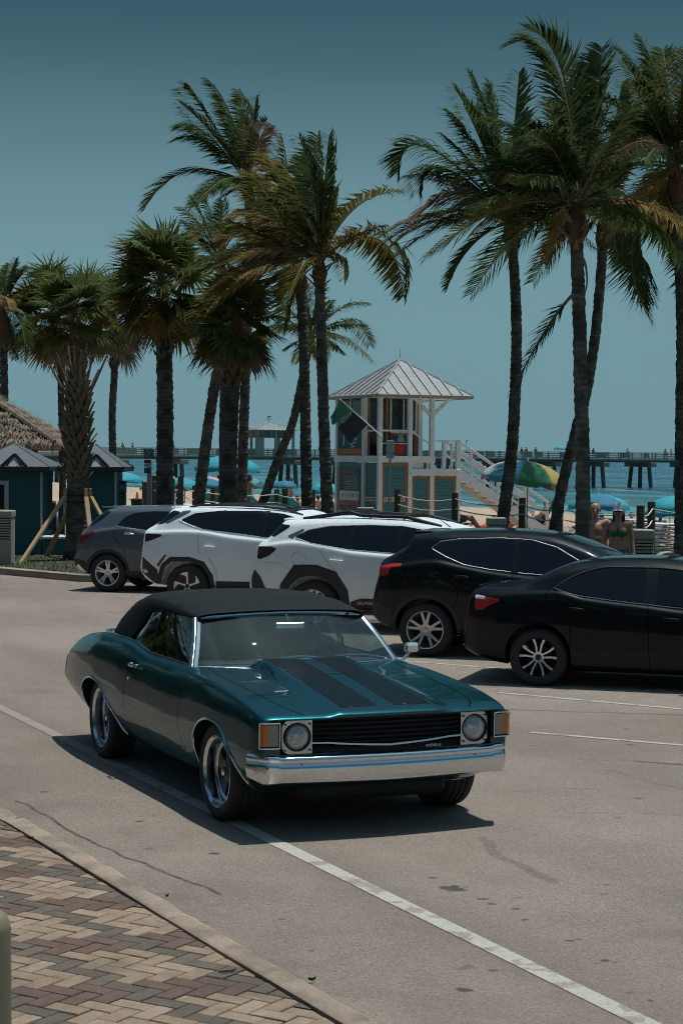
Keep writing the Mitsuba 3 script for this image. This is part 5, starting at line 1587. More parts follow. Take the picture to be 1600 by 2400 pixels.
PALMS = [
    dict(kind='coconut', label='tallest of the central palms, its dark green crown blown to the left', trunk=[(-2.92, 56.00, 1.53), (-2.88, 56.00, 3.57), (-2.81, 56.00, 5.61), (-2.74, 56.00, 8.15), (-2.80, 56.00, 10.05)], r=(0.160, 0.110), crown=(-2.83, 56.00, 10.36), extra=6, size=3.90, seed=11, wind=0.80,
         fronds=[(-1.63,-0.34,2.83, -1.77,-0.76,2.64, 0), (-0.42,-0.25,2.43, -1.14,-0.56,2.96, 0), (0.18,0.41,1.71, -0.31,0.91,2.90, 0), (0.14,-0.48,1.55, 0.29,-1.06,2.34, 0), (-1.47,0.26,2.26, -2.08,0.57,1.75, 0), (-1.19,-0.24,1.79, -2.12,-0.54,1.18, 0), (-0.82,0.50,0.55, -1.63,1.11,0.55, 0), (-1.99,0.27,1.15, -3.05,0.61,-0.60, 0), (-0.43,-0.33,-0.12, -0.86,-0.72,-0.58, 0), (0.42,-0.71,1.65, 0.75,-1.57,1.52, 3), (0.45,0.65,0.69, 0.91,1.46,0.96, 3), (0.46,-0.28,-0.11, 0.92,-0.61,-0.56, 1), (0.58,-0.37,0.22, 1.17,-0.82,0.07, 1), (-0.95,-0.50,1.56, -1.89,-1.12,2.19, 0), (-0.44,0.35,1.81, -0.88,0.77,2.71, 0)]),
    dict(kind='coconut', label='olive palm swept left, its trunk second to the left of the tower', trunk=[(-0.83, 46.00, 1.09), (-0.88, 46.00, 2.98), (-0.94, 46.00, 5.07), (-1.03, 46.00, 6.53)], r=(0.140, 0.115), crown=(-1.08, 46.00, 7.05), extra=8, size=3.40, seed=12, wind=0.80,
         fronds=[(-0.74,0.36,2.36, -1.33,0.81,2.33, 1), (-0.32,0.21,2.36, -0.92,0.46,2.75, 1), (-0.81,0.59,1.81, -1.59,1.31,1.34, 2), (-0.74,-0.51,1.25, -1.49,-1.13,1.76, 1), (-0.20,-0.08,1.99, -0.40,-0.17,3.01, 1), (-1.05,0.23,1.81, -1.95,0.51,0.50, 2), (-0.73,0.58,0.88, -1.32,1.29,-0.12, 2), (-0.45,0.39,-0.10, -0.89,0.87,-0.53, 1), (-0.24,0.49,-0.23, -0.48,1.08,-0.73, 1), (0.01,0.31,1.78, 0.02,0.69,2.70, 0), (-0.56,0.53,0.57, -1.11,1.17,0.72, 2), (-0.87,-0.55,0.78, -1.74,-1.23,0.92, 1), (-0.51,-0.44,1.34, -1.02,-0.98,1.97, 1)]),
    dict(kind='coconut', label='palm left of the lifeguard tower with two long fronds reaching right', trunk=[(-0.31, 43.00, 1.09), (-0.40, 43.00, 2.95), (-0.48, 43.00, 4.91), (-0.54, 43.00, 6.47)], r=(0.140, 0.110), crown=(-0.53, 43.00, 6.86), extra=7, size=3.40, seed=13, wind=0.80,
         fronds=[(-0.17,0.38,1.84, -0.10,0.83,2.93, 0), (0.07,-0.36,1.78, 0.19,-0.81,2.67, 0), (-0.09,-0.34,1.80, -0.46,-0.75,2.62, 0), (-0.43,0.22,1.75, -0.95,0.49,2.32, 1), (-0.43,-0.34,1.46, -1.33,-0.76,1.74, 1), (-1.45,0.14,0.80, -2.40,0.32,0.49, 2), (-0.91,-0.33,0.53, -1.90,-0.74,-0.11, 2), (0.64,-0.12,1.57, 1.81,-0.26,1.55, 1), (1.67,0.50,1.42, 1.91,1.12,-0.65, 1), (0.82,-0.16,0.69, 1.46,-0.35,0.79, 2), (0.61,-0.38,0.44, 0.54,-0.83,-0.48, 1), (0.14,0.46,0.78, 0.28,1.02,1.17, 1), (0.16,0.40,1.10, 0.33,0.89,1.66, 1), (-0.42,-0.32,0.69, -0.84,-0.71,0.97, 1), (-0.56,-0.20,0.49, -1.13,-0.45,0.57, 1)]),
    dict(kind='coconut', label='curved trunk palm low behind the two central trunks', trunk=[(-2.52, 64.00, 1.25), (-2.12, 64.00, 2.42), (-1.66, 64.00, 3.59), (-1.41, 64.00, 4.76), (-1.15, 64.00, 6.07)], r=(0.160, 0.120), crown=(-1.04, 64.00, 6.50), extra=6, size=3.40, seed=14, wind=0.20,
         fronds=[(1.48,-0.60,1.01, 1.92,-1.33,-0.35, 0), (0.99,0.28,0.53, 1.73,0.63,0.42, 0), (-0.56,0.22,0.83, -1.12,0.49,1.15, 0), (-0.49,-0.59,1.28, -0.98,-1.31,1.88, 0), (-0.12,0.30,1.15, -0.25,0.66,1.74, 0), (0.13,-0.60,1.15, 0.26,-1.33,1.74, 0), (0.54,0.36,-0.09, 1.08,0.80,-0.57, 0), (-0.48,0.52,-0.05, -0.96,1.16,-0.44, 0), (0.32,-0.50,0.70, 0.63,-1.11,1.02, 0), (0.18,0.40,-0.33, 0.36,0.88,-1.01, 1), (-0.26,-0.68,-0.33, -0.52,-1.52,-1.02, 1)]),
    dict(kind='coconut', label='leaning palm with a small crown between the broad fan palm and the tall centre palm', trunk=[(-4.05, 54.00, 1.00), (-3.88, 54.00, 2.54), (-3.64, 54.00, 4.26), (-3.41, 54.00, 5.61), (-3.34, 54.00, 7.21)], r=(0.170, 0.130), crown=(-3.47, 54.00, 7.94), extra=6, size=2.20, seed=15, wind=0.50,
         fronds=[(-0.66,0.21,1.40, -1.21,0.46,1.58, 0), (-0.56,0.21,0.87, -1.12,0.46,1.21, 0), (-0.49,-0.19,1.31, -0.82,-0.43,1.76, 0), (-0.23,0.06,1.22, -0.45,0.12,1.83, 0), (-0.53,-0.10,0.57, -1.06,-0.22,0.72, 0), (0.02,0.17,1.17, 0.04,0.37,1.77, 0), (0.20,0.25,0.98, 0.41,0.54,1.47, 1), (-0.47,0.35,0.27, -0.93,0.78,0.24, 0), (0.33,-0.28,0.68, 0.66,-0.62,0.98, 1), (0.45,-0.42,0.41, 0.90,-0.94,0.50, 1), (-0.34,0.32,-0.11, -0.68,0.71,-0.50, 0), (0.33,0.31,-0.11, 0.67,0.69,-0.48, 1)]),
    dict(kind='coconut', label='palm with a slightly curved trunk right of the lifeguard tower', trunk=[(3.76, 45.00, 0.75), (3.86, 45.00, 1.47), (4.02, 45.00, 3.01), (4.08, 45.00, 5.06), (4.02, 45.00, 6.69), (3.94, 45.00, 7.50)], r=(0.150, 0.115), crown=(3.88, 45.00, 8.11), extra=10, size=4.00, seed=16, wind=0.50,
         fronds=[(-2.51,0.22,2.75, -2.62,0.48,1.15, 0), (-2.01,-0.34,1.96, -2.15,-0.75,0.49, 0), (-1.77,0.51,0.54, -3.01,1.14,-0.33, 2), (-1.89,0.28,0.29, -2.75,0.62,-0.63, 2), (-1.02,0.22,-0.44, -1.41,0.48,-1.59, 0), (-0.66,-0.66,1.65, -1.20,-1.46,2.38, 0), (-0.58,-0.24,1.98, -1.36,-0.53,2.93, 0), (-0.36,-0.34,2.03, -1.01,-0.77,3.24, 0), (-0.23,0.21,1.85, -0.44,0.46,3.19, 0), (-0.89,-0.48,1.87, -1.56,-1.06,2.32, 0), (0.26,-0.24,-0.10, -0.09,-0.54,-1.02, 2), (0.24,0.66,1.69, 0.48,1.46,2.54, 0), (-0.83,-0.39,1.30, -1.65,-0.87,1.81, 0), (0.35,-0.21,1.23, 0.69,-0.46,1.84, 0), (-1.54,-0.67,1.00, -2.25,-1.50,-0.22, 3), (-0.46,0.36,0.60, -0.93,0.79,0.81, 1), (0.08,-0.11,2.21, 0.17,-0.25,3.35, 0), (-0.87,-0.36,0.71, -1.75,-0.79,0.80, 3), (0.51,-0.76,0.62, 1.01,-1.68,0.82, 0)]),
    dict(kind='coconut', label='tall palm with the thick dark trunk and a dead frond hanging from it', trunk=[(3.78, 30.00, 0.87), (3.79, 30.00, 1.83), (3.74, 30.00, 3.54), (3.69, 30.00, 4.90), (3.63, 30.00, 5.99)], r=(0.122, 0.100), crown=(3.62, 30.00, 6.46), extra=12, size=2.95, seed=17, wind=0.30,
         fronds=[(-0.10,0.19,3.04, -1.05,0.42,2.57, 0), (-0.05,-0.18,2.59, -0.86,-0.39,2.66, 0), (-0.01,0.18,2.07, -0.66,0.39,2.63, 0), (0.41,0.15,1.73, 0.42,0.33,2.51, 0), (0.16,0.24,1.56, 0.23,0.52,2.30, 0), (-0.23,0.28,1.69, -0.46,0.63,0.27, 3), (-0.66,0.14,0.03, -1.18,0.30,-0.62, 2), (0.43,0.20,0.85, 0.69,0.44,1.02, 0), (-0.53,-0.34,1.38, -0.94,-0.76,1.01, 0), (-0.75,0.38,1.08, -1.31,0.84,0.53, 0), (0.71,-0.13,1.17, 1.20,-0.29,0.92, 3), (0.43,0.55,0.32, 0.87,1.22,0.35, 0), (-0.19,0.40,-0.26, -0.38,0.89,-0.82, 2), (-0.29,-0.50,0.95, -0.58,-1.12,1.42, 0), (-0.12,0.17,1.03, -0.24,0.37,1.55, 0), (0.26,-0.13,1.04, 0.51,-0.29,1.56, 0), (0.39,-0.51,0.98, 0.78,-1.13,1.43, 0), (-0.55,0.41,0.24, -1.10,0.90,0.13, 0), (0.20,-0.38,-0.08, 0.40,-0.85,-0.34, 0), (-0.38,-0.21,-0.04, -0.76,-0.48,-0.35, 0)]),
    dict(kind='coconut', label='leaning palm behind the thick trunked one, bending right as it rises', trunk=[(5.31, 48.00, 0.32), (5.53, 48.00, 1.74), (5.84, 48.00, 3.06), (6.16, 48.00, 4.37), (6.37, 48.00, 6.11), (6.48, 48.00, 7.86)], r=(0.140, 0.120), crown=(6.54, 48.00, 8.72), extra=14, size=3.80, seed=18, wind=0.20,
         fronds=[(0.48,0.27,1.40, 0.95,0.60,2.07, 0), (0.09,-0.49,-0.48, 0.18,-1.09,-1.41, 0), (0.58,0.14,1.76, 1.16,0.30,2.61, 0), (-0.28,-0.34,1.30, -0.57,-0.76,1.95, 0), (0.60,0.78,-0.21, 0.56,1.72,-1.30, 0), (0.44,0.69,-0.23, 0.88,1.53,-0.86, 0), (0.14,-0.25,2.01, 0.29,-0.55,3.03, 0), (-0.49,-0.24,0.38, -0.99,-0.54,0.43, 0), (-0.32,-0.28,-0.26, -0.64,-0.61,-0.87, 0), (0.70,0.73,0.58, 1.41,1.62,0.66, 0)]),
    dict(kind='coconut', label='palm at the right edge with long drooping fronds', trunk=[(7.15, 40.00, 0.25), (7.11, 40.00, 2.99), (7.10, 40.00, 4.80), (7.00, 40.00, 6.98), (6.91, 40.00, 7.97)], r=(0.160, 0.120), crown=(6.89, 40.00, 8.61), extra=14, size=4.00, seed=19, wind=0.30,
         fronds=[(-0.81,-0.63,-0.45, -1.61,-1.40,-1.66, 2), (-1.47,-0.30,-1.66, -0.61,-0.68,-3.22, 0), (-1.11,0.15,-1.50, -0.42,0.34,-2.81, 0), (-0.57,0.26,2.00, -1.12,0.59,2.47, 0), (-0.24,0.16,1.89, -0.69,0.35,2.70, 0), (-0.09,0.55,1.92, -0.08,1.23,2.66, 0), (-0.63,-0.65,1.39, -1.34,-1.45,1.88, 0), (-0.74,-0.19,1.08, -1.46,-0.43,0.71, 0), (0.16,-0.17,1.73, 0.33,-0.38,2.62, 0), (0.31,-0.72,1.09, 0.61,-1.59,1.63, 0), (0.58,-0.52,0.59, 1.17,-1.15,0.73, 0), (0.50,0.39,-0.01, 1.00,0.87,-0.35, 0), (0.51,0.16,-1.08, 0.31,0.35,-2.89, 0), (0.33,0.51,-0.78, 0.67,1.14,-2.35, 0), (-0.78,0.41,0.35, -1.36,0.91,-0.37, 0), (-0.60,-0.80,0.96, -1.20,-1.77,1.34, 0), (-0.24,0.22,1.43, -0.48,0.50,2.16, 0), (-0.49,-0.66,-0.24, -0.99,-1.46,-0.91, 2)]),
    dict(kind='coconut', label='palm at the left edge above the thatched roof', trunk=[(-11.66, 66.00, 3.84), (-11.68, 66.00, 5.19), (-11.70, 66.00, 6.24)], r=(0.170, 0.130), crown=(-11.75, 66.00, 7.58), extra=8, size=3.20, seed=20, wind=0.20,
         fronds=[(0.52,0.51,1.43, 1.05,1.13,1.36, 0), (0.26,-0.14,1.05, 0.52,-0.32,1.57, 0), (0.03,0.43,0.99, 0.07,0.97,1.50, 0), (0.49,0.47,0.58, 0.97,1.05,0.76, 0), (0.90,-0.37,-0.22, 0.91,-0.83,-1.94, 0), (0.27,0.14,-0.60, 0.53,0.31,-1.79, 0), (-0.34,0.54,0.63, -0.68,1.21,0.89, 0), (-0.49,0.37,0.01, -0.97,0.81,-0.31, 0), (-0.41,0.35,-0.48, -0.82,0.77,-1.50, 0), (0.41,-0.26,-0.01, 0.83,-0.58,-0.29, 3), (0.12,0.45,-0.61, 0.23,1.00,-1.80, 3)]),
    dict(kind='fan', label='broad fan palm with the thickest trunk, left of the white crossover', trunk=[(-4.54, 49.00, 0.97), (-4.54, 49.00, 2.98), (-4.56, 49.00, 4.65), (-4.61, 49.00, 5.65)], r=(0.225, 0.200), crown=(-4.64, 49.00, 6.81), extra=46, size=1.55, seed=31, wind=0.20,
         fronds=[]),
    dict(kind='fan', label='fan palm rising behind the propped palm', trunk=[(-7.22, 52.00, 1.80), (-7.22, 52.00, 2.98), (-7.22, 52.00, 4.40), (-7.23, 52.00, 5.11)], r=(0.170, 0.160), crown=(-7.28, 52.00, 6.29), extra=34, size=1.35, seed=32, wind=0.20,
         fronds=[]),
    dict(kind='fan', label='slim fan palm left of the propped palm, behind the thatched hut', trunk=[(-9.95, 68.00, 2.19), (-9.99, 68.00, 3.90), (-10.03, 68.00, 5.44), (-10.06, 68.00, 6.37)], r=(0.120, 0.110), crown=(-10.33, 68.00, 7.44), extra=30, size=1.75, seed=33, wind=0.20,
         fronds=[]),
    dict(kind='fan', label='slim fan palm between the propped palm and the broad one', trunk=[(-7.91, 66.00, 2.22), (-7.94, 66.00, 3.87), (-7.87, 66.00, 5.37), (-7.86, 66.00, 6.05)], r=(0.130, 0.120), crown=(-7.89, 66.00, 7.09), extra=28, size=1.50, seed=34, wind=0.20,
         fronds=[]),
    dict(kind='fan', label='fan palm with a rough booted trunk in front of the far pavilion', trunk=[(-2.79, 47.00, 1.15), (-2.78, 47.00, 2.44), (-2.74, 47.00, 3.83), (-2.68, 47.00, 4.68)], r=(0.205, 0.200), crown=(-2.56, 47.00, 5.80), extra=40, size=1.35, seed=35, wind=0.20,
         fronds=[]),
    dict(kind='fan', label='thin fan palm half hidden behind the booted one', trunk=[(-3.73, 60.00, 1.45), (-3.73, 60.00, 3.09), (-3.72, 60.00, 4.73), (-3.65, 60.00, 5.82)], r=(0.140, 0.120), crown=(-3.93, 60.00, 6.64), extra=20, size=1.20, seed=36, wind=0.20,
         fronds=[]),
]
for d_ in PALMS:
    make_palm(d_, 'coconut_palm' if d_['kind'] == 'coconut' else 'fan_palm')
# the dead frond that hangs down the thick trunk, and a bare stalk above it
k_ = 'coconut_palm_006'
rng_ = np.random.default_rng(77)
b_ = np.array([3.56, 29.85, 5.03])
lv_, rib_ = frond(b_, b_ + [-.40, -.07, -.40], b_ + [-.94, -.07, -1.54], rng_, .15, .5, .46, 50)
fk_ = part(k_, 'hanging_dead_frond', lv_, 'mat_leaf_green', False)
part(fk_, 'midrib', rib_, 'mat_rachis', True)
part(k_, 'bare_stalk', tube(curve([(3.66, 29.78, 5.69), (3.75, 29.74, 5.51), (3.78, 29.74, 5.25), (3.72, 29.78, 4.99)], 12), np.linspace(.022, .011, 12), 6), 'mat_rachis', True)

# propped palm: a topped fan palm full of old leaf bases, held by timber props
pk = thing('propped_palm', 'topped palm covered in old leaf bases, held up by timber props', 'palm tree')
c_ = np.array([-5.95, 43.0])
part(pk, 'trunk', tube([(c_[0] - .05, c_[1], .0), (c_[0], c_[1], .6), (c_[0] + .02, c_[1], 1.6), (c_[0], c_[1], 2.6), (c_[0] - .02, c_[1], 3.7), (c_[0], c_[1], 4.3)], [.30, .265, .25, .24, .17, .11], 16), 'mat_trunk', True)
rng_ = np.random.default_rng(5)
n_ = 0
for z in np.linspace(1.9, 4.25, 19):
    rad = float(np.interp(z, [1.9, 2.6, 3.4, 4.3], [.25, .29, .27, .12]))
    for q in range(9):
        a = q * 2 * PI / 9 + z * 7.3
        if math.sin(a) > .35:
            continue
        part(pk, 'leaf_base', boot(np.array([c_[0] + math.cos(a) * rad * .9, c_[1] + math.sin(a) * rad * .9, z]), a, rng_.uniform(.24, .40), .085, rng_.uniform(.25, .6), rng_), 'mat_boot', False)
for dx, dz, dy in ((-.52, 1.0, 0), (-.36, 1.25, -.2), (-.20, 1.45, .1), (.16, 1.5, 0), (.30, 1.2, -.2), (.52, 1.22, .1), (.10, 1.3, -.3), (-.05, 1.4, -.2), (.36, .9, .2), (-.42, .7, .2)):
    b0 = np.array([c_[0] + dx * .22, c_[1] + dy * .3, 3.55])
    part(pk, 'cut_stalk', tube([b0, b0 + [dx * .6, dy * .5, dz * .55], b0 + [dx, dy, dz * .95]], [.045, .032, .022], 6), 'mat_boot')
for z in (1.56, 1.40):
    part(pk, 'strap', tube([(c_[0] + .275 * math.cos(a), c_[1] + .275 * math.sin(a), z) for a in np.linspace(0, 2 * PI, 25)], .014, 6), 'mat_black_rubber')
for a in (-2.6, -.75, .35, 1.9):
    x, y = c_[0] + .29 * math.cos(a), c_[1] + .29 * math.sin(a)
    part(pk, 'batten', rbox([x, y, 1.5], [.07, .07, .42], .008, a), 'mat_pale_wood')
for (x, y), a in (((-7.02, 41.6), -2.6), ((-5.42, 41.9), -.75), ((-4.75, 42.4), .35), ((-6.9, 44.6), 1.9)):
    prp = thing('timber_prop', {(-7.02, 41.6): 'longest timber prop, slanting down left from the propped palm', (-5.42, 41.9): 'pale broad timber prop in front of the propped palm', (-4.75, 42.4): 'timber prop slanting right behind the grey crossover', (-6.9, 44.6): 'timber prop behind the propped palm'}[(x, y)], 'timber prop')
    scene[prp] = mikit.ply(bar((x, y, .04), (c_[0] + .31 * math.cos(a), c_[1] + .31 * math.sin(a), 1.52), .10, .06, .006), 'mat_pale_wood', smooth=False)
# ------------------------------------------------------------------ lifeguard tower
def FR(o):
    """A frame laid along the shore: a towards the sea, b away along the road, z up."""
    o = np.asarray(o, float)

    def f(m):
        m = m.copy()
        v = np.asarray(m.vertices)
        m.vertices = np.column_stack([o[0] + v[:, 0] * BN[0] - v[:, 1] * RD[0], o[1] + v[:, 0] * BN[1] - v[:, 1] * RD[1], o[2] + v[:, 2]])
        return m
    return f


def bx(a0, a1, b0, b1, z0, z1, bev=0.008):
    return rbox([(a0 + a1) / 2, (b0 + b1) / 2, (z0 + z1) / 2], [abs(a1 - a0), abs(b1 - b0), abs(z1 - z0)], bev)


pr('mat_roof_white', grain((0.30, 0.30, 0.285), 0.08, 3), 0.45)
pr('mat_poster_dark', (0.012, 0.05, 0.065), 0.5)
pr('mat_print_white', (0.55, 0.56, 0.54), 0.6)
pr('mat_print_red', (0.5, 0.09, 0.05), 0.6)
pr('mat_print_grey', (0.22, 0.27, 0.28), 0.6)
pr('mat_window_dark', (0.01, 0.018, 0.02), 0.12)
tf = FR((1.26, 64.0, -0.1))
tw = thing('lifeguard_tower', 'teal and white lifeguard tower with pale metal hip roof and stair', 'lifeguard tower')


def tp_(name, mesh, m, smooth=False, parent=None, label=None):
    return part(parent or tw, name, tf(mesh), m, smooth, label)


ZD, ZL, ZE, ZA, ZG = 2.60, 2.16, 4.66, 5.92, -.35
for a, b, z1 in ((0, 0, ZE), (1.12, 0, ZE), (1.95, 0, ZE), (2.95, 0, ZL + .05), (0, 1.2, ZE), (0, 3.4, ZE), (2.1, 1.2, ZE), (2.1, 3.4, ZE), (2.95, 1.9, ZL)):
    tp_('post', bx(a - .075, a + .075, b - .075, b + .075, ZG, z1), 'mat_white_wood')
tp_('deck', bx(-.10, 2.05, -.10, 3.5, ZD - .22, ZD), 'mat_white_wood')
tp_('landing', bx(1.13, 3.05, -.11, 2.0, ZL - .22, ZL), 'mat_white_wood')
tp_('step', bx(1.2, 1.7, .08, 1.1, ZL, ZL + .22), 'mat_white_wood')
tp_('cabin_wall', cat([bx(.03, 2.07, 1.26, 1.32, ZD, ZE - .02), bx(.03, .09, 1.3, 3.4, ZD, ZE - .02), bx(2.03, 2.08, 1.3, 3.4, ZD, ZE - .02), bx(.03, 2.07, 3.34, 3.4, ZD, ZE - .02)]), 'mat_teal_dark')
# cladding below the deck: teal boards in orange frames
for a0, a1, z1 in ((.09, 1.03, ZD - .24), (1.21, 1.87, ZL - .24), (2.04, 2.87, ZL - .24)):
    pn = tp_('lower_panel', bx(a0, a1, .02, .05, ZG, z1), 'mat_teal_wood')
    for q in range(int((z1 - ZG) / .115)):
        tp_('board', bx(a0 + .08, a1 - .08, -.004, .02, ZG + q * .115 + .012, ZG + (q + 1) * .115 - .004, .004), 'mat_teal_wood', parent=pn)
    tp_('orange_frame', cat([bx(a0, a0 + .08, -.02, .03, ZG, z1), bx(a1 - .08, a1, -.02, .03, ZG, z1), bx(a0 + .08, a1 - .08, -.02, .03, z1 - .08, z1)]), 'mat_orange_trim', parent=pn)
for b0, b1 in ((.09, 1.1), (1.3, 3.3)):
    pn = tp_('side_panel', bx(.02, .05, b0, b1, ZG, ZD - .24), 'mat_teal_wood')
    for q in range(22):
        tp_('board', bx(-.004, .02, b0 + .03, b1 - .03, ZG + q * .115 + .012, ZG + (q + 1) * .115 - .004, .004), 'mat_teal_wood', parent=pn)
# warning strips
for z in (1.06,):
    ws_ = tp_('warning_strip', bx(.17, .95, -.012, -.006, z, z + .14, .001), 'mat_print_white')
    for q in range(7):
        tp_('red_mark', bx(.20 + q * .105, .28 + q * .105, -.016, -.013, z + .03, z + .11, .001), 'mat_print_red', parent=ws_)
    ws_ = tp_('warning_strip', bx(-.012, -.006, .12, 1.07, z, z + .14, .001), 'mat_print_white')
    for q in range(7):
        tp_('red_mark', bx(-.016, -.013, .16 + q * .125, .26 + q * .125, z + .03, z + .11, .001), 'mat_print_red', parent=ws_)
for z in (.50, .12):
    rg = lathe([(.13, 0), (.15, 0), (.15, .006), (.13, .006)], 24, close=True)
    rg.apply_transform(trimesh.transformations.rotation_matrix(PI / 2, [1, 0, 0]))
    rg.apply_translation([.52, -.008, z])
    tp_('round_symbol', cat([rg, bx(.47, .49, -.014, -.008, z - .07, z + .07, .001), bx(.55, .57, -.014, -.008, z - .07, z + .07, .001), bx(.49, .55, -.014, -.008, z - .01, z + .01, .001)]), 'mat_poster_dark')
# big information poster on the road side
ps = tp_('poster', bx(-.022, -.012, 1.55, 3.15, .1, 2.15, .002), 'mat_poster_dark')
tp_('white_band', bx(-.030, -.024, 1.55, 3.15, 1.05, 1.38, .002), 'mat_print_white', parent=ps)
tp_('red_band', bx(-.030, -.024, 1.55, 3.15, .90, 1.04, .002), 'mat_print_red', parent=ps)
tp_('heading', cat([bx(-.030, -.024, 1.9 + q * .11, 1.98 + q * .11, 1.98, 2.06, .001) for q in range(9)]), 'mat_print_red', parent=ps)
tp_('text_line', cat([bx(-.030, -.024, 1.65, 1.65 + w, z, z + .022, .001) for z, w in zip(np.linspace(1.45, 1.85, 8), (1.2, 1.1, .9, 1.25, 1.0, 1.2, .7, 1.1))] + [bx(-.030, -.024, 1.65, 1.65 + w, z, z + .02, .001) for z, w in zip(np.linspace(.2, .82, 11), (1.3, .5, .5, 1.2, .5, 1.1, .5, 1.3, .9, 1.2, .4))]), 'mat_print_grey', parent=ps)
tp_('small_picture', bx(-.032, -.024, 2.1, 2.5, .18, .60, .002), 'mat_print_grey', parent=ps)
for q in range(5):
    tp_('icon', bx(-.036, -.031, 1.68 + q * .29, 1.75 + q * .29, 1.17, 1.27, .002), 'mat_poster_dark', parent=ps)
# upper board with a wave emblem, orange band under it
ub = tp_('emblem_board', bx(-.03, -.01, 1.35, 3.3, ZD + .02, 3.66, .004), 'mat_teal_dark')
tp_('orange_band', bx(-.045, -.032, 1.35, 3.3, ZD + .03, ZD + .24, .004), 'mat_orange_trim', parent=ub)
ub_y = np.linspace(1.75, 2.35, 14)
tp_('wave_emblem', tube(np.column_stack([ub_y * 0 - .04, ub_y, 3.02 + .035 * np.sin((ub_y - 1.75) / .6 * 2 * PI)]), .018, 6), 'mat_print_white', parent=ub)
tp_('emblem_letters', cat([bx(-.045, -.033, 1.74 + q * .085, 1.80 + q * .085, 3.12, 3.22, .002) for q in range(8)] + [bx(-.045, -.033, 1.92 + q * .08, 1.97 + q * .08, 2.88, 2.95, .002) for q in range(4)]), 'mat_print_white', parent=ub)
tp_('white_figure', bx(-.045, -.033, 2.75, 2.85, 2.95, 3.30, .004), 'mat_print_white', parent=ub)
# windows and doors
for b0, b1 in ((1.4, 2.2), (2.28, 3.3)):
    w_ = tp_('window', bx(-.02, .02, b0, b1, 3.72, 4.5, .004), 'mat_window_dark')
    tp_('window_bar', bx(-.035, -.02, b0 - .04, b0 + .03, 3.68, 4.55, .004), 'mat_white_wood', parent=w_)
dr_ = tp_('door', bx(.20, .80, 1.21, 1.26, ZD, 4.5, .004), 'mat_window_dark')
tp_('door_frame', cat([bx(.12, .20, 1.20, 1.27, ZD, 4.56), bx(.80, .90, 1.20, 1.27, ZD, 4.56)]), 'mat_orange_trim', parent=dr_)
w_ = tp_('window', bx(1.02, 1.95, 1.21, 1.26, 3.5, 4.5, .004), 'mat_window_dark')
tp_('window_bar', cat([bx(.96, 1.02, 1.19, 1.26, 3.4, 4.55), bx(1.46, 1.50, 1.19, 1.26, 3.4, 4.55), bx(1.02, 1.95, 1.19, 1.26, 3.38, 3.48), bx(1.93, 2.0, 1.19, 1.26, 3.4, 4.55)]), 'mat_white_wood', parent=w_)
tp_('orange_frame', cat([bx(1.0, 1.06, 1.20, 1.26, ZD, 3.38), bx(1.9, 1.98, 1.20, 1.26, ZD, 3.38), bx(1.06, 1.9, 1.20, 1.26, 3.3, 3.38)]), 'mat_orange_trim')
# rails, braces
tp_('railing', cat([bx(-.02, .02, .08, 1.12, 3.42, 3.47), bx(.08, 1.04, -.03, .03, 3.42, 3.48), bx(.08, 1.04, -.02, .02, 3.0, 3.03), bar((1.17, 0, 3.45), (1.9, 0, 3.0), .05, .05)]), 'mat_white_wood')
tp_('railing', cat([bar((2.05, 0, 3.12), (2.95, 0, 3.12), .05, .05), bx(2.36, 2.48, -.06, .06, ZL, 3.14), bx(2.68, 2.76, -.04, .04, ZL, 3.05), bx(2.88, 3.04, -.08, .08, ZL, 3.12)]), 'mat_white_wood')
tp_('brace', bar((1.95, 0, 3.95), (1.22, 0, ZE - .04), .09, .11, .01), 'mat_white_wood')
tp_('brace', bar((1.95, 0, 3.95), (2.68, 0, ZE - .04), .09, .11, .01), 'mat_white_wood')
# roof: four slopes with standing seams
e0, e1, f0, f1 = -.32, 3.30, -.42, 3.52
ap = np.array([1.49, 1.55, ZA])
E_ = [np.array(p) for p in ((e0, f0, ZE), (e1, f0, ZE), (e1, f1, ZE), (e0, f1, ZE))]
rf = tp_('roof', thicken(cat([tm([E_[i], E_[(i + 1) % 4], ap], [[0, 1, 2]]) for i in range(4)]), .05), 'mat_roof_white')
for i in range(4):
    A_, B_ = E_[i], E_[(i + 1) % 4]
    tp_('hip_cap', tube([A_, ap], .045, 6), 'mat_roof_white', parent=rf)
    tp_('fascia', bar(A_ - [0, 0, .06], B_ - [0, 0, .06], .04, .11, .006), 'mat_roof_white', parent=rf)
    for q in np.linspace(0, 1, 10)[1:-1]:
        p0 = A_ + (B_ - A_) * q
        mid = (A_ + B_) / 2
        u_ = 1 - abs(2 * q - 1)
        p1 = p0 + (ap - mid) * u_
        if np.linalg.norm(p1 - p0) > .15:
            tp_('seam', bar(p0 + [0, 0, .03], p1 + [0, 0, .03], .035, .05, .006), 'mat_galv', parent=rf)
tp_('soffit', bx(e0 + .06, e1 - .06, f0 + .06, f1 - .06, ZE - .09, ZE - .06), 'mat_white_wood', parent=rf)
tp_('roof_spike', tube([ap, ap + [0, 0, .35]], [.012, .006], 6), 'mat_galv', parent=rf)
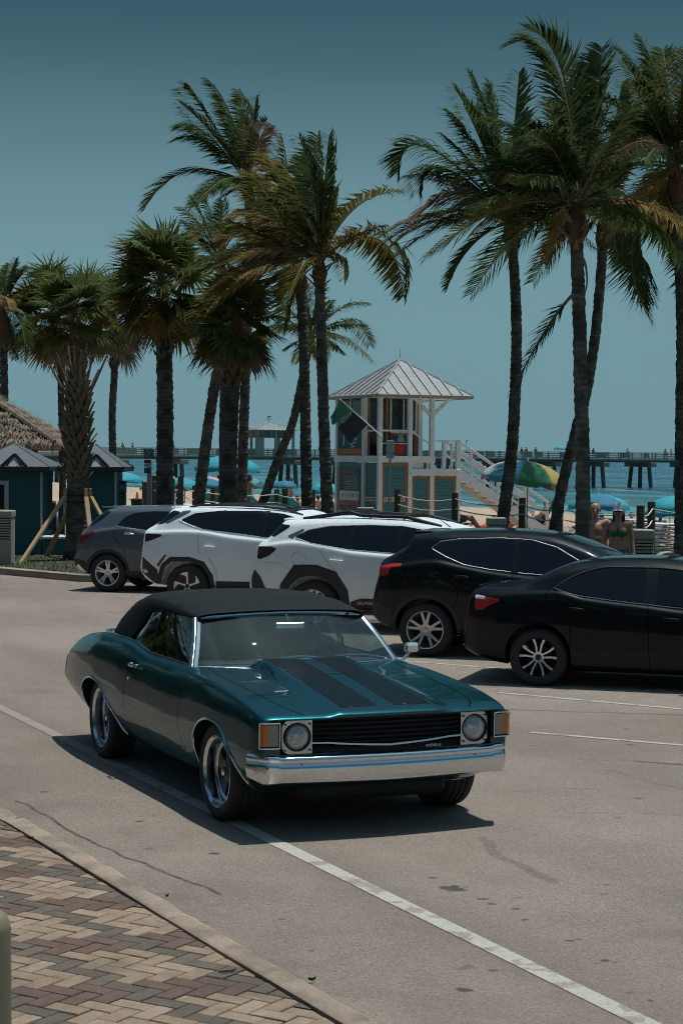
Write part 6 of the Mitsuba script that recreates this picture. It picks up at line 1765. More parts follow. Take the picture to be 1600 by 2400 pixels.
# stair down to the sand
for b in (-.02, .95):
    s0, s1 = np.array([3.0, b, ZL - .14]), np.array([6.6, b, -.1])
    tp_('stringer', bar(s0, s1, .06, .30, .01), 'mat_white_wood')
    tp_('handrail', bar(s0 + [-.04, 0, 1.10], s1 + [-.04, 0, 1.10], .07, .09, .01), 'mat_white_wood')
    tp_('handrail', bar(s0 + [-.04, 0, .66], s1 + [-.04, 0, .66], .05, .09, .01), 'mat_white_wood')
    for q in (.13, .42, .72, .97):
        p = s0 + (s1 - s0) * q
        tp_('baluster', bx(p[0] - .045, p[0] + .045, b - .045, b + .045, p[2] - .1, p[2] + 1.12), 'mat_white_wood')
for q in range(13):
    p = np.array([3.0, 0, ZL - .1]) + np.array([3.6, 0, -2.1]) * (q + .5) / 13
    tp_('stair_tread', bx(p[0] - .12, p[0] + .12, .02, .92, p[2], p[2] + .035), 'mat_pale_wood')
# loose things on the deck
solo('float_box', 'red rescue float box on the tower deck', 'box', tf(bx(.62, 1.02, .12, .4, ZD + .006, ZD + .43, .04)), 'mat_red_cloth', False)
solo('orange_cooler', 'small orange drink cooler on the lower tower landing', 'cooler', tf(cat([bx(1.62, 1.86, .15, .42, ZL + .006, ZL + .30, .04), bx(1.61, 1.87, .14, .43, ZL + .31, ZL + .36, .02)])), 'mat_orange_trim', False)
solo('blue_bag', 'dusty blue bag hanging on the tower rail', 'bag', tf(hull([(.72, -.05, 3.42), (.76, -.05, 3.42), (.60, -.04, 3.08), (.92, -.04, 3.08), (.62, -.12, 3.06), (.90, -.12, 3.06)])), 'mat_print_grey', False)
fp0, fp1 = np.array([1.34, 63.4, 3.12]), np.array([-.10, 62.6, 4.36])
solo('flagpole', 'slanting white flagpole fixed to the corner post of the tower', 'flagpole', tube([fp0, fp1], .025, 8), 'mat_white_wood')
pr('mat_flag_green', (0.01, 0.15, 0.085), 0.7)
pr('mat_flag_navy', (0.006, 0.018, 0.035), 0.7)


def flag(name, label, P00, P10, P01, P11, m, amp):
    P00, P10, P01, P11 = map(np.array, (P00, P10, P01, P11))
    u, v = np.linspace(0, 1, 14), np.linspace(0, 1, 14)
    g = np.array([[(P00 * (1 - a) + P10 * a) * (1 - b) + (P01 * (1 - a) + P11 * a) * b + np.array([0, amp * math.sin(b * 9 + a * 3) * b, amp * .4 * math.sin(b * 7 + a * 5) * b]) for b in v] for a in u])
    solo(name, label, 'flag', thicken(sheet(g), .006), m, True)


flag('green_flag', 'green flag blowing from the upper end of the tower flagpole', fp1 + [.03, 0, -.05], fp1 + (fp0 - fp1) * .30, fp1 + [-.30, .05, -.62], fp1 + [-.22, .05, -.85], 'mat_flag_green', .10)
flag('navy_flag', 'dark blue flag hanging diamond shaped below the green one', fp1 + (fp0 - fp1) * .34, fp1 + (fp0 - fp1) * .66, fp1 + (fp0 - fp1) * .34 + [-.52, .05, -.55], fp1 + (fp0 - fp1) * .66 + [-.58, .05, -.62], 'mat_flag_navy', .05)

# ------------------------------------------------------------------ the fishing pier
PO = np.array([-34.0, 260.3, 0.0])
pf = FR(PO)
pier = thing('fishing_pier', 'long grey fishing pier on battered piles reaching out over the sea', 'pier')
pr('mat_pier', grain((0.25, 0.235, 0.20), 0.18, 0.8), 0.85)
pr('mat_pier_rail', grain((0.30, 0.28, 0.235), 0.22, 1.6), 0.85)
pr('mat_pier_dark', grain((0.12, 0.112, 0.095), 0.2, 1), 0.85)
part(pier, 'deck', pf(bx(-40, 160, 0, 7.4, 2.02, 2.26, .02)), 'mat_pier', False)
part(pier, 'girder', pf(cat([bx(-40, 160, .15, .75, 1.72, 2.02, .02), bx(-40, 160, 3.3, 4.1, 1.72, 2.02, .02), bx(-40, 160, 6.6, 7.2, 1.72, 2.02, .02)])), 'mat_pier_dark', False)
for b in (.06, 7.34):
    ms = [bx(-40, 160, b - .12, b + .12, 3.24, 3.31, .01)] + [bx(-40, 160, b - .03, b + .03, z, z + .17, .01) for z in (2.36, 2.66, 2.96)]
    part(pier, 'railing', pf(cat(ms)), 'mat_pier_rail', False)
    rp_ = part(pier, 'railing_post', pf(cat([bx(a - .07, a + .07, b - .09, b + .05, 2.0, 3.25, .01) for a in np.arange(-40, 160, 2.15)])), 'mat_pier', False)
    labels[rp_] = {'kind': 'stuff', 'label': 'close set railing posts'}
rngp = np.random.default_rng(9)
labels[part(pier, 'railing_board', pf(cat([bx(a, a + rngp.uniform(.8, 2.0), .08, .11, 2.34, 3.2, .01) for a in np.arange(-40, 158, 2.15) if rngp.random() < .62])), 'mat_pier_rail', False)] = {'kind': 'stuff', 'label': 'uneven boards along the pier railing'}
for i in range(-3, 19):
    a = (12.1 + i * 7.83) / .91
    bt = part(pier, 'bent_cap', pf(bx(a - .55, a + .55, -.1, 7.5, 1.02, 1.72, .06)), 'mat_pier', False)
    for b, db in ((1.2, -1.0), (3.7, 0), (6.2, 1.0)):
        part(bt, 'pile', pf(bar((a, b + db, -5), (a, b, 1.04), .52, .52, .08)), 'mat_pier_dark', False)
for x in (21.96, 38.3, -21.9, -48.0, 5.0):
    a = (x + 34.0) / .91
    lk = thing('pier_lamp', {21.96: 'lamp post on the pier between the tower and the right palms', 38.3: 'lamp post on the pier seen right of the thick palm', -21.9: 'lamp post on the pier right of the broad fan palm', -48.0: 'lamp post on the pier behind the left palms', 5.0: 'lamp post on the pier behind the lifeguard tower'}[x], 'lamp post', 'lamp posts on the pier')
    part(lk, 'pole', pf(tube([(a, 7.1, 2.2), (a, 7.1, 4.9)], .055, 6)), 'mat_pier_dark', True)
    part(lk, 'head', pf(rbox([a, 6.9, 4.93], [.22, .5, .1], .03)), 'mat_galv', False)
# the shelter on the pier
sh = thing('pier_shelter', 'open shelter with pale ribbed hip roof and wind vane standing on the pier', 'shelter')
sf = FR((-11.7, 267.0, 0))
o0, o1 = -.55, 5.9
for a in (0, 2.65, 5.3):
    for b in (0, 2.65, 5.3):
        if (a, b) != (2.65, 2.65):
            part(sh, 'post', sf(bx(a - .16, a + .16, b - .16, b + .16, 2.2, 5.9)), 'mat_pier', False)
part(sh, 'brick_pier', sf(bx(-.35, .75, -.35, .35, 2.2, 4.9)), 'mat_pier', False)
for a0, a1, b0, b1 in ((0, 5.3, -.08, .08), (0, 5.3, 5.22, 5.38), (-.08, .08, 0, 5.3), (5.22, 5.38, 0, 5.3)):
    part(sh, 'frieze', sf(bx(a0, a1, b0, b1, 4.86, 5.86)), 'mat_pier_dark', False)
    for q in np.linspace(.12, .88, 4):
        a, b = a0 + (a1 - a0) * q, b0 + (b1 - b0) * q
        part(sh, 'frieze_stud', sf(bx(a - .1, a + .1, b - .1, b + .1, 4.88, 5.84)), 'mat_pier', False)
ap2 = np.array([2.65, 2.65, 7.06])
Q_ = [np.array(p) for p in ((o0, o0, 5.92), (o1, o0, 5.92), (o1, o1, 5.92), (o0, o1, 5.92))]
rf2 = part(sh, 'roof', sf(thicken(cat([tm([Q_[i], Q_[(i + 1) % 4], ap2], [[0, 1, 2]]) for i in range(4)]), .08)), 'mat_roof_white', False)
for i in range(4):
    A_, B_ = Q_[i], Q_[(i + 1) % 4]
    part(rf2, 'hip_cap', sf(tube([A_, ap2], .07, 6)), 'mat_roof_white')
    for q in np.linspace(0, 1, 12)[1:-1]:
        p0, mid = A_ + (B_ - A_) * q, (A_ + B_) / 2
        p1 = p0 + (ap2 - mid) * (1 - abs(2 * q - 1))
        part(rf2, 'seam', sf(bar(p0 + [0, 0, .05], p1 + [0, 0, .05], .06, .08, .01)), 'mat_galv', False)
vn = part(rf2, 'wind_vane', sf(cat([tube([ap2, ap2 + [0, 0, .75]], .03, 5), hull([(2.2, 2.65, 7.72), (3.1, 2.65, 7.9), (2.9, 2.7, 7.72), (2.5, 2.6, 7.9)]), tube([(2.2, 2.65, 7.45), (3.1, 2.65, 7.45)], .025, 5), tube([(2.65, 2.2, 7.45), (2.65, 3.1, 7.45)], .025, 5)])), 'mat_pier_dark', False)

# ------------------------------------------------------------------ blue kiosks, wall, thatched hut
pr('mat_kiosk_roof', grain((0.105, 0.115, 0.125), 0.08, 4), 0.5)
pr('mat_kiosk_dark', (0.03, 0.033, 0.036), 0.6)
pr('mat_trim_pale', grain((0.42, 0.43, 0.41), 0.06, 8), 0.6)


def kiosk(name, label, x0, x1, y0, dep, window):
    k = thing(name, label, 'kiosk', 'blue kiosks by the plaza')
    zb, zt = .08, 2.10
    part(k, 'wall', rbox([(x0 + x1) / 2, y0 + dep / 2, (zb + zt) / 2], [x1 - x0, dep, zt - zb], .01), 'mat_teal_dark', False)
    part(k, 'plinth', rbox([(x0 + x1) / 2, y0 + dep / 2, .28], [x1 - x0 + .08, dep + .08, .42], .012), 'mat_teal_dark', False)
    part(k, 'base_kerb', rbox([(x0 + x1) / 2, y0 + dep / 2, .07], [x1 - x0 + .14, dep + .14, .06], .01), 'mat_trim_pale', False)
    for sx, x in ((-1, x0), (1, x1)):
        part(k, 'corner_trim', rbox([x + sx * .012, y0 + .08, 1.28], [.03, .20, 1.55], .005), 'mat_trim_pale', False)
    ov = .26
    E4 = [np.array(p) for p in ((x0 - ov, y0 - ov, 2.18), (x1 + ov, y0 - ov, 2.18), (x1 + ov, y0 + dep + ov, 2.18), (x0 - ov, y0 + dep + ov, 2.18))]
    r0, r1 = np.array([(x0 + x1) / 2, y0 + dep * .42, 2.72]), np.array([(x0 + x1) / 2, y0 + dep * .58, 2.72])
    rm_ = cat([tm([E4[0], E4[1], r0], [[0, 1, 2]]), tm([E4[1], E4[2], r1, r0], [[0, 1, 2], [0, 2, 3]]), tm([E4[2], E4[3], r1], [[0, 1, 2]]), tm([E4[3], E4[0], r0, r1], [[0, 1, 2], [0, 2, 3]])])
    r = part(k, 'roof', thicken(rm_, .04), 'mat_kiosk_roof', False)
    part(r, 'fascia', rbox([(x0 + x1) / 2, y0 + dep / 2, 2.12], [x1 - x0 + 2 * ov - .01, dep + 2 * ov - .01, .10], .01), 'mat_kiosk_dark', False)
    cx = (x0 + x1) / 2 + (x1 - x0) * .12
    tri = [(cx - .30, y0 - ov - .03, 2.18), (cx + .30, y0 - ov - .03, 2.18), (cx, y0 - ov + .10, 2.46)]
    part(r, 'gable', thicken(tm(np.array(tri), [[0, 1, 2]]), .03), 'mat_trim_pale', False)
    for a, b in ((0, 2), (1, 2)):
        part(r, 'gable_edge', bar(np.array(tri[a]) + [0, -.03, 0], np.array(tri[b]) + [0, -.03, .01], .04, .07, .006), 'mat_kiosk_dark', False)
    for q in (-.12, .13):
        part(r, 'gable_bar', bar((cx + q * .7, y0 - ov - .03, 2.36 if abs(q) < .125 else 2.35), (cx + q * 1.35, y0 - ov - .06, 2.19), .03, .04, .005), 'mat_kiosk_dark', False)
    part(r, 'ridge_cap', tube([r0 + [0, -.02, .01], r1 + [0, 0, .01]], .02, 6), 'mat_trim_pale')
    part(r, 'hip_cap', tube([r0, E4[1]], .016, 6), 'mat_kiosk_roof')
    part(r, 'hip_cap', tube([r0, E4[0]], .016, 6), 'mat_kiosk_roof')
    if window:
        w = part(k, 'window', rbox([x0 + .42, y0 - .01, 1.44], [.5, .04, .62], .004), 'mat_window_dark', False)
        part(w, 'frame', cat([rbox([x0 + .42 + s * .29, y0 - .02, 1.44], [.10, .06, .80], .008) for s in (-1, 1)] + [rbox([x0 + .42, y0 - .02, 1.44 + s * .35], [.48, .06, .10], .008) for s in (-1, 1)]), 'mat_trim_pale', False)
    return k


kiosk('kiosk', 'dark teal kiosk with grey hip roof and pale window, at the left edge', -8.60, -7.10, 45.0, 1.9, True)
kiosk('kiosk', 'dark teal kiosk with grey roof behind the propped palm', -6.55, -5.47, 46.0, 1.7, False)
lw = thing('low_wall', 'low teal garden wall with a white coping between the kiosks', 'wall')
part(lw, 'wall', rbox([-6.55, 45.1, .27], [.92, .22, .42], .01), 'mat_teal_dark', False)
part(lw, 'coping', rbox([-6.55, 45.1, .51], [.98, .30, .07], .02), 'mat_white_wood', False)
# thatched hut
hut = thing('thatched_hut', 'open hut with a shaggy brown palm thatch roof behind the left kiosk', 'hut')
hc, hs, hz0, hz1 = np.array([-12.6, 60.2]), 4.1, 2.75, 5.35
HQ = [np.array([hc[0] + sx * hs, hc[1] + sy * hs * .9, hz0]) for sx, sy in ((-1, -1), (1, -1), (1, 1), (-1, 1))]
hap = np.array([hc[0] - .3, hc[1], hz1])
pr('mat_thatch', lambda p, n, uv: mix((0.075, 0.058, 0.042), (0.34, 0.265, 0.19), noise(p.x * 17, p.y * 17, p.z * 17)), 0.9)
part(hut, 'roof', thicken(cat([tm([HQ[i], HQ[(i + 1) % 4], hap], [[0, 1, 2]]) for i in range(4)]), .2), 'mat_thatch', False)
rngh = np.random.default_rng(21)
R0, D1, D2, LN, WD = [], [], [], [], []
for i, cnt in ((0, 5200), (1, 2600)):
    A_, B_ = HQ[i], HQ[(i + 1) % 4]
    mid = (A_ + B_) / 2
    dn = unit(mid - hap)
    nn = np.cross(B_ - A_, hap - A_)
    nn = nn / np.linalg.norm(nn)
    for q in range(cnt):
        h = rngh.random() ** .8
        h = (np.floor(h * 13) + rngh.uniform(0, .5)) / 13
        w = rngh.random()
        p = hap + (A_ + (B_ - A_) * w - hap) * min(1.0, h + .02)
        R0.append(p + nn * rngh.uniform(.02, .10))
        d = dn + rngh.normal(0, .25, 3) + nn * rngh.uniform(.0, .35)
        D1.append(d)
        D2.append(d - [0, 0, .5] + rngh.normal(0, .15, 3))
        LN.append(rngh.uniform(.22, .5))
        WD.append(np.cross(dn, nn))
thm = strips(np.array(R0), unit(np.array(D1)), unit(np.array(D2)), np.array(LN), np.full(len(LN), .035), unit(np.array(WD)))
kt = part(hut, 'thatch_strand', thm, 'mat_thatch', False)
labels[kt] = {'kind': 'stuff', 'label': 'shaggy palm thatch'}
part(hut, 'ridge_leaf', tube([hap + [0, 0, .03], (hap + HQ[1]) / 2 + [0, 0, .08], HQ[1] + [0, 0, .08]], [.14, .11, .07], 7), 'mat_boot')
for x, y in ((-9.2, 57.2), (-10.9, 57.0), (-9.2, 62.8), (-15.5, 57.2)):
    part(hut, 'post', tube([(x, y, .1), (x, y, 3.1)], .09, 8), 'mat_wood_post')
aw = thing('aqua_awning', 'bright aqua slatted awning under the thatched roof', 'awning')
pr('mat_aqua', (0.03, 0.42, 0.47), 0.55)
for q in range(5):
    part(aw, 'slat', bar((-10.3, 63 + q * .3, 2.33 - q * .045 + .06), (-9.0, 63 + q * .3, 2.25 - q * .045 + .06), .22, .02, .004), 'mat_aqua', False)
for x in (-10.2, -9.1):
    part(aw, 'post', tube([(x, 63.6, .0), (x, 63.6, 2.28)], .05, 8), 'mat_wood_post')

# ------------------------------------------------------------------ signs, posts, ropes, bins
pr('mat_sign_teal', (0.012, 0.10, 0.125), 0.5)
pr('mat_sign_print', (0.45, 0.56, 0.55), 0.5)


def upright(mesh, x, y, z):
    """Lettering made in xy -> standing, facing the camera (-y)."""
    m = mesh.copy()
    v = np.asarray(m.vertices)
    m.vertices = np.column_stack([x + v[:, 0], y - v[:, 2], z + v[:, 1]])
    return m


def upright_ring(x, y, z, r0, r1):
    rg = lathe([(r0, 0), (r1, 0), (r1, .006), (r0, .006)], 28, close=True)
    return upright(rg, x, y, z)


sg = thing('parking_sign', 'teal parking sign with a white letter P in a ring, on a grey post', 'sign')
part(sg, 'post', rbox([-5.04, 50.05, 1.2], [.12, .10, 2.3], .01), 'mat_galv', False)
pn = part(sg, 'panel', rbox([-5.045, 49.98, 2.50], [.26, .02, .25], .006), 'mat_sign_teal', False)
l_ = text_mesh('P', .12, .006, True)
part(pn, 'letter', upright(l_, -5.045 - l_.bounds[1][0] / 2, 49.965, 2.44), 'mat_sign_print', False, label='white letter P')
part(pn, 'ring', upright_ring(-5.045, 49.968, 2.50, .095, .108), 'mat_sign_print')
for z, m in ((2.30, 'mat_red_dark'), (2.20, 'mat_print_white'), (2.06, 'mat_sign_teal')):
    s_ = part(sg, 'small_plate', rbox([-5.09, 49.985, z], [.16, .014, .09 if z > 2.1 else .14], .004), m, False)
    if m == 'mat_print_white':
        part(s_, 'text_line', cat([rbox([-5.09, 49.976, z + q], [.12, .004, .010], .001) for q in (-.022, 0, .022)]), 'mat_sign_teal', False)
py = thing('pay_station', 'dark teal pay station pillar with a letter P and small vertical writing', 'pay station')
part(py, 'pillar', rbox([-5.42, 47.0, .95], [.24, .2, 1.75], .03), 'mat_teal_dark', False)
part(py, 'ring', upright_ring(-5.42, 46.892, 1.66, .075, .085), 'mat_sign_print')
l_ = text_mesh('P', .085, .006, True)
part(py, 'letter', upright(l_, -5.42 - l_.bounds[1][0] / 2, 46.892, 1.62), 'mat_sign_print', False, label='letter P')
for q, ch in enumerate('PAYMENT'[:5]):
    pass
for q in range(6):
    part(py, 'small_mark', cat([rbox([-5.42, 46.893, 1.47 - q * .085], [.055, .006, .012], .001), rbox([-5.42 + (.02 if q % 2 else -.02), 46.893, 1.45 - q * .085], [.012, .006, .04], .001)]), 'mat_sign_print', False)
tb = thing('teal_pillar', 'narrow teal post at the right side of the broad fan palm', 'post')
part(tb, 'pillar', rbox([-4.62, 52.0, .95], [.16, .16, 1.75], .03), 'mat_teal_dark', False)
part(tb, 'cap', rbox([-4.62, 52.0, 1.86], [.18, .18, .05], .02), 'mat_galv', False)
ts = thing('rules_sign', 'white beach rules sign with printed lines on a thin post before the tower', 'sign')
part(ts, 'post', tube([(1.12, 46.06, .05), (1.17, 46.06, 2.85)], .025, 8), 'mat_galv')
p_ = part(ts, 'panel', xf(rbox([0, 0, 0], [.19, .016, .44], .006), (1.165, 46.0, 2.66)), 'mat_print_white', False)
part(p_, 'text_line', cat([rbox([1.165, 45.988, 2.50 + q * .045], [.13, .004, .014], .001) for q in range(7)]), 'mat_print_grey', False)
part(p_, 'red_symbol', rbox([1.25, 45.988, 2.56], [.03, .004, .05], .001), 'mat_print_red', False)

POSTS = [(-6.18, 60, 1.62), (-5.95, 58, 1.62), (-5.6, 57, 1.84), (-5.3, 62, 1.5), (-4.72, 56, 1.84), (-4.45, 58, 1.55), (-4.1, 61, 1.45), (-2.1, 62, 1.38), (-1.9, 64, 1.35), (-.88, 58, 1.45), (1.56, 53, 1.58), (2.97, 50, 1.55), (4.73, 50, 1.43), (5.72, 50, 1.32), (6.5, 41.5, 1.47), (6.98, 43, 1.52), (5.68, 43, 1.50)]
pl_lab = ['wooden rope post left of the pay station', 'leaning wooden post behind the second kiosk', 'wooden post just right of the parking sign', 'short wooden post behind the parking sign', 'wooden rope post right of the broad fan palm', 'second wooden rope post right of the broad fan palm', 'wooden post below the blue umbrella', 'wooden post behind the curved palm trunk', 'wooden post under the dark blue umbrella', 'wooden rope post between the two central palm trunks', 'leaning wooden post in front of the tower door panel', 'wooden rope post at the foot of the tower stair', 'wooden post behind the reclining beach chair', 'wooden rope post left of the thick palm trunk', 'wooden post left of a pair behind the louvred bin', 'taller wooden post behind the louvred bin', 'dark wooden post behind the bald man']
post_top = []
for (x, y, z), lb in zip(POSTS, pl_lab):
    lean = .05 if 'leaning' in lb else 0.006
    solo('rope_post', lb, 'post', tube([(x - lean, y, -.3), (x, y, z)], [.095, .09], 10), 'mat_wood_post', 30, 'wooden rope posts along the beach')
    post_top.append(np.array([x, y, z]))


def rope(i, j, sag, dz, label):
    a, b = post_top[i] - [0, .1, dz], post_top[j] - [0, .1, dz]
    t = np.linspace(0, 1, 14)[:, None]
    solo('rope', label, 'rope', tube(a + (b - a) * t - np.array([0, 0, 1]) * sag * 4 * t * (1 - t), .016, 5, cap=False), 'mat_rope', True, 'white ropes between the posts')


seg_name = ['left of the parking sign', 'behind the broad fan palm', 'right of the broad fan palm', 'behind the booted palm', 'left of the two central palm trunks', 'in front of the tower doors', 'below the tower stair', 'behind the dark beach chairs', 'behind the couple', 'between the paired posts by the louvred bin']
for (i, j), nm in zip(((0, 3), (2, 4), (4, 5), (5, 7), (7, 9), (10, 11), (11, 12), (12, 13), (13, 14), (14, 15)), seg_name):
    rope(i, j, .10, .16, 'upper white rope ' + nm)
    rope(i, j, .10, .42, 'lower white rope ' + nm)
t = np.linspace(0, 1, 12)[:, None]
a_, b_ = post_top[15] - [0, .1, .16], np.array([9.5, 41.0, 1.2])
solo('rope', 'white rope running off the right edge from the taller post', 'rope', tube(a_ + (b_ - a_) * t - np.array([0, 0, 1]) * .3 * t * (1 - t), .016, 5, cap=False), 'mat_rope', True, 'white ropes between the posts')

pr('mat_bin', grain((0.30, 0.275, 0.225), 0.1, 9), 0.85)
pr('mat_bin_dark', grain((0.05, 0.05, 0.045), 0.15, 9), 0.85)


def louvre_bin(label, x, y, w, z1, dark=False, z0=0.02):
    k = thing('litter_bin', label, 'litter bin', 'concrete litter bins with louvres')
    m = 'mat_bin_dark' if dark else 'mat_bin'
    part(k, 'body', rbox([x, y, (z0 + z1) / 2], [w * .94, w * .94, z1 - z0 - .04], .015), m, False)
    part(k, 'lid', rbox([x, y, z1 - .07], [w, w, .15], .02), m, False)
    n = 8
    for q in range(n):
        z = z1 - .19 - q * .055
        part(k, 'louvre', rbox([x, y - w * .475, z], [w * .80, .03, .035], .006), m, False)
    part(k, 'recess', rbox([x, y - w * .468, z1 - .19 - 3.5 * .055], [w * .82, .012, .46], .003), 'mat_dark', False)


louvre_bin('concrete louvred bin at the left edge in front of the kiosk', -7.28, 41.0, .50, 1.26)
louvre_bin('louvred bin between the pay station and the parking sign', -5.46, 51.0, .30, 1.30, True)
louvre_bin('pale louvred bin between the seated beachgoers', 3.24, 40.0, .40, 1.23)
louvre_bin('tall louvred bin right of the couple', 4.93, 31.4, .40, 1.33)
louvre_bin('pale bin whose lid shows above the wagon roof', .6, 48.0, .42, 1.20)
arc = Polygon([(.62 * math.cos(t), .62 * math.sin(t)) for t in np.linspace(0, PI, 25)])
ah = extrude(arc, .30)
ah.vertices = np.column_stack([4.66 + ah.vertices[:, 0] * .62, 27.0 + ah.vertices[:, 2], .62 + ah.vertices[:, 1] * .9])
ck = thing('concrete_bollard', 'round topped concrete block behind the black saloon', 'bollard')
part(ck, 'head', ah, 'mat_concrete', 30)
part(ck, 'block', rbox([4.66, 27.15, .31], [.74, .28, .62], .02), 'mat_concrete', False)


def cone(label, x, y, z, h, band=False):
    k = thing('traffic_cone', label, 'traffic cone', 'orange traffic cones on the sand')
    part(k, 'cone', lathe([(1e-3, h), (.03, h), (.13 * h / .7, .05), (.14 * h / .7, .04)], 20), 'mat_orange', 30, place=((x, y, z), 0))
    part(k, 'base', rbox([x, y, z + .02], [.36 * h / .7, .36 * h / .7, .04], .01), 'mat_orange', False)
    if band:
        for a, b in ((.38, .58), (.70, .82)):
            part(k, 'white_band', lathe([(.132 * (1 - a) * h / .7 + .028, a * h), (.132 * (1 - b) * h / .7 + .030, b * h)], 20), 'mat_white_plastic', True, place=((x, y, z), 0))


cone('plain orange traffic cone on the sand near the right edge', 9.95, 58, ground_z(9.95, 58) - .03, .66)
cone('orange and white cone beside the tower poster', -.03, 66, ground_z(-.03, 66) - .03, .78, True)
cone('small orange cone between the kiosk and the fan palm', -9.1, 85, ground_z(-9.1, 85) - .03, .8)
bo = thing('stone_bollard', 'smooth beige bollard cut off at the left edge of the sidewalk', 'bollard')
part(bo, 'body', lathe([(.17, 0), (.172, .30), (.168, .73), (.155, .775), (.12, .80), (1e-3, .805)], 36), 'mat_bollard' if 'mat_bollard' in scene else pr('mat_bollard', grain((0.20, 0.175, 0.11), 0.1, 5), 0.65), 40, place=((-1.385, 7.05, 0.012), 0))

# a few bits of litter from the palms, on the bricks and by the kerb
pr('mat_twig', (.045, .032, .022), .9)
solo('twig', 'small dark bent twig lying on the brown bricks', 'twig', tube([(-.57, 9.10, .03), (-.535, 9.085, .036), (-.505, 9.11, .034), (-.49, 9.15, .032)], [.004, .006, .005, .003], 6), 'mat_twig')
for i_, (x, y, a, lb) in enumerate([(-.12, 9.02, .4, 'dry curled leaf on the road edge of the kerb'), (-.95, 10.55, 1.2, 'dark leaf scrap on the middle of the kerb'), (-1.98, 12.2, .2, 'dark leaf scrap on the far bricks'), (-1.10, 10.72, 2.0, 'brown leaf scrap in the gutter')]):
    u_ = np.linspace(-1, 1, 7)
    zb_ = .05 if i_ == 1 else (.03 if i_ == 2 else .012)
    g_ = np.array([[(x + .020 * p_ * math.cos(a) - .008 * q_ * (1 - p_ * p_) * math.sin(a), y + .020 * p_ * math.sin(a) + .008 * q_ * (1 - p_ * p_) * math.cos(a), zb_ + .012 * q_ * q_ + .008 * p_ * p_) for q_ in (-1, 0, 1)] for p_ in u_])
    solo('leaf_scrap', lb, 'leaf', thicken(sheet(g_), .002), 'mat_twig', True)
# ------------------------------------------------------------------ umbrellas, loungers and chairs
pr('mat_umb_teal', lambda p, n, uv: mi.Color3f(0.02, 0.31, 0.36) * (0.85 + 0.25 * noise(p.x * 6, p.y * 6, p.z * 6)), 0.7)
pr('mat_umb_blue', lambda p, n, uv: mi.Color3f(0.015, 0.16, 0.26) * (0.85 + 0.25 * noise(p.x * 6, p.y * 6, p.z * 6)), 0.7)
pr('mat_umb_pink', (0.5, 0.30, 0.24), 0.7)
for nm, c in (('white', (.55, .58, .62)), ('lilac', (.36, .42, .52)), ('sky', (.14, .42, .55)), ('green', (.10, .30, .17)), ('yellow', (.52, .42, .15)), ('orange', (.58, .22, .06)), ('red', (.5, .06, .07)), ('purple', (.2, .14, .3))):
    scene['mat_gore_' + nm] = {'type': 'principledthin', 'base_color': rgb(*c), 'roughness': .6, 'diff_trans': .5}


def umbrella(label, x, y, ztop, r, drop, mats, tilt=0.0, tdir=0.0, n=8, vent=True, group='beach umbrellas', rot=0.0):
    k = thing('beach_umbrella', label, 'umbrella', group)
    zg = ground_z(x, y) - .2
    R_ = trimesh.transformations.rotation_matrix(tilt, [math.cos(tdir), math.sin(tdir), 0])

    def place(m):
        m = m.copy()
        m.apply_transform(R_)
        m.apply_translation([x, y, ztop])
        return m
    for q in range(n):
        a0, a1 = q * 2 * PI / n + rot, (q + 1) * 2 * PI / n + rot
        rows = []
        for u in np.linspace(.04, 1, 9):
            row = []
            for w in np.linspace(0, 1, 7):
                a = a0 + (a1 - a0) * w
                rr = r * math.sin(u * 1.25) / math.sin(1.25)
                rr *= 1 - .05 * math.sin(w * PI) * u
                z = -drop * (1 - math.cos(u * 1.25)) / (1 - math.cos(1.25)) + .03 * r * math.sin(w * PI) * u * 0
                row.append((rr * math.cos(a), rr * math.sin(a), z - .015 * math.sin(w * PI) * u))
            rows.append(row)
        last = np.array(rows[-1])
        fl = last.copy()
        fl[:, 2] -= .11 * r + .03 * np.sin(np.linspace(0, 2 * PI, 7))
        rows.append(fl.tolist())
        part(k, 'panel', place(sheet(np.array(rows))), mats[q % len(mats)], 50)
    part(k, 'pole', tube([(x, y, zg), (x, y, ztop)], .022, 7), 'mat_alloy')
    part(k, 'finial', place(lathe([(1e-3, .10), (.02, .06), (.03, .0), (.05, -.01)], 10)), 'mat_white_plastic')
    ribs = [place(tube([(.05 * math.cos(a), .05 * math.sin(a), -.03), (r * .55 * math.cos(a), r * .55 * math.sin(a), -drop * .33), (r * .97 * math.cos(a), r * .97 * math.sin(a), -drop * .97)], .008, 4)) for a in np.arange(n) * 2 * PI / n]
    part(k, 'rib', cat(ribs), 'mat_galv')
    labels[numbered_last(k, 'rib')] = {'kind': 'stuff', 'label': 'thin umbrella ribs'}
    return k


def numbered_last(k, nm):
    return f'{k}__{nm}'


G8 = ['mat_gore_sky', 'mat_gore_green', 'mat_gore_yellow', 'mat_gore_orange', 'mat_gore_red', 'mat_gore_purple', 'mat_gore_lilac', 'mat_gore_white']
G8 = [G8[(i + 2) % 8] for i in range(8)]
umbrella('large rainbow striped umbrella by the foot of the tower stair', 4.86, 50.0, 2.40, 1.16, .50, ['mat_gore_orange', 'mat_gore_red', 'mat_gore_purple', 'mat_gore_lilac', 'mat_gore_white', 'mat_gore_sky', 'mat_gore_green', 'mat_gore_yellow'], .14, PI / 2, rot=-.24)
umbrella('large bright teal umbrella between the central palm trunks', -4.25, 71.0, 2.45, 1.22, .46, ['mat_umb_teal'], .02, PI / 2)
umbrella('mid blue umbrella with a pink one behind it', -5.65, 80.0, 1.50, .78, .30, ['mat_umb_blue'], .10, PI / 2)
umbrella('faded pink umbrella farther down the beach', -6.55, 95.0, 1.38, .72, .30, ['mat_umb_pink'], .08, PI / 2)
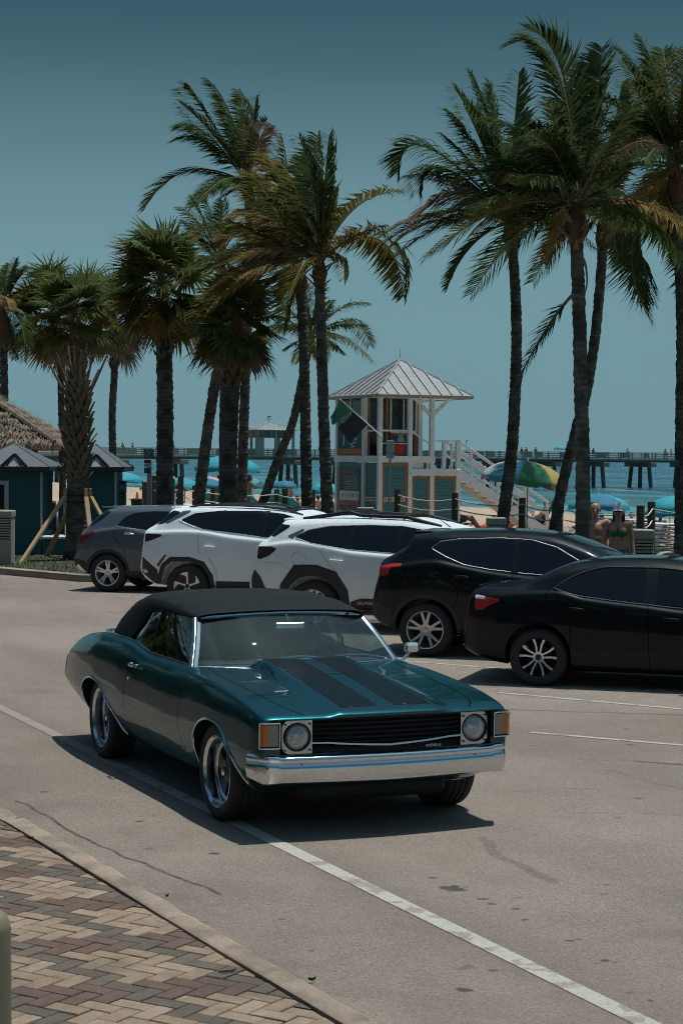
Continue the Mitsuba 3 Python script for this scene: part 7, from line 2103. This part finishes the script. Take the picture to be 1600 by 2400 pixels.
umbrella('dark blue umbrella near the surf left of the two central trunks', -2.68, 90.0, 1.28, .60, .28, ['mat_umb_blue'])
umbrella('pale teal umbrella just left of the tower poster', -.55, 76.0, 1.40, .72, .36, ['mat_umb_teal'], .1, PI / 2)
umbrella('low teal umbrella right of the broad fan palm trunk', -5.75, 70.0, 1.62, .70, .34, ['mat_umb_teal'], .16, PI / 2)
umbrella('flat teal umbrella behind the parking sign post', -6.95, 74.0, 1.45, .85, .30, ['mat_umb_teal'], .08, PI / 2)
umbrella('teal and blue umbrella behind the couple', 8.35, 62.0, 1.30, 1.0, .36, ['mat_umb_teal', 'mat_umb_blue', 'mat_umb_blue', 'mat_umb_teal'])
umbrella('teal umbrella at the right edge above the traffic cone', 9.75, 55.5, 1.42, .86, .36, ['mat_umb_teal'])
umbrella('low blue umbrella under the right edge one', 10.4, 60.5, 1.02, .80, .26, ['mat_umb_blue'])
umbrella('small dark teal umbrella under the tower stair', 3.15, 70.0, 1.10, .62, .30, ['mat_umb_blue'])
umbrella('pale blue umbrella behind the booted palm trunk', -4.0, 86.0, 1.45, .60, .40, ['mat_umb_teal', 'mat_umb_blue'])
umbrella('teal umbrella showing between the two kiosks', -9.1, 78.0, 1.75, 1.0, .34, ['mat_umb_teal'])
umbrella('small teal umbrella out on the pier railing', 33.2, 291.5, 4.15, .95, .42, ['mat_umb_teal'])


def hood(label, x, y, w, h, d):
    k = thing('beach_cabana', label, 'beach cabana', 'teal beach cabana hoods')
    zg = ground_z(x, y)
    u = np.linspace(0, 1, 9)
    g = np.array([[(x + (q - .5) * w, y - d / 2 + d * math.sin(a * PI / 2), zg + .25 + h * math.cos(a * PI / 2) * (1 - .10 * (2 * q - 1) ** 2)) for q in np.linspace(0, 1, 7)] for a in u])
    part(k, 'hood', thicken(sheet(g), .02), 'mat_umb_teal', 40)
    part(k, 'side_flap', hull([(x + w / 2, y - d / 2, zg + .25), (x + w / 2, y - d / 2, zg + .2 + h), (x + w / 2, y + d / 2, zg + .25), (x + w / 2 + .5, y - d / 2, zg + .25), (x + w / 2 + .45, y - d / 2, zg + .2 + h * .45)]), 'mat_umb_teal', False)
    part(k, 'frame', cat([tube([(x + s * w / 2, y - d / 2, zg), (x + s * w / 2, y - d / 2, zg + .3)], .02, 6) for s in (-1, 1)]), 'mat_galv')


hood('teal cabana hood left of the booted palm trunk', -4.95, 75.0, .85, .72, .8)
hood('teal cabana hood right of the booted palm trunk', -3.95, 75.0, .75, .75, .8)
hood('widest teal cabana hood by the curved palm trunk', -2.45, 75.0, .85, .78, .8)


def lounger(label, x, y, rz, m='mat_white_plastic', back=.9, legs=True):
    k = thing('beach_lounger', label, 'sun lounger', 'loungers on the sand')
    pl = ((x, y, ground_z(x, y) - .04), rz)
    part(k, 'bed', cat([rbox([q, 0, .32], [.055, .56, .02], .004) for q in np.linspace(-.1, 1.2, 16)] + [rbox([.55, s * .28, .31], [1.4, .04, .05], .01) for s in (-1, 1)]), m, False, place=pl)
    part(k, 'backrest', cat([bar((-.12 - q * math.cos(back), -.27, .33 + q * math.sin(back)), (-.12 - q * math.cos(back), .27, .33 + q * math.sin(back)), .05, .02, .004) for q in np.linspace(.05, .68, 8)] + [bar((-.12, s * .28, .33), (-.12 - .7 * math.cos(back), s * .28, .33 + .7 * math.sin(back)), .04, .04, .008) for s in (-1, 1)]), m, False, place=pl)
    for a, b in ((0, -.25), (0, .25), (1.1, -.25), (1.1, .25)):
        part(k, 'leg', rbox([a, b, .15], [.04, .04, .3], .006), m, False, place=pl)


LG = [(-6.05, 66, 'white lounger right of the broad fan palm trunk'), (-5.25, 66, 'second white lounger right of the broad fan palm trunk'), (-4.7, 68, 'third white lounger right of the broad fan palm trunk'), (-5.6, 71, 'white lounger in the second row by the broad fan palm'), (-4.9, 72, 'farther white lounger by the rope posts'),
      (-7.9, 78, 'white lounger left of the parking sign'), (-7.2, 80, 'white lounger behind the parking sign'), (-9.6, 70, 'white lounger seen between the kiosks'),
      (7.6, 52, 'white lounger between the bald man and the woman'), (8.2, 53.5, 'white lounger right of the woman in green'), (8.5, 56, 'white lounger behind the louvred bin'), (7.3, 58, 'white lounger behind the couple')]
for i, (x, y, lb) in enumerate(LG):
    lounger(lb, x, y, math.radians(24.5 + RNG.uniform(-8, 8)), back=RNG.uniform(.4, 1.0))
# stacks of white loungers by the fan palm: slatted piles
for j, (x, y, n, lb) in enumerate([(-5.2, 63.5, 8, 'stack of white loungers behind the rope posts, left one'), (-4.35, 64.5, 8, 'stack of white loungers behind the rope posts, right one'), (7.05, 47.5, 10, 'stack of white loungers right behind the couple'), (7.75, 47.8, 9, 'stack of white loungers left of the louvred bin')]):
    k = thing('lounger_stack', lb, 'lounger stack', 'stacked white loungers')
    for q in range(n):
        part(k, 'lounger', cat([rbox([0, 0, .12 + q * .095], [.62, 1.7, .028], .008)] + [rbox([s * .29, 0, .09 + q * .095], [.035, 1.7, .05], .008) for s in (-1, 1)]), 'mat_white_plastic', False, place=((x, y, ground_z(x, y) - .03), RNG.uniform(-.08, .08) + .43))

# folded dark scooters' stand-in of the photo: a rank of dark folded beach chairs by the plaza
for i, x in enumerate((-8.15, -7.92, -7.70)):
    k = thing('folded_chair', ['dark folded chair nearest the left kiosk', 'middle dark folded chair between the kiosks', 'dark folded chair nearest the low wall'][i], 'chair', 'dark folded chairs between the kiosks')
    pl = ((x, 52.5, .14), .2)
    part(k, 'frame', cat([tube([(s * .09, 0, 0), (s * .09, .05, .5), (s * .07, .22, 1.02)], .018, 6) for s in (-1, 1)] + [tube([(-.07, .22, 1.02), (.07, .22, 1.02)], .018, 6)]), 'mat_alloy', place=pl)
    part(k, 'fabric', hull([(-.085, -.04, .12), (.085, -.04, .12), (-.075, .2, 1.0), (.075, .2, 1.0), (-.085, .06, .12), (.085, .06, .12), (.07, .26, .98), (-.07, .26, .98)]), 'mat_black_plastic', False, place=pl)

# ------------------------------------------------------------------ people
for nm, c in (('tan', (.36, .20, .125)), ('deep', (.22, .115, .07)), ('fair', (.46, .29, .21)), ('dark', (.06, .034, .024))):
    pr('mat_skin_' + nm, grain(c, .10, 9), .5)
pr('mat_bikini_green', (.012, .16, .085), .65)
pr('mat_cap', (.50, .58, .66), .7)
pr('mat_hair_dark', (.015, .012, .010), .6)
pr('mat_cloth_white', (.55, .56, .56), .8)
pr('mat_cloth_navy', (.02, .03, .06), .8)
pr('mat_cloth_teal', (.02, .14, .16), .8)
pr('mat_cloth_coral', (.45, .15, .12), .8)
pr('mat_bikini_lime', (.15, .34, .05), .65)
pr('mat_eye', (.02, .015, .012), .25)


def blob(a, b, ra, rb, flat_=1.0, seg=10):
    s = m3.Manifold.sphere(1.0, seg)
    return m3.Manifold.batch_hull([s.scale([ra, ra * flat_, ra]).translate(list(a)), s.scale([rb, rb * flat_, rb]).translate(list(b))])


def smooth_body(parts, edge=.03, it=8):
    m = m3.Manifold.batch_boolean(parts, m3.OpType.Add)
    t = to_tm(m.refine_to_length(edge))
    t = trimesh.Trimesh(t.vertices, t.faces, process=True)
    t.merge_vertices()
    trimesh.smoothing.filter_taubin(t, iterations=it)
    return t


BASE = dict(head=(0, .02, 1.565), neck=(0, 0, 1.42), chest=(0, 0, 1.27), waist=(0, 0, 1.06), hip=(0, 0, .92),
    ls=(-.175, 0, 1.37), le=(-.225, .02, 1.11), lw=(-.225, .07, .88), rs=(.175, 0, 1.37), re=(.225, .02, 1.11), rw=(.225, .07, .88),
    lh=(-.09, 0, .88), lk=(-.10, .03, .48), la=(-.10, -.02, .07), rh=(.09, 0, .88), rk=(.10, .03, .48), ra=(.10, -.02, .07))


def figure(name_label, x, y, z, yaw, skin, pose=None, scale=1.0, woman=False, belly=0.0, hair='mat_hair_dark', hair_long=False, bald=False, clothes=(), fine=True, zmin=None):
    """A person: one continuous body with a face and five-fingered hands; clothes, hair and hat are parts."""
    J = {k: np.array(v, float) for k, v in {**BASE, **(pose or {})}.items()}
    key = thing('person', name_label, 'person', 'people at the beach')
    B = []
    wch = .125 if woman else .15
    pel = .15 if woman else .14
    s_ = lambda a, b, ra, rb, f=1.0: B.append(blob(J[a] if isinstance(a, str) else a, J[b] if isinstance(b, str) else b, ra, rb, f))
    up = unit(J['neck'] - J['hip'])
    sh = unit(J['rs'] - J['ls'])
    fw = unit(np.cross(up, sh))
    for sd, S_ in ((-1, 'l'), (1, 'r')):
        sgn = sh * sd
        B.append(blob(J['chest'] + sgn * .065, J['waist'] + sgn * .045, wch * .78, .105, .82))
        B.append(blob(J['waist'] + sgn * .045, J['hip'] + sgn * .06, .105, pel * .78, .85))
        s_(J['chest'] + sgn * .06 + up * .04, S_ + 's', .095, .062)
        s_(S_ + 's', S_ + 'e', .056 if not woman else .047, .042 if not woman else .036)
        s_(S_ + 'e', S_ + 'w', .042 if not woman else .036, .028)
        s_(S_ + 'h', S_ + 'k', .092, .06)
        s_(S_ + 'k', S_ + 'a', .058, .036)
        ft = unit(np.array([0, 1, 0]) * 1.0)
        s_(J[S_ + 'a'] - [0, 0, .03], J[S_ + 'a'] + ft * .15 - [0, 0, .045], .038, .03)
        if woman:
            B.append(blob(J['chest'] + sgn * .075 + fw * .085 - up * .015, J['chest'] + sgn * .075 + fw * .075 - up * .05, .07, .062))
        hd = unit(J[S_ + 'w'] - J[S_ + 'e'])
        ax = unit(np.cross(hd, sh) + .01)
        pw = J[S_ + 'w'] + hd * .045
        B.append(blob(J[S_ + 'w'], pw + hd * .02, .024, .034, .8))
        if fine:
            for q, ln in enumerate((.062, .072, .068, .052)):
                r0 = pw + hd * .03 + ax * (q - 1.5) * .018
                k1 = r0 + hd * ln * .55 - sgn * .008
                k2 = k1 + (hd * .75 - sgn * .45) * ln * .5
                B += [blob(r0, k1, .0095, .009, seg=6), blob(k1, k2, .009, .008, seg=6)]
            t0 = pw - hd * .01 + ax * .03
            B += [blob(t0, t0 + ax * .03 + hd * .02, .011, .010, seg=6), blob(t0 + ax * .03 + hd * .02, t0 + ax * .035 + hd * .048, .010, .008, seg=6)]
    B.append(blob(J['chest'] + up * .06, J['neck'], .09, .055))
    if belly:
        B.append(blob(J['waist'] + fw * belly * .35 + up * .06, J['waist'] + fw * belly * .30 - up * .08, .135, .13, .9))
        B.append(blob(J['chest'] + fw * .03, J['waist'] + fw * belly * .3, .14, .135, .85))
    B.append(blob(J['neck'], J['head'] - [0, 0, .06], .053, .055))
    h = J['head']
    B += [blob(h + [0, -.012, .035], h + [0, .0, -.01], .088, .08, 1.08), blob(h + [0, .012, -.01], h + [0, .045, -.085], .072, .042)]
    B.append(blob(h + [0, .088, .005], h + [0, .108, -.03], .012, .017, seg=8))
    for sd in (-1, 1):
        B.append(blob(h + [sd * .084, -.005, .015], h + [sd * .086, -.01, -.025], .016, .012, seg=8))
    B.append(blob(h + [-.02, .085, -.066], h + [.02, .085, -.066], .009, .009, seg=8))
    body = smooth_body(B, .026 if fine else .06, 5 if fine else 3)
    pl = ((x, y, z), yaw)

    def put(nm, mesh, m, sm_=True, lb=None):
        mm = mesh.copy()
        mm.vertices = np.asarray(mm.vertices) * scale
        return part(key, nm, mm, m, sm_, lb, pl)
    put('body', body, skin)
    if fine:
        eye = cat([xf(trimesh.creation.icosphere(1, .011), h + np.array([sd * .032, .081, .012])) for sd in (-1, 1)])
        put('eye', eye, 'mat_eye')
        put('mouth', xf(rbox([0, 0, 0], [.045, .008, .006], .002), h + np.array([0, .094, -.066])), 'mat_red_dark', False)
    if not bald:
        hp = [blob(h + [0, -.025, .045], h + [0, -.035, .0], .094, .09, 1.05)]
        if hair_long:
            hp += [blob(h + [0, -.05, 0], h + [0, -.075, -.20], .08, .05), blob(h + [.06, -.03, -.02], h + [.075, -.04, -.2], .04, .028), blob(h + [-.06, -.03, -.02], h + [-.075, -.04, -.2], .04, .028)]
        put('hair', smooth_body(hp, .04, 3), hair)
    for nm, parts_, m in clothes(J, fw, sh, up) if callable(clothes) else ():
        put(nm, smooth_body(parts_, .03, 3), m)
    return key


def shell_between(tm_body, z0, z1, off):
    return None


def trunks(m, lo=.55, r=.115):
    def f(J, fw, sh, up):
        out = [blob(J['hip'] + sh * sd * .06 + up * .03, J['hip'] + sh * sd * .06 - up * .03, .128, .132, .9) for sd in (-1, 1)]
        for S_ in 'lr':
            out.append(blob(J[S_ + 'h'], J[S_ + 'h'] + (J[S_ + 'k'] - J[S_ + 'h']) * lo, r, r * .95))
        return [('shorts', out, m)]
    return f


def bikini(m):
    def f(J, fw, sh, up):
        top = [blob(J['chest'] + sh * sd * .078 + fw * .092 - up * .03, J['chest'] + sh * sd * .07 + fw * .082 - up * .058, .068, .064) for sd in (-1, 1)]
        top.append(blob(J['chest'] - sh * .10 + fw * .02 - up * .055, J['chest'] + sh * .10 + fw * .02 - up * .055, .062, .062, 1.25))
        straps = [blob(J['chest'] + sh * sd * .08 + fw * .12, J['neck'] + sh * sd * .03 - fw * .0, .010, .010, seg=6) for sd in (-1, 1)]
        bot = [blob(J['hip'] + sh * sd * .066 + up * .015, J['hip'] + sh * sd * .052 - up * .06, .112, .10, .92) for sd in (-1, 1)]
        return [('bikini_top', top, m), ('bikini_strap', straps, m), ('bikini_bottom', bot, m)]
    return f


# the couple walking hand in hand behind the parked cars
man_pose = dict(rs=(.19, 0, 1.38), ls=(-.19, 0, 1.38), re=(.245, .0, 1.12), rw=(.185, .13, .935), le=(-.235, -.03, 1.12), lw=(-.25, .03, .88), head=(.0, .03, 1.585), lk=(-.10, .10, .48), la=(-.10, .08, .07))
figure('bald man in white shorts walking hand in hand with the woman in green', 4.195, 31.6, .06, PI - .10, 'mat_skin_tan', {**man_pose, 'lw': (-.185, .13, .935), 'le': (-.245, 0, 1.12), 'rw': (.25, .03, .88), 're': (.235, -.03, 1.12)}, 1.0, belly=.11, bald=True, clothes=trunks('mat_cloth_white'))
wk = figure('woman in green bikini and pale cap walking beside the bald man', 4.53, 31.2, .06, PI - .28, 'mat_skin_tan', dict(rw=(.16, .11, .89), re=(.235, .02, 1.10), lw=(-.26, .03, .86), le=(-.225, -.02, 1.10), rk=(.10, .10, .48), ra=(.10, .1, .07)), 1.0, woman=True, hair_long=True, clothes=bikini('mat_bikini_green'))
pl_w = ((4.53, 31.2, .06), PI - .28)
hc_ = np.array(BASE['head'])
cp = part(wk, 'cap', smooth_body([blob(hc_ + [0, -.01, .075], hc_ + [0, -.015, .05], .095, .102, 1.08)], .03, 3), 'mat_cap', True, place=pl_w)
br = np.array([[(hc_[0] + .098 * math.sin(a) * u, hc_[1] + .05 + .10 * math.cos(a) * u - .0, hc_[2] + .05 - .03 * (u - .5) - .015 * (math.sin(a)) ** 2) for a in np.linspace(-1.3, 1.3, 9)] for u in np.linspace(.5, 1.25, 5)])
part(cp, 'peak', thicken(sheet(br), .006), 'mat_cap', True, place=pl_w)
sgm = cat([rbox([hc_[0] + s * .035, hc_[1] + .094, hc_[2] + .012], [.055, .012, .034], .006) for s in (-1, 1)] + [rbox([hc_[0] + s * .08, hc_[1] + .04, hc_[2] + .018], [.008, .1, .01], .002) for s in (-1, 1)])
part(wk, 'sunglasses', sgm, 'mat_tint_glass', False, place=pl_w)
for s, w in ((1, (.19, .08, .92)), (-1, (-.25, .025, .885))):
    part(wk, 'bracelet', xf(lathe([(.032 + .006 * math.cos(a), .01 * math.sin(a)) for a in np.linspace(0, 2 * PI, 8, endpoint=False)], 16, close=True), w), 'mat_alloy' if s < 0 else 'mat_black_plastic', True, place=pl_w)
# woman under the teal umbrella, leaning with her arms up to it
figure('woman in lime bikini seen from the side under the teal umbrella', -3.62, 75.0, .0, -PI / 2 + .2, 'mat_skin_deep', dict(rw=(.2, .42, 1.30), re=(.22, .22, 1.20), lw=(-.2, .42, 1.35), le=(-.22, .22, 1.22)), 1.02, woman=True, hair_long=True, clothes=bikini('mat_bikini_lime'), fine=False)

SIT = dict(hip=(0, -.25, .42), waist=(0, -.34, .55), chest=(0, -.44, .74), neck=(0, -.50, .90), head=(0, -.49, 1.04), ls=(-.17, -.47, .84), rs=(.17, -.47, .84), le=(-.22, -.30, .62), re=(.22, -.30, .62), lw=(-.2, -.05, .56), rw=(.2, -.05, .56),
           lh=(-.09, -.22, .42), rh=(.09, -.22, .42), lk=(-.12, .20, .52), rk=(.12, .20, .52), la=(-.11, .50, .16), ra=(.11, .50, .16))


def beach_chair(label, x, y, yaw, m='mat_black_plastic', s=1.0):
    k = thing('beach_chair', label, 'beach chair', 'dark reclining beach chairs')
    pl = ((x, y, ground_z(x, y) - .02), yaw)
    part(k, 'seat', xf(bar((0, .12, .36), (0, -.36, .30), .52, .025, .008), s=s), m, False, place=pl)
    part(k, 'backrest', xf(bar((0, -.36, .30), (0, -.82, 1.12), .52, .03, .01), s=s), m, False, place=pl)
    part(k, 'headrest', xf(bar((0, -.74, 1.04), (0, -.84, 1.2), .40, .07, .03), s=s), m, False, place=pl)
    part(k, 'frame', xf(cat([tube([(q * .27, .14, .36), (q * .27, -.4, .0)], .014, 6) for q in (-1, 1)] + [tube([(q * .27, .05, .0), (q * .27, -.5, .5), (q * .27, -.1, .54), (q * .27, .1, .4)], .014, 6) for q in (-1, 1)]), s=s), 'mat_black_plastic', place=pl)


BC = [(6.95, 70.5, PI / 2 + .05, 'reclining beach chair with a sitter, right of the slightly curved palm trunk', 'person reclining in the right hand dark beach chair', 1.12), (5.9, 72.0, PI / 2 - .1, 'dark beach chair half hidden by the slightly curved palm trunk', 'person sitting low behind the slightly curved palm trunk', 1.12), (4.3, 66.0, -PI / 2 + .3, 'dark beach chair under the tower stair with a sitter facing right', 'person leaning forward left of the slightly curved palm trunk', 1.15)]
for x, y, yaw, l1, l2, s in BC:
    beach_chair(l1, x, y, yaw, s=s)
    ps_ = {kk: (vv[0], vv[1] - .06, vv[2] + .03) for kk, vv in SIT.items()}
    figure(l2, x, y, ground_z(x, y) - .02, yaw, 'mat_skin_deep', ps_, s, clothes=trunks('mat_cloth_navy', .4, .105), fine=False)
beach_chair('small dark beach chair behind the rope post by the stair', 4.05, 76.0, .6)
figure('beachgoer in teal under the tower stair', 3.62, 84.0, ground_z(3.62, 84) , PI, 'mat_skin_dark', None, 1.0, clothes=trunks('mat_cloth_teal', .5), fine=False)
figure('beachgoer with coral top under the tower stair', 3.95, 84.6, ground_z(3.95, 84.6), PI + .4, 'mat_skin_fair', None, .97, clothes=trunks('mat_cloth_coral', .6), fine=False)
SP = [(7.0, 78, 'fair', 'coral', 'beachgoer sitting on the sand right of the reclining chairs'), (8.0, 75, 'fair', 'navy', 'beachgoer sitting beside the rope post left of the thick trunk'), (9.1, 70, 'deep', 'navy', 'beachgoer sitting behind the woman in green'), (11.0, 72, 'fair', 'teal', 'beachgoer sitting right of the louvred bin posts'), (11.6, 71, 'deep', 'coral', 'second beachgoer sitting right of the louvred bin posts'), (12.2, 73, 'dark', 'navy', 'beachgoer sitting beyond the traffic cone'), (-1.7, 96, 'deep', 'coral', 'beachgoer near the surf below the dark blue umbrella'), (-1.0, 99, 'fair', 'navy', 'beachgoer near the surf between the central trunks'), (-6.4, 92, 'deep', 'navy', 'beachgoer sitting beyond the white loungers'), (-.15, 92, 'dark', 'teal', 'beachgoer by the water left of the tower')]
for x, y, sk, cl, lb in SP:
    lowp = {kk: (vv[0], vv[1], max(vv[2] - .30, .06)) for kk, vv in SIT.items()}
    figure(lb, x, y, ground_z(x, y) - .02, RNG.uniform(0, 2 * PI), 'mat_skin_' + sk, lowp, 1.05, clothes=trunks('mat_cloth_' + cl, .4, .105), fine=False)
STP = [(-2.9, 110, 'tan', 'coral', 'bather standing at the water edge left of the two central trunks'), (-3.3, 112, 'deep', 'navy', 'second bather standing at the water edge left of the two central trunks'), (-7.6, 118, 'tan', 'teal', 'bather at the water edge right of the broad fan palm')]
for x, y, sk, cl, lb in STP:
    figure(lb, x, y, ground_z(x, y), RNG.uniform(0, 2 * PI), 'mat_skin_' + sk, None, 1.0, clothes=trunks('mat_cloth_' + cl, .5), fine=False)
PP = [(27.4, 'two people'), (28.1, ''), (29.6, ''), (38.9, ''), (44.6, ''), (50.9, ''), (51.9, ''), (-29.9, ''), (-28.6, ''), (-24.4, ''), (-15.6, ''), (-23.2, '')]
pl2 = ['person in pale top on the pier, leftmost of a group of three', 'person in dark top of the pair on the pier', 'person bending on the pier by the small umbrella', 'person on the pier beside the lamp right of the thick trunk', 'lone dark figure on the pier right of the lamp', 'person on the far right of the pier', 'second person on the far right of the pier', 'person in coral on the pier above the parking sign', 'person in white on the pier above the parking sign', 'dark figure on the pier right of the broad fan palm', 'person on the pier beside the shelter', 'person in white on the pier near the left lamp']
for (x, _), lb in zip(PP, pl2):
    a = (x + 34.0) / .91
    q = PO + np.array([*(BN * a - RD * .6), 2.27])
    figure(lb, q[0], q[1], q[2], RNG.uniform(0, 2 * PI), 'mat_skin_' + ['tan', 'deep', 'fair'][int(RNG.integers(3))], None, 1.0, clothes=(lambda m: (lambda J, fw, sh, up: [('shirt', [blob(J['chest'] + sh * sd * .07, J['waist'] + sh * sd * .05, .135, .125) for sd in (-1, 1)], m)]))(['mat_cloth_navy', 'mat_cloth_white', 'mat_cloth_coral', 'mat_cloth_teal'][int(RNG.integers(4))]), fine=False)
# beach bags and towels among the crowd
for i, (x, y, m, lb) in enumerate([(11.3, 69, 'mat_cloth_navy', 'dark beach bag among the sitters at right'), (10.5, 70, 'mat_black_plastic', 'black beach bag left of the sitters at right'), (5.35, 70, 'mat_red_cloth', 'red and pale towel heap below the reclining chair'), (8.9, 72, 'mat_black_plastic', 'dark bag behind the couple'), (-6.2, 88, 'mat_red_cloth', 'red bag on the sand right of the small cone')]):
    bm2 = trimesh.creation.icosphere(2, .28)
    v_ = np.asarray(bm2.vertices)
    v_ = v_ * np.array([1.2, .8, .75]) * (1 + .25 * (vfbm(v_ * 6, 2, i)[:, None] - .5))
    bk_ = thing('beach_bag', lb, 'bag')
    part(bk_, 'sack', tm(v_ + [x, y, ground_z(x, y) + .15], bm2.faces), m, True)
    part(bk_, 'handle', tube([(x - .12, y, ground_z(x, y) + .3), (x, y, ground_z(x, y) + .46), (x + .12, y, ground_z(x, y) + .3)], .014, 5), m)
# the driver: one hand shows at the wheel
drv = dict(hip=(0, 0, .62), waist=(0, -.05, .74), chest=(0, -.12, .96), neck=(0, -.15, 1.10), head=(0, -.12, 1.215), ls=(-.18, -.12, 1.04), rs=(.18, -.12, 1.04), re=(.26, .10, .90), rw=(.13, .40, 1.02), le=(-.25, .08, .86), lw=(-.15, .36, .95), lh=(-.09, .02, .62), rh=(.09, .02, .62), lk=(-.12, .42, .64), rk=(.12, .42, .64), la=(-.12, .62, .46), ra=(.12, .62, .46))
lx, ly = -1.66, .38
wx_, wy_ = CX + math.cos(CA) * lx - math.sin(CA) * ly, CY + math.sin(CA) * lx + math.cos(CA) * ly
figure('driver behind the windshield with one hand on the steering wheel', wx_, wy_, .0, CA - PI / 2, 'mat_skin_hand', drv, 1.0, clothes=lambda J, fw, sh, up: [('shirt', [blob(J['chest'] + sh * sd * .07, J['waist'] + sh * sd * .05, .150, .135) for sd in (-1, 1)] + [blob(J['chest'] + sh * sd * .08 + up * .05, J[s + 's'], .1, .08) for sd, s in ((-1, 'l'), (1, 'r'))], 'mat_shirt_grey')], fine=True)

# palms across the street: seen only as reflections in the green car
where = ['nearest', 'second', 'third', 'fourth', 'fifth', 'sixth', 'seventh', 'eighth', 'ninth']
for i, (s_v, t_v, h) in enumerate([(-2.5, 12, 7.5), (-3.5, 3, 8.5), (-2.2, -6, 7.0), (-3.2, -14, 8.0), (-2.0, -21, 6.5), (-3.4, -28, 8.5), (-2.2, -35, 7.5), (-3.2, -44, 8.0), (-2.4, -55, 8.5)]):
    x, y = rs(s_v, t_v)
    make_palm(dict(kind='coconut', label=f'{where[i]} palm along the hedge across the street, only reflected in the green car', trunk=[(x, y, 0), (x + .1, y, h * .5), (x + .3, y, h)], r=(.17, .13), crown=(x + .3, y, h + .4), extra=18, size=3.8, seed=41 + i, wind=.3, fronds=[]), 'street_palm', 'palms across the street')
hd_ = np.random.default_rng(61)
n_h = 26000
tq = hd_.uniform(-75, 25, n_h)
rt2 = rs(0, 0) + np.outer(hd_.normal(-6.5, .8, n_h), BN) + np.outer(tq, RD)
rt = np.column_stack([rt2, hd_.uniform(.1, 1, n_h) * (5.2 + 1.8 * np.sin(tq * .45) + .9 * np.sin(tq * 1.3))])
dd = unit(hd_.normal(0, 1, (n_h, 3)))
solo('hedge', 'tall leafy hedge across the street, showing only as a reflection in the green car', 'hedge', strips(rt, dd, unit(dd + [0, 0, -.4]), np.full(n_h, .5), np.full(n_h, .28), unit(np.cross(dd, [0.1, .2, 1]))), 'mat_leaf_green', False, kind='stuff')
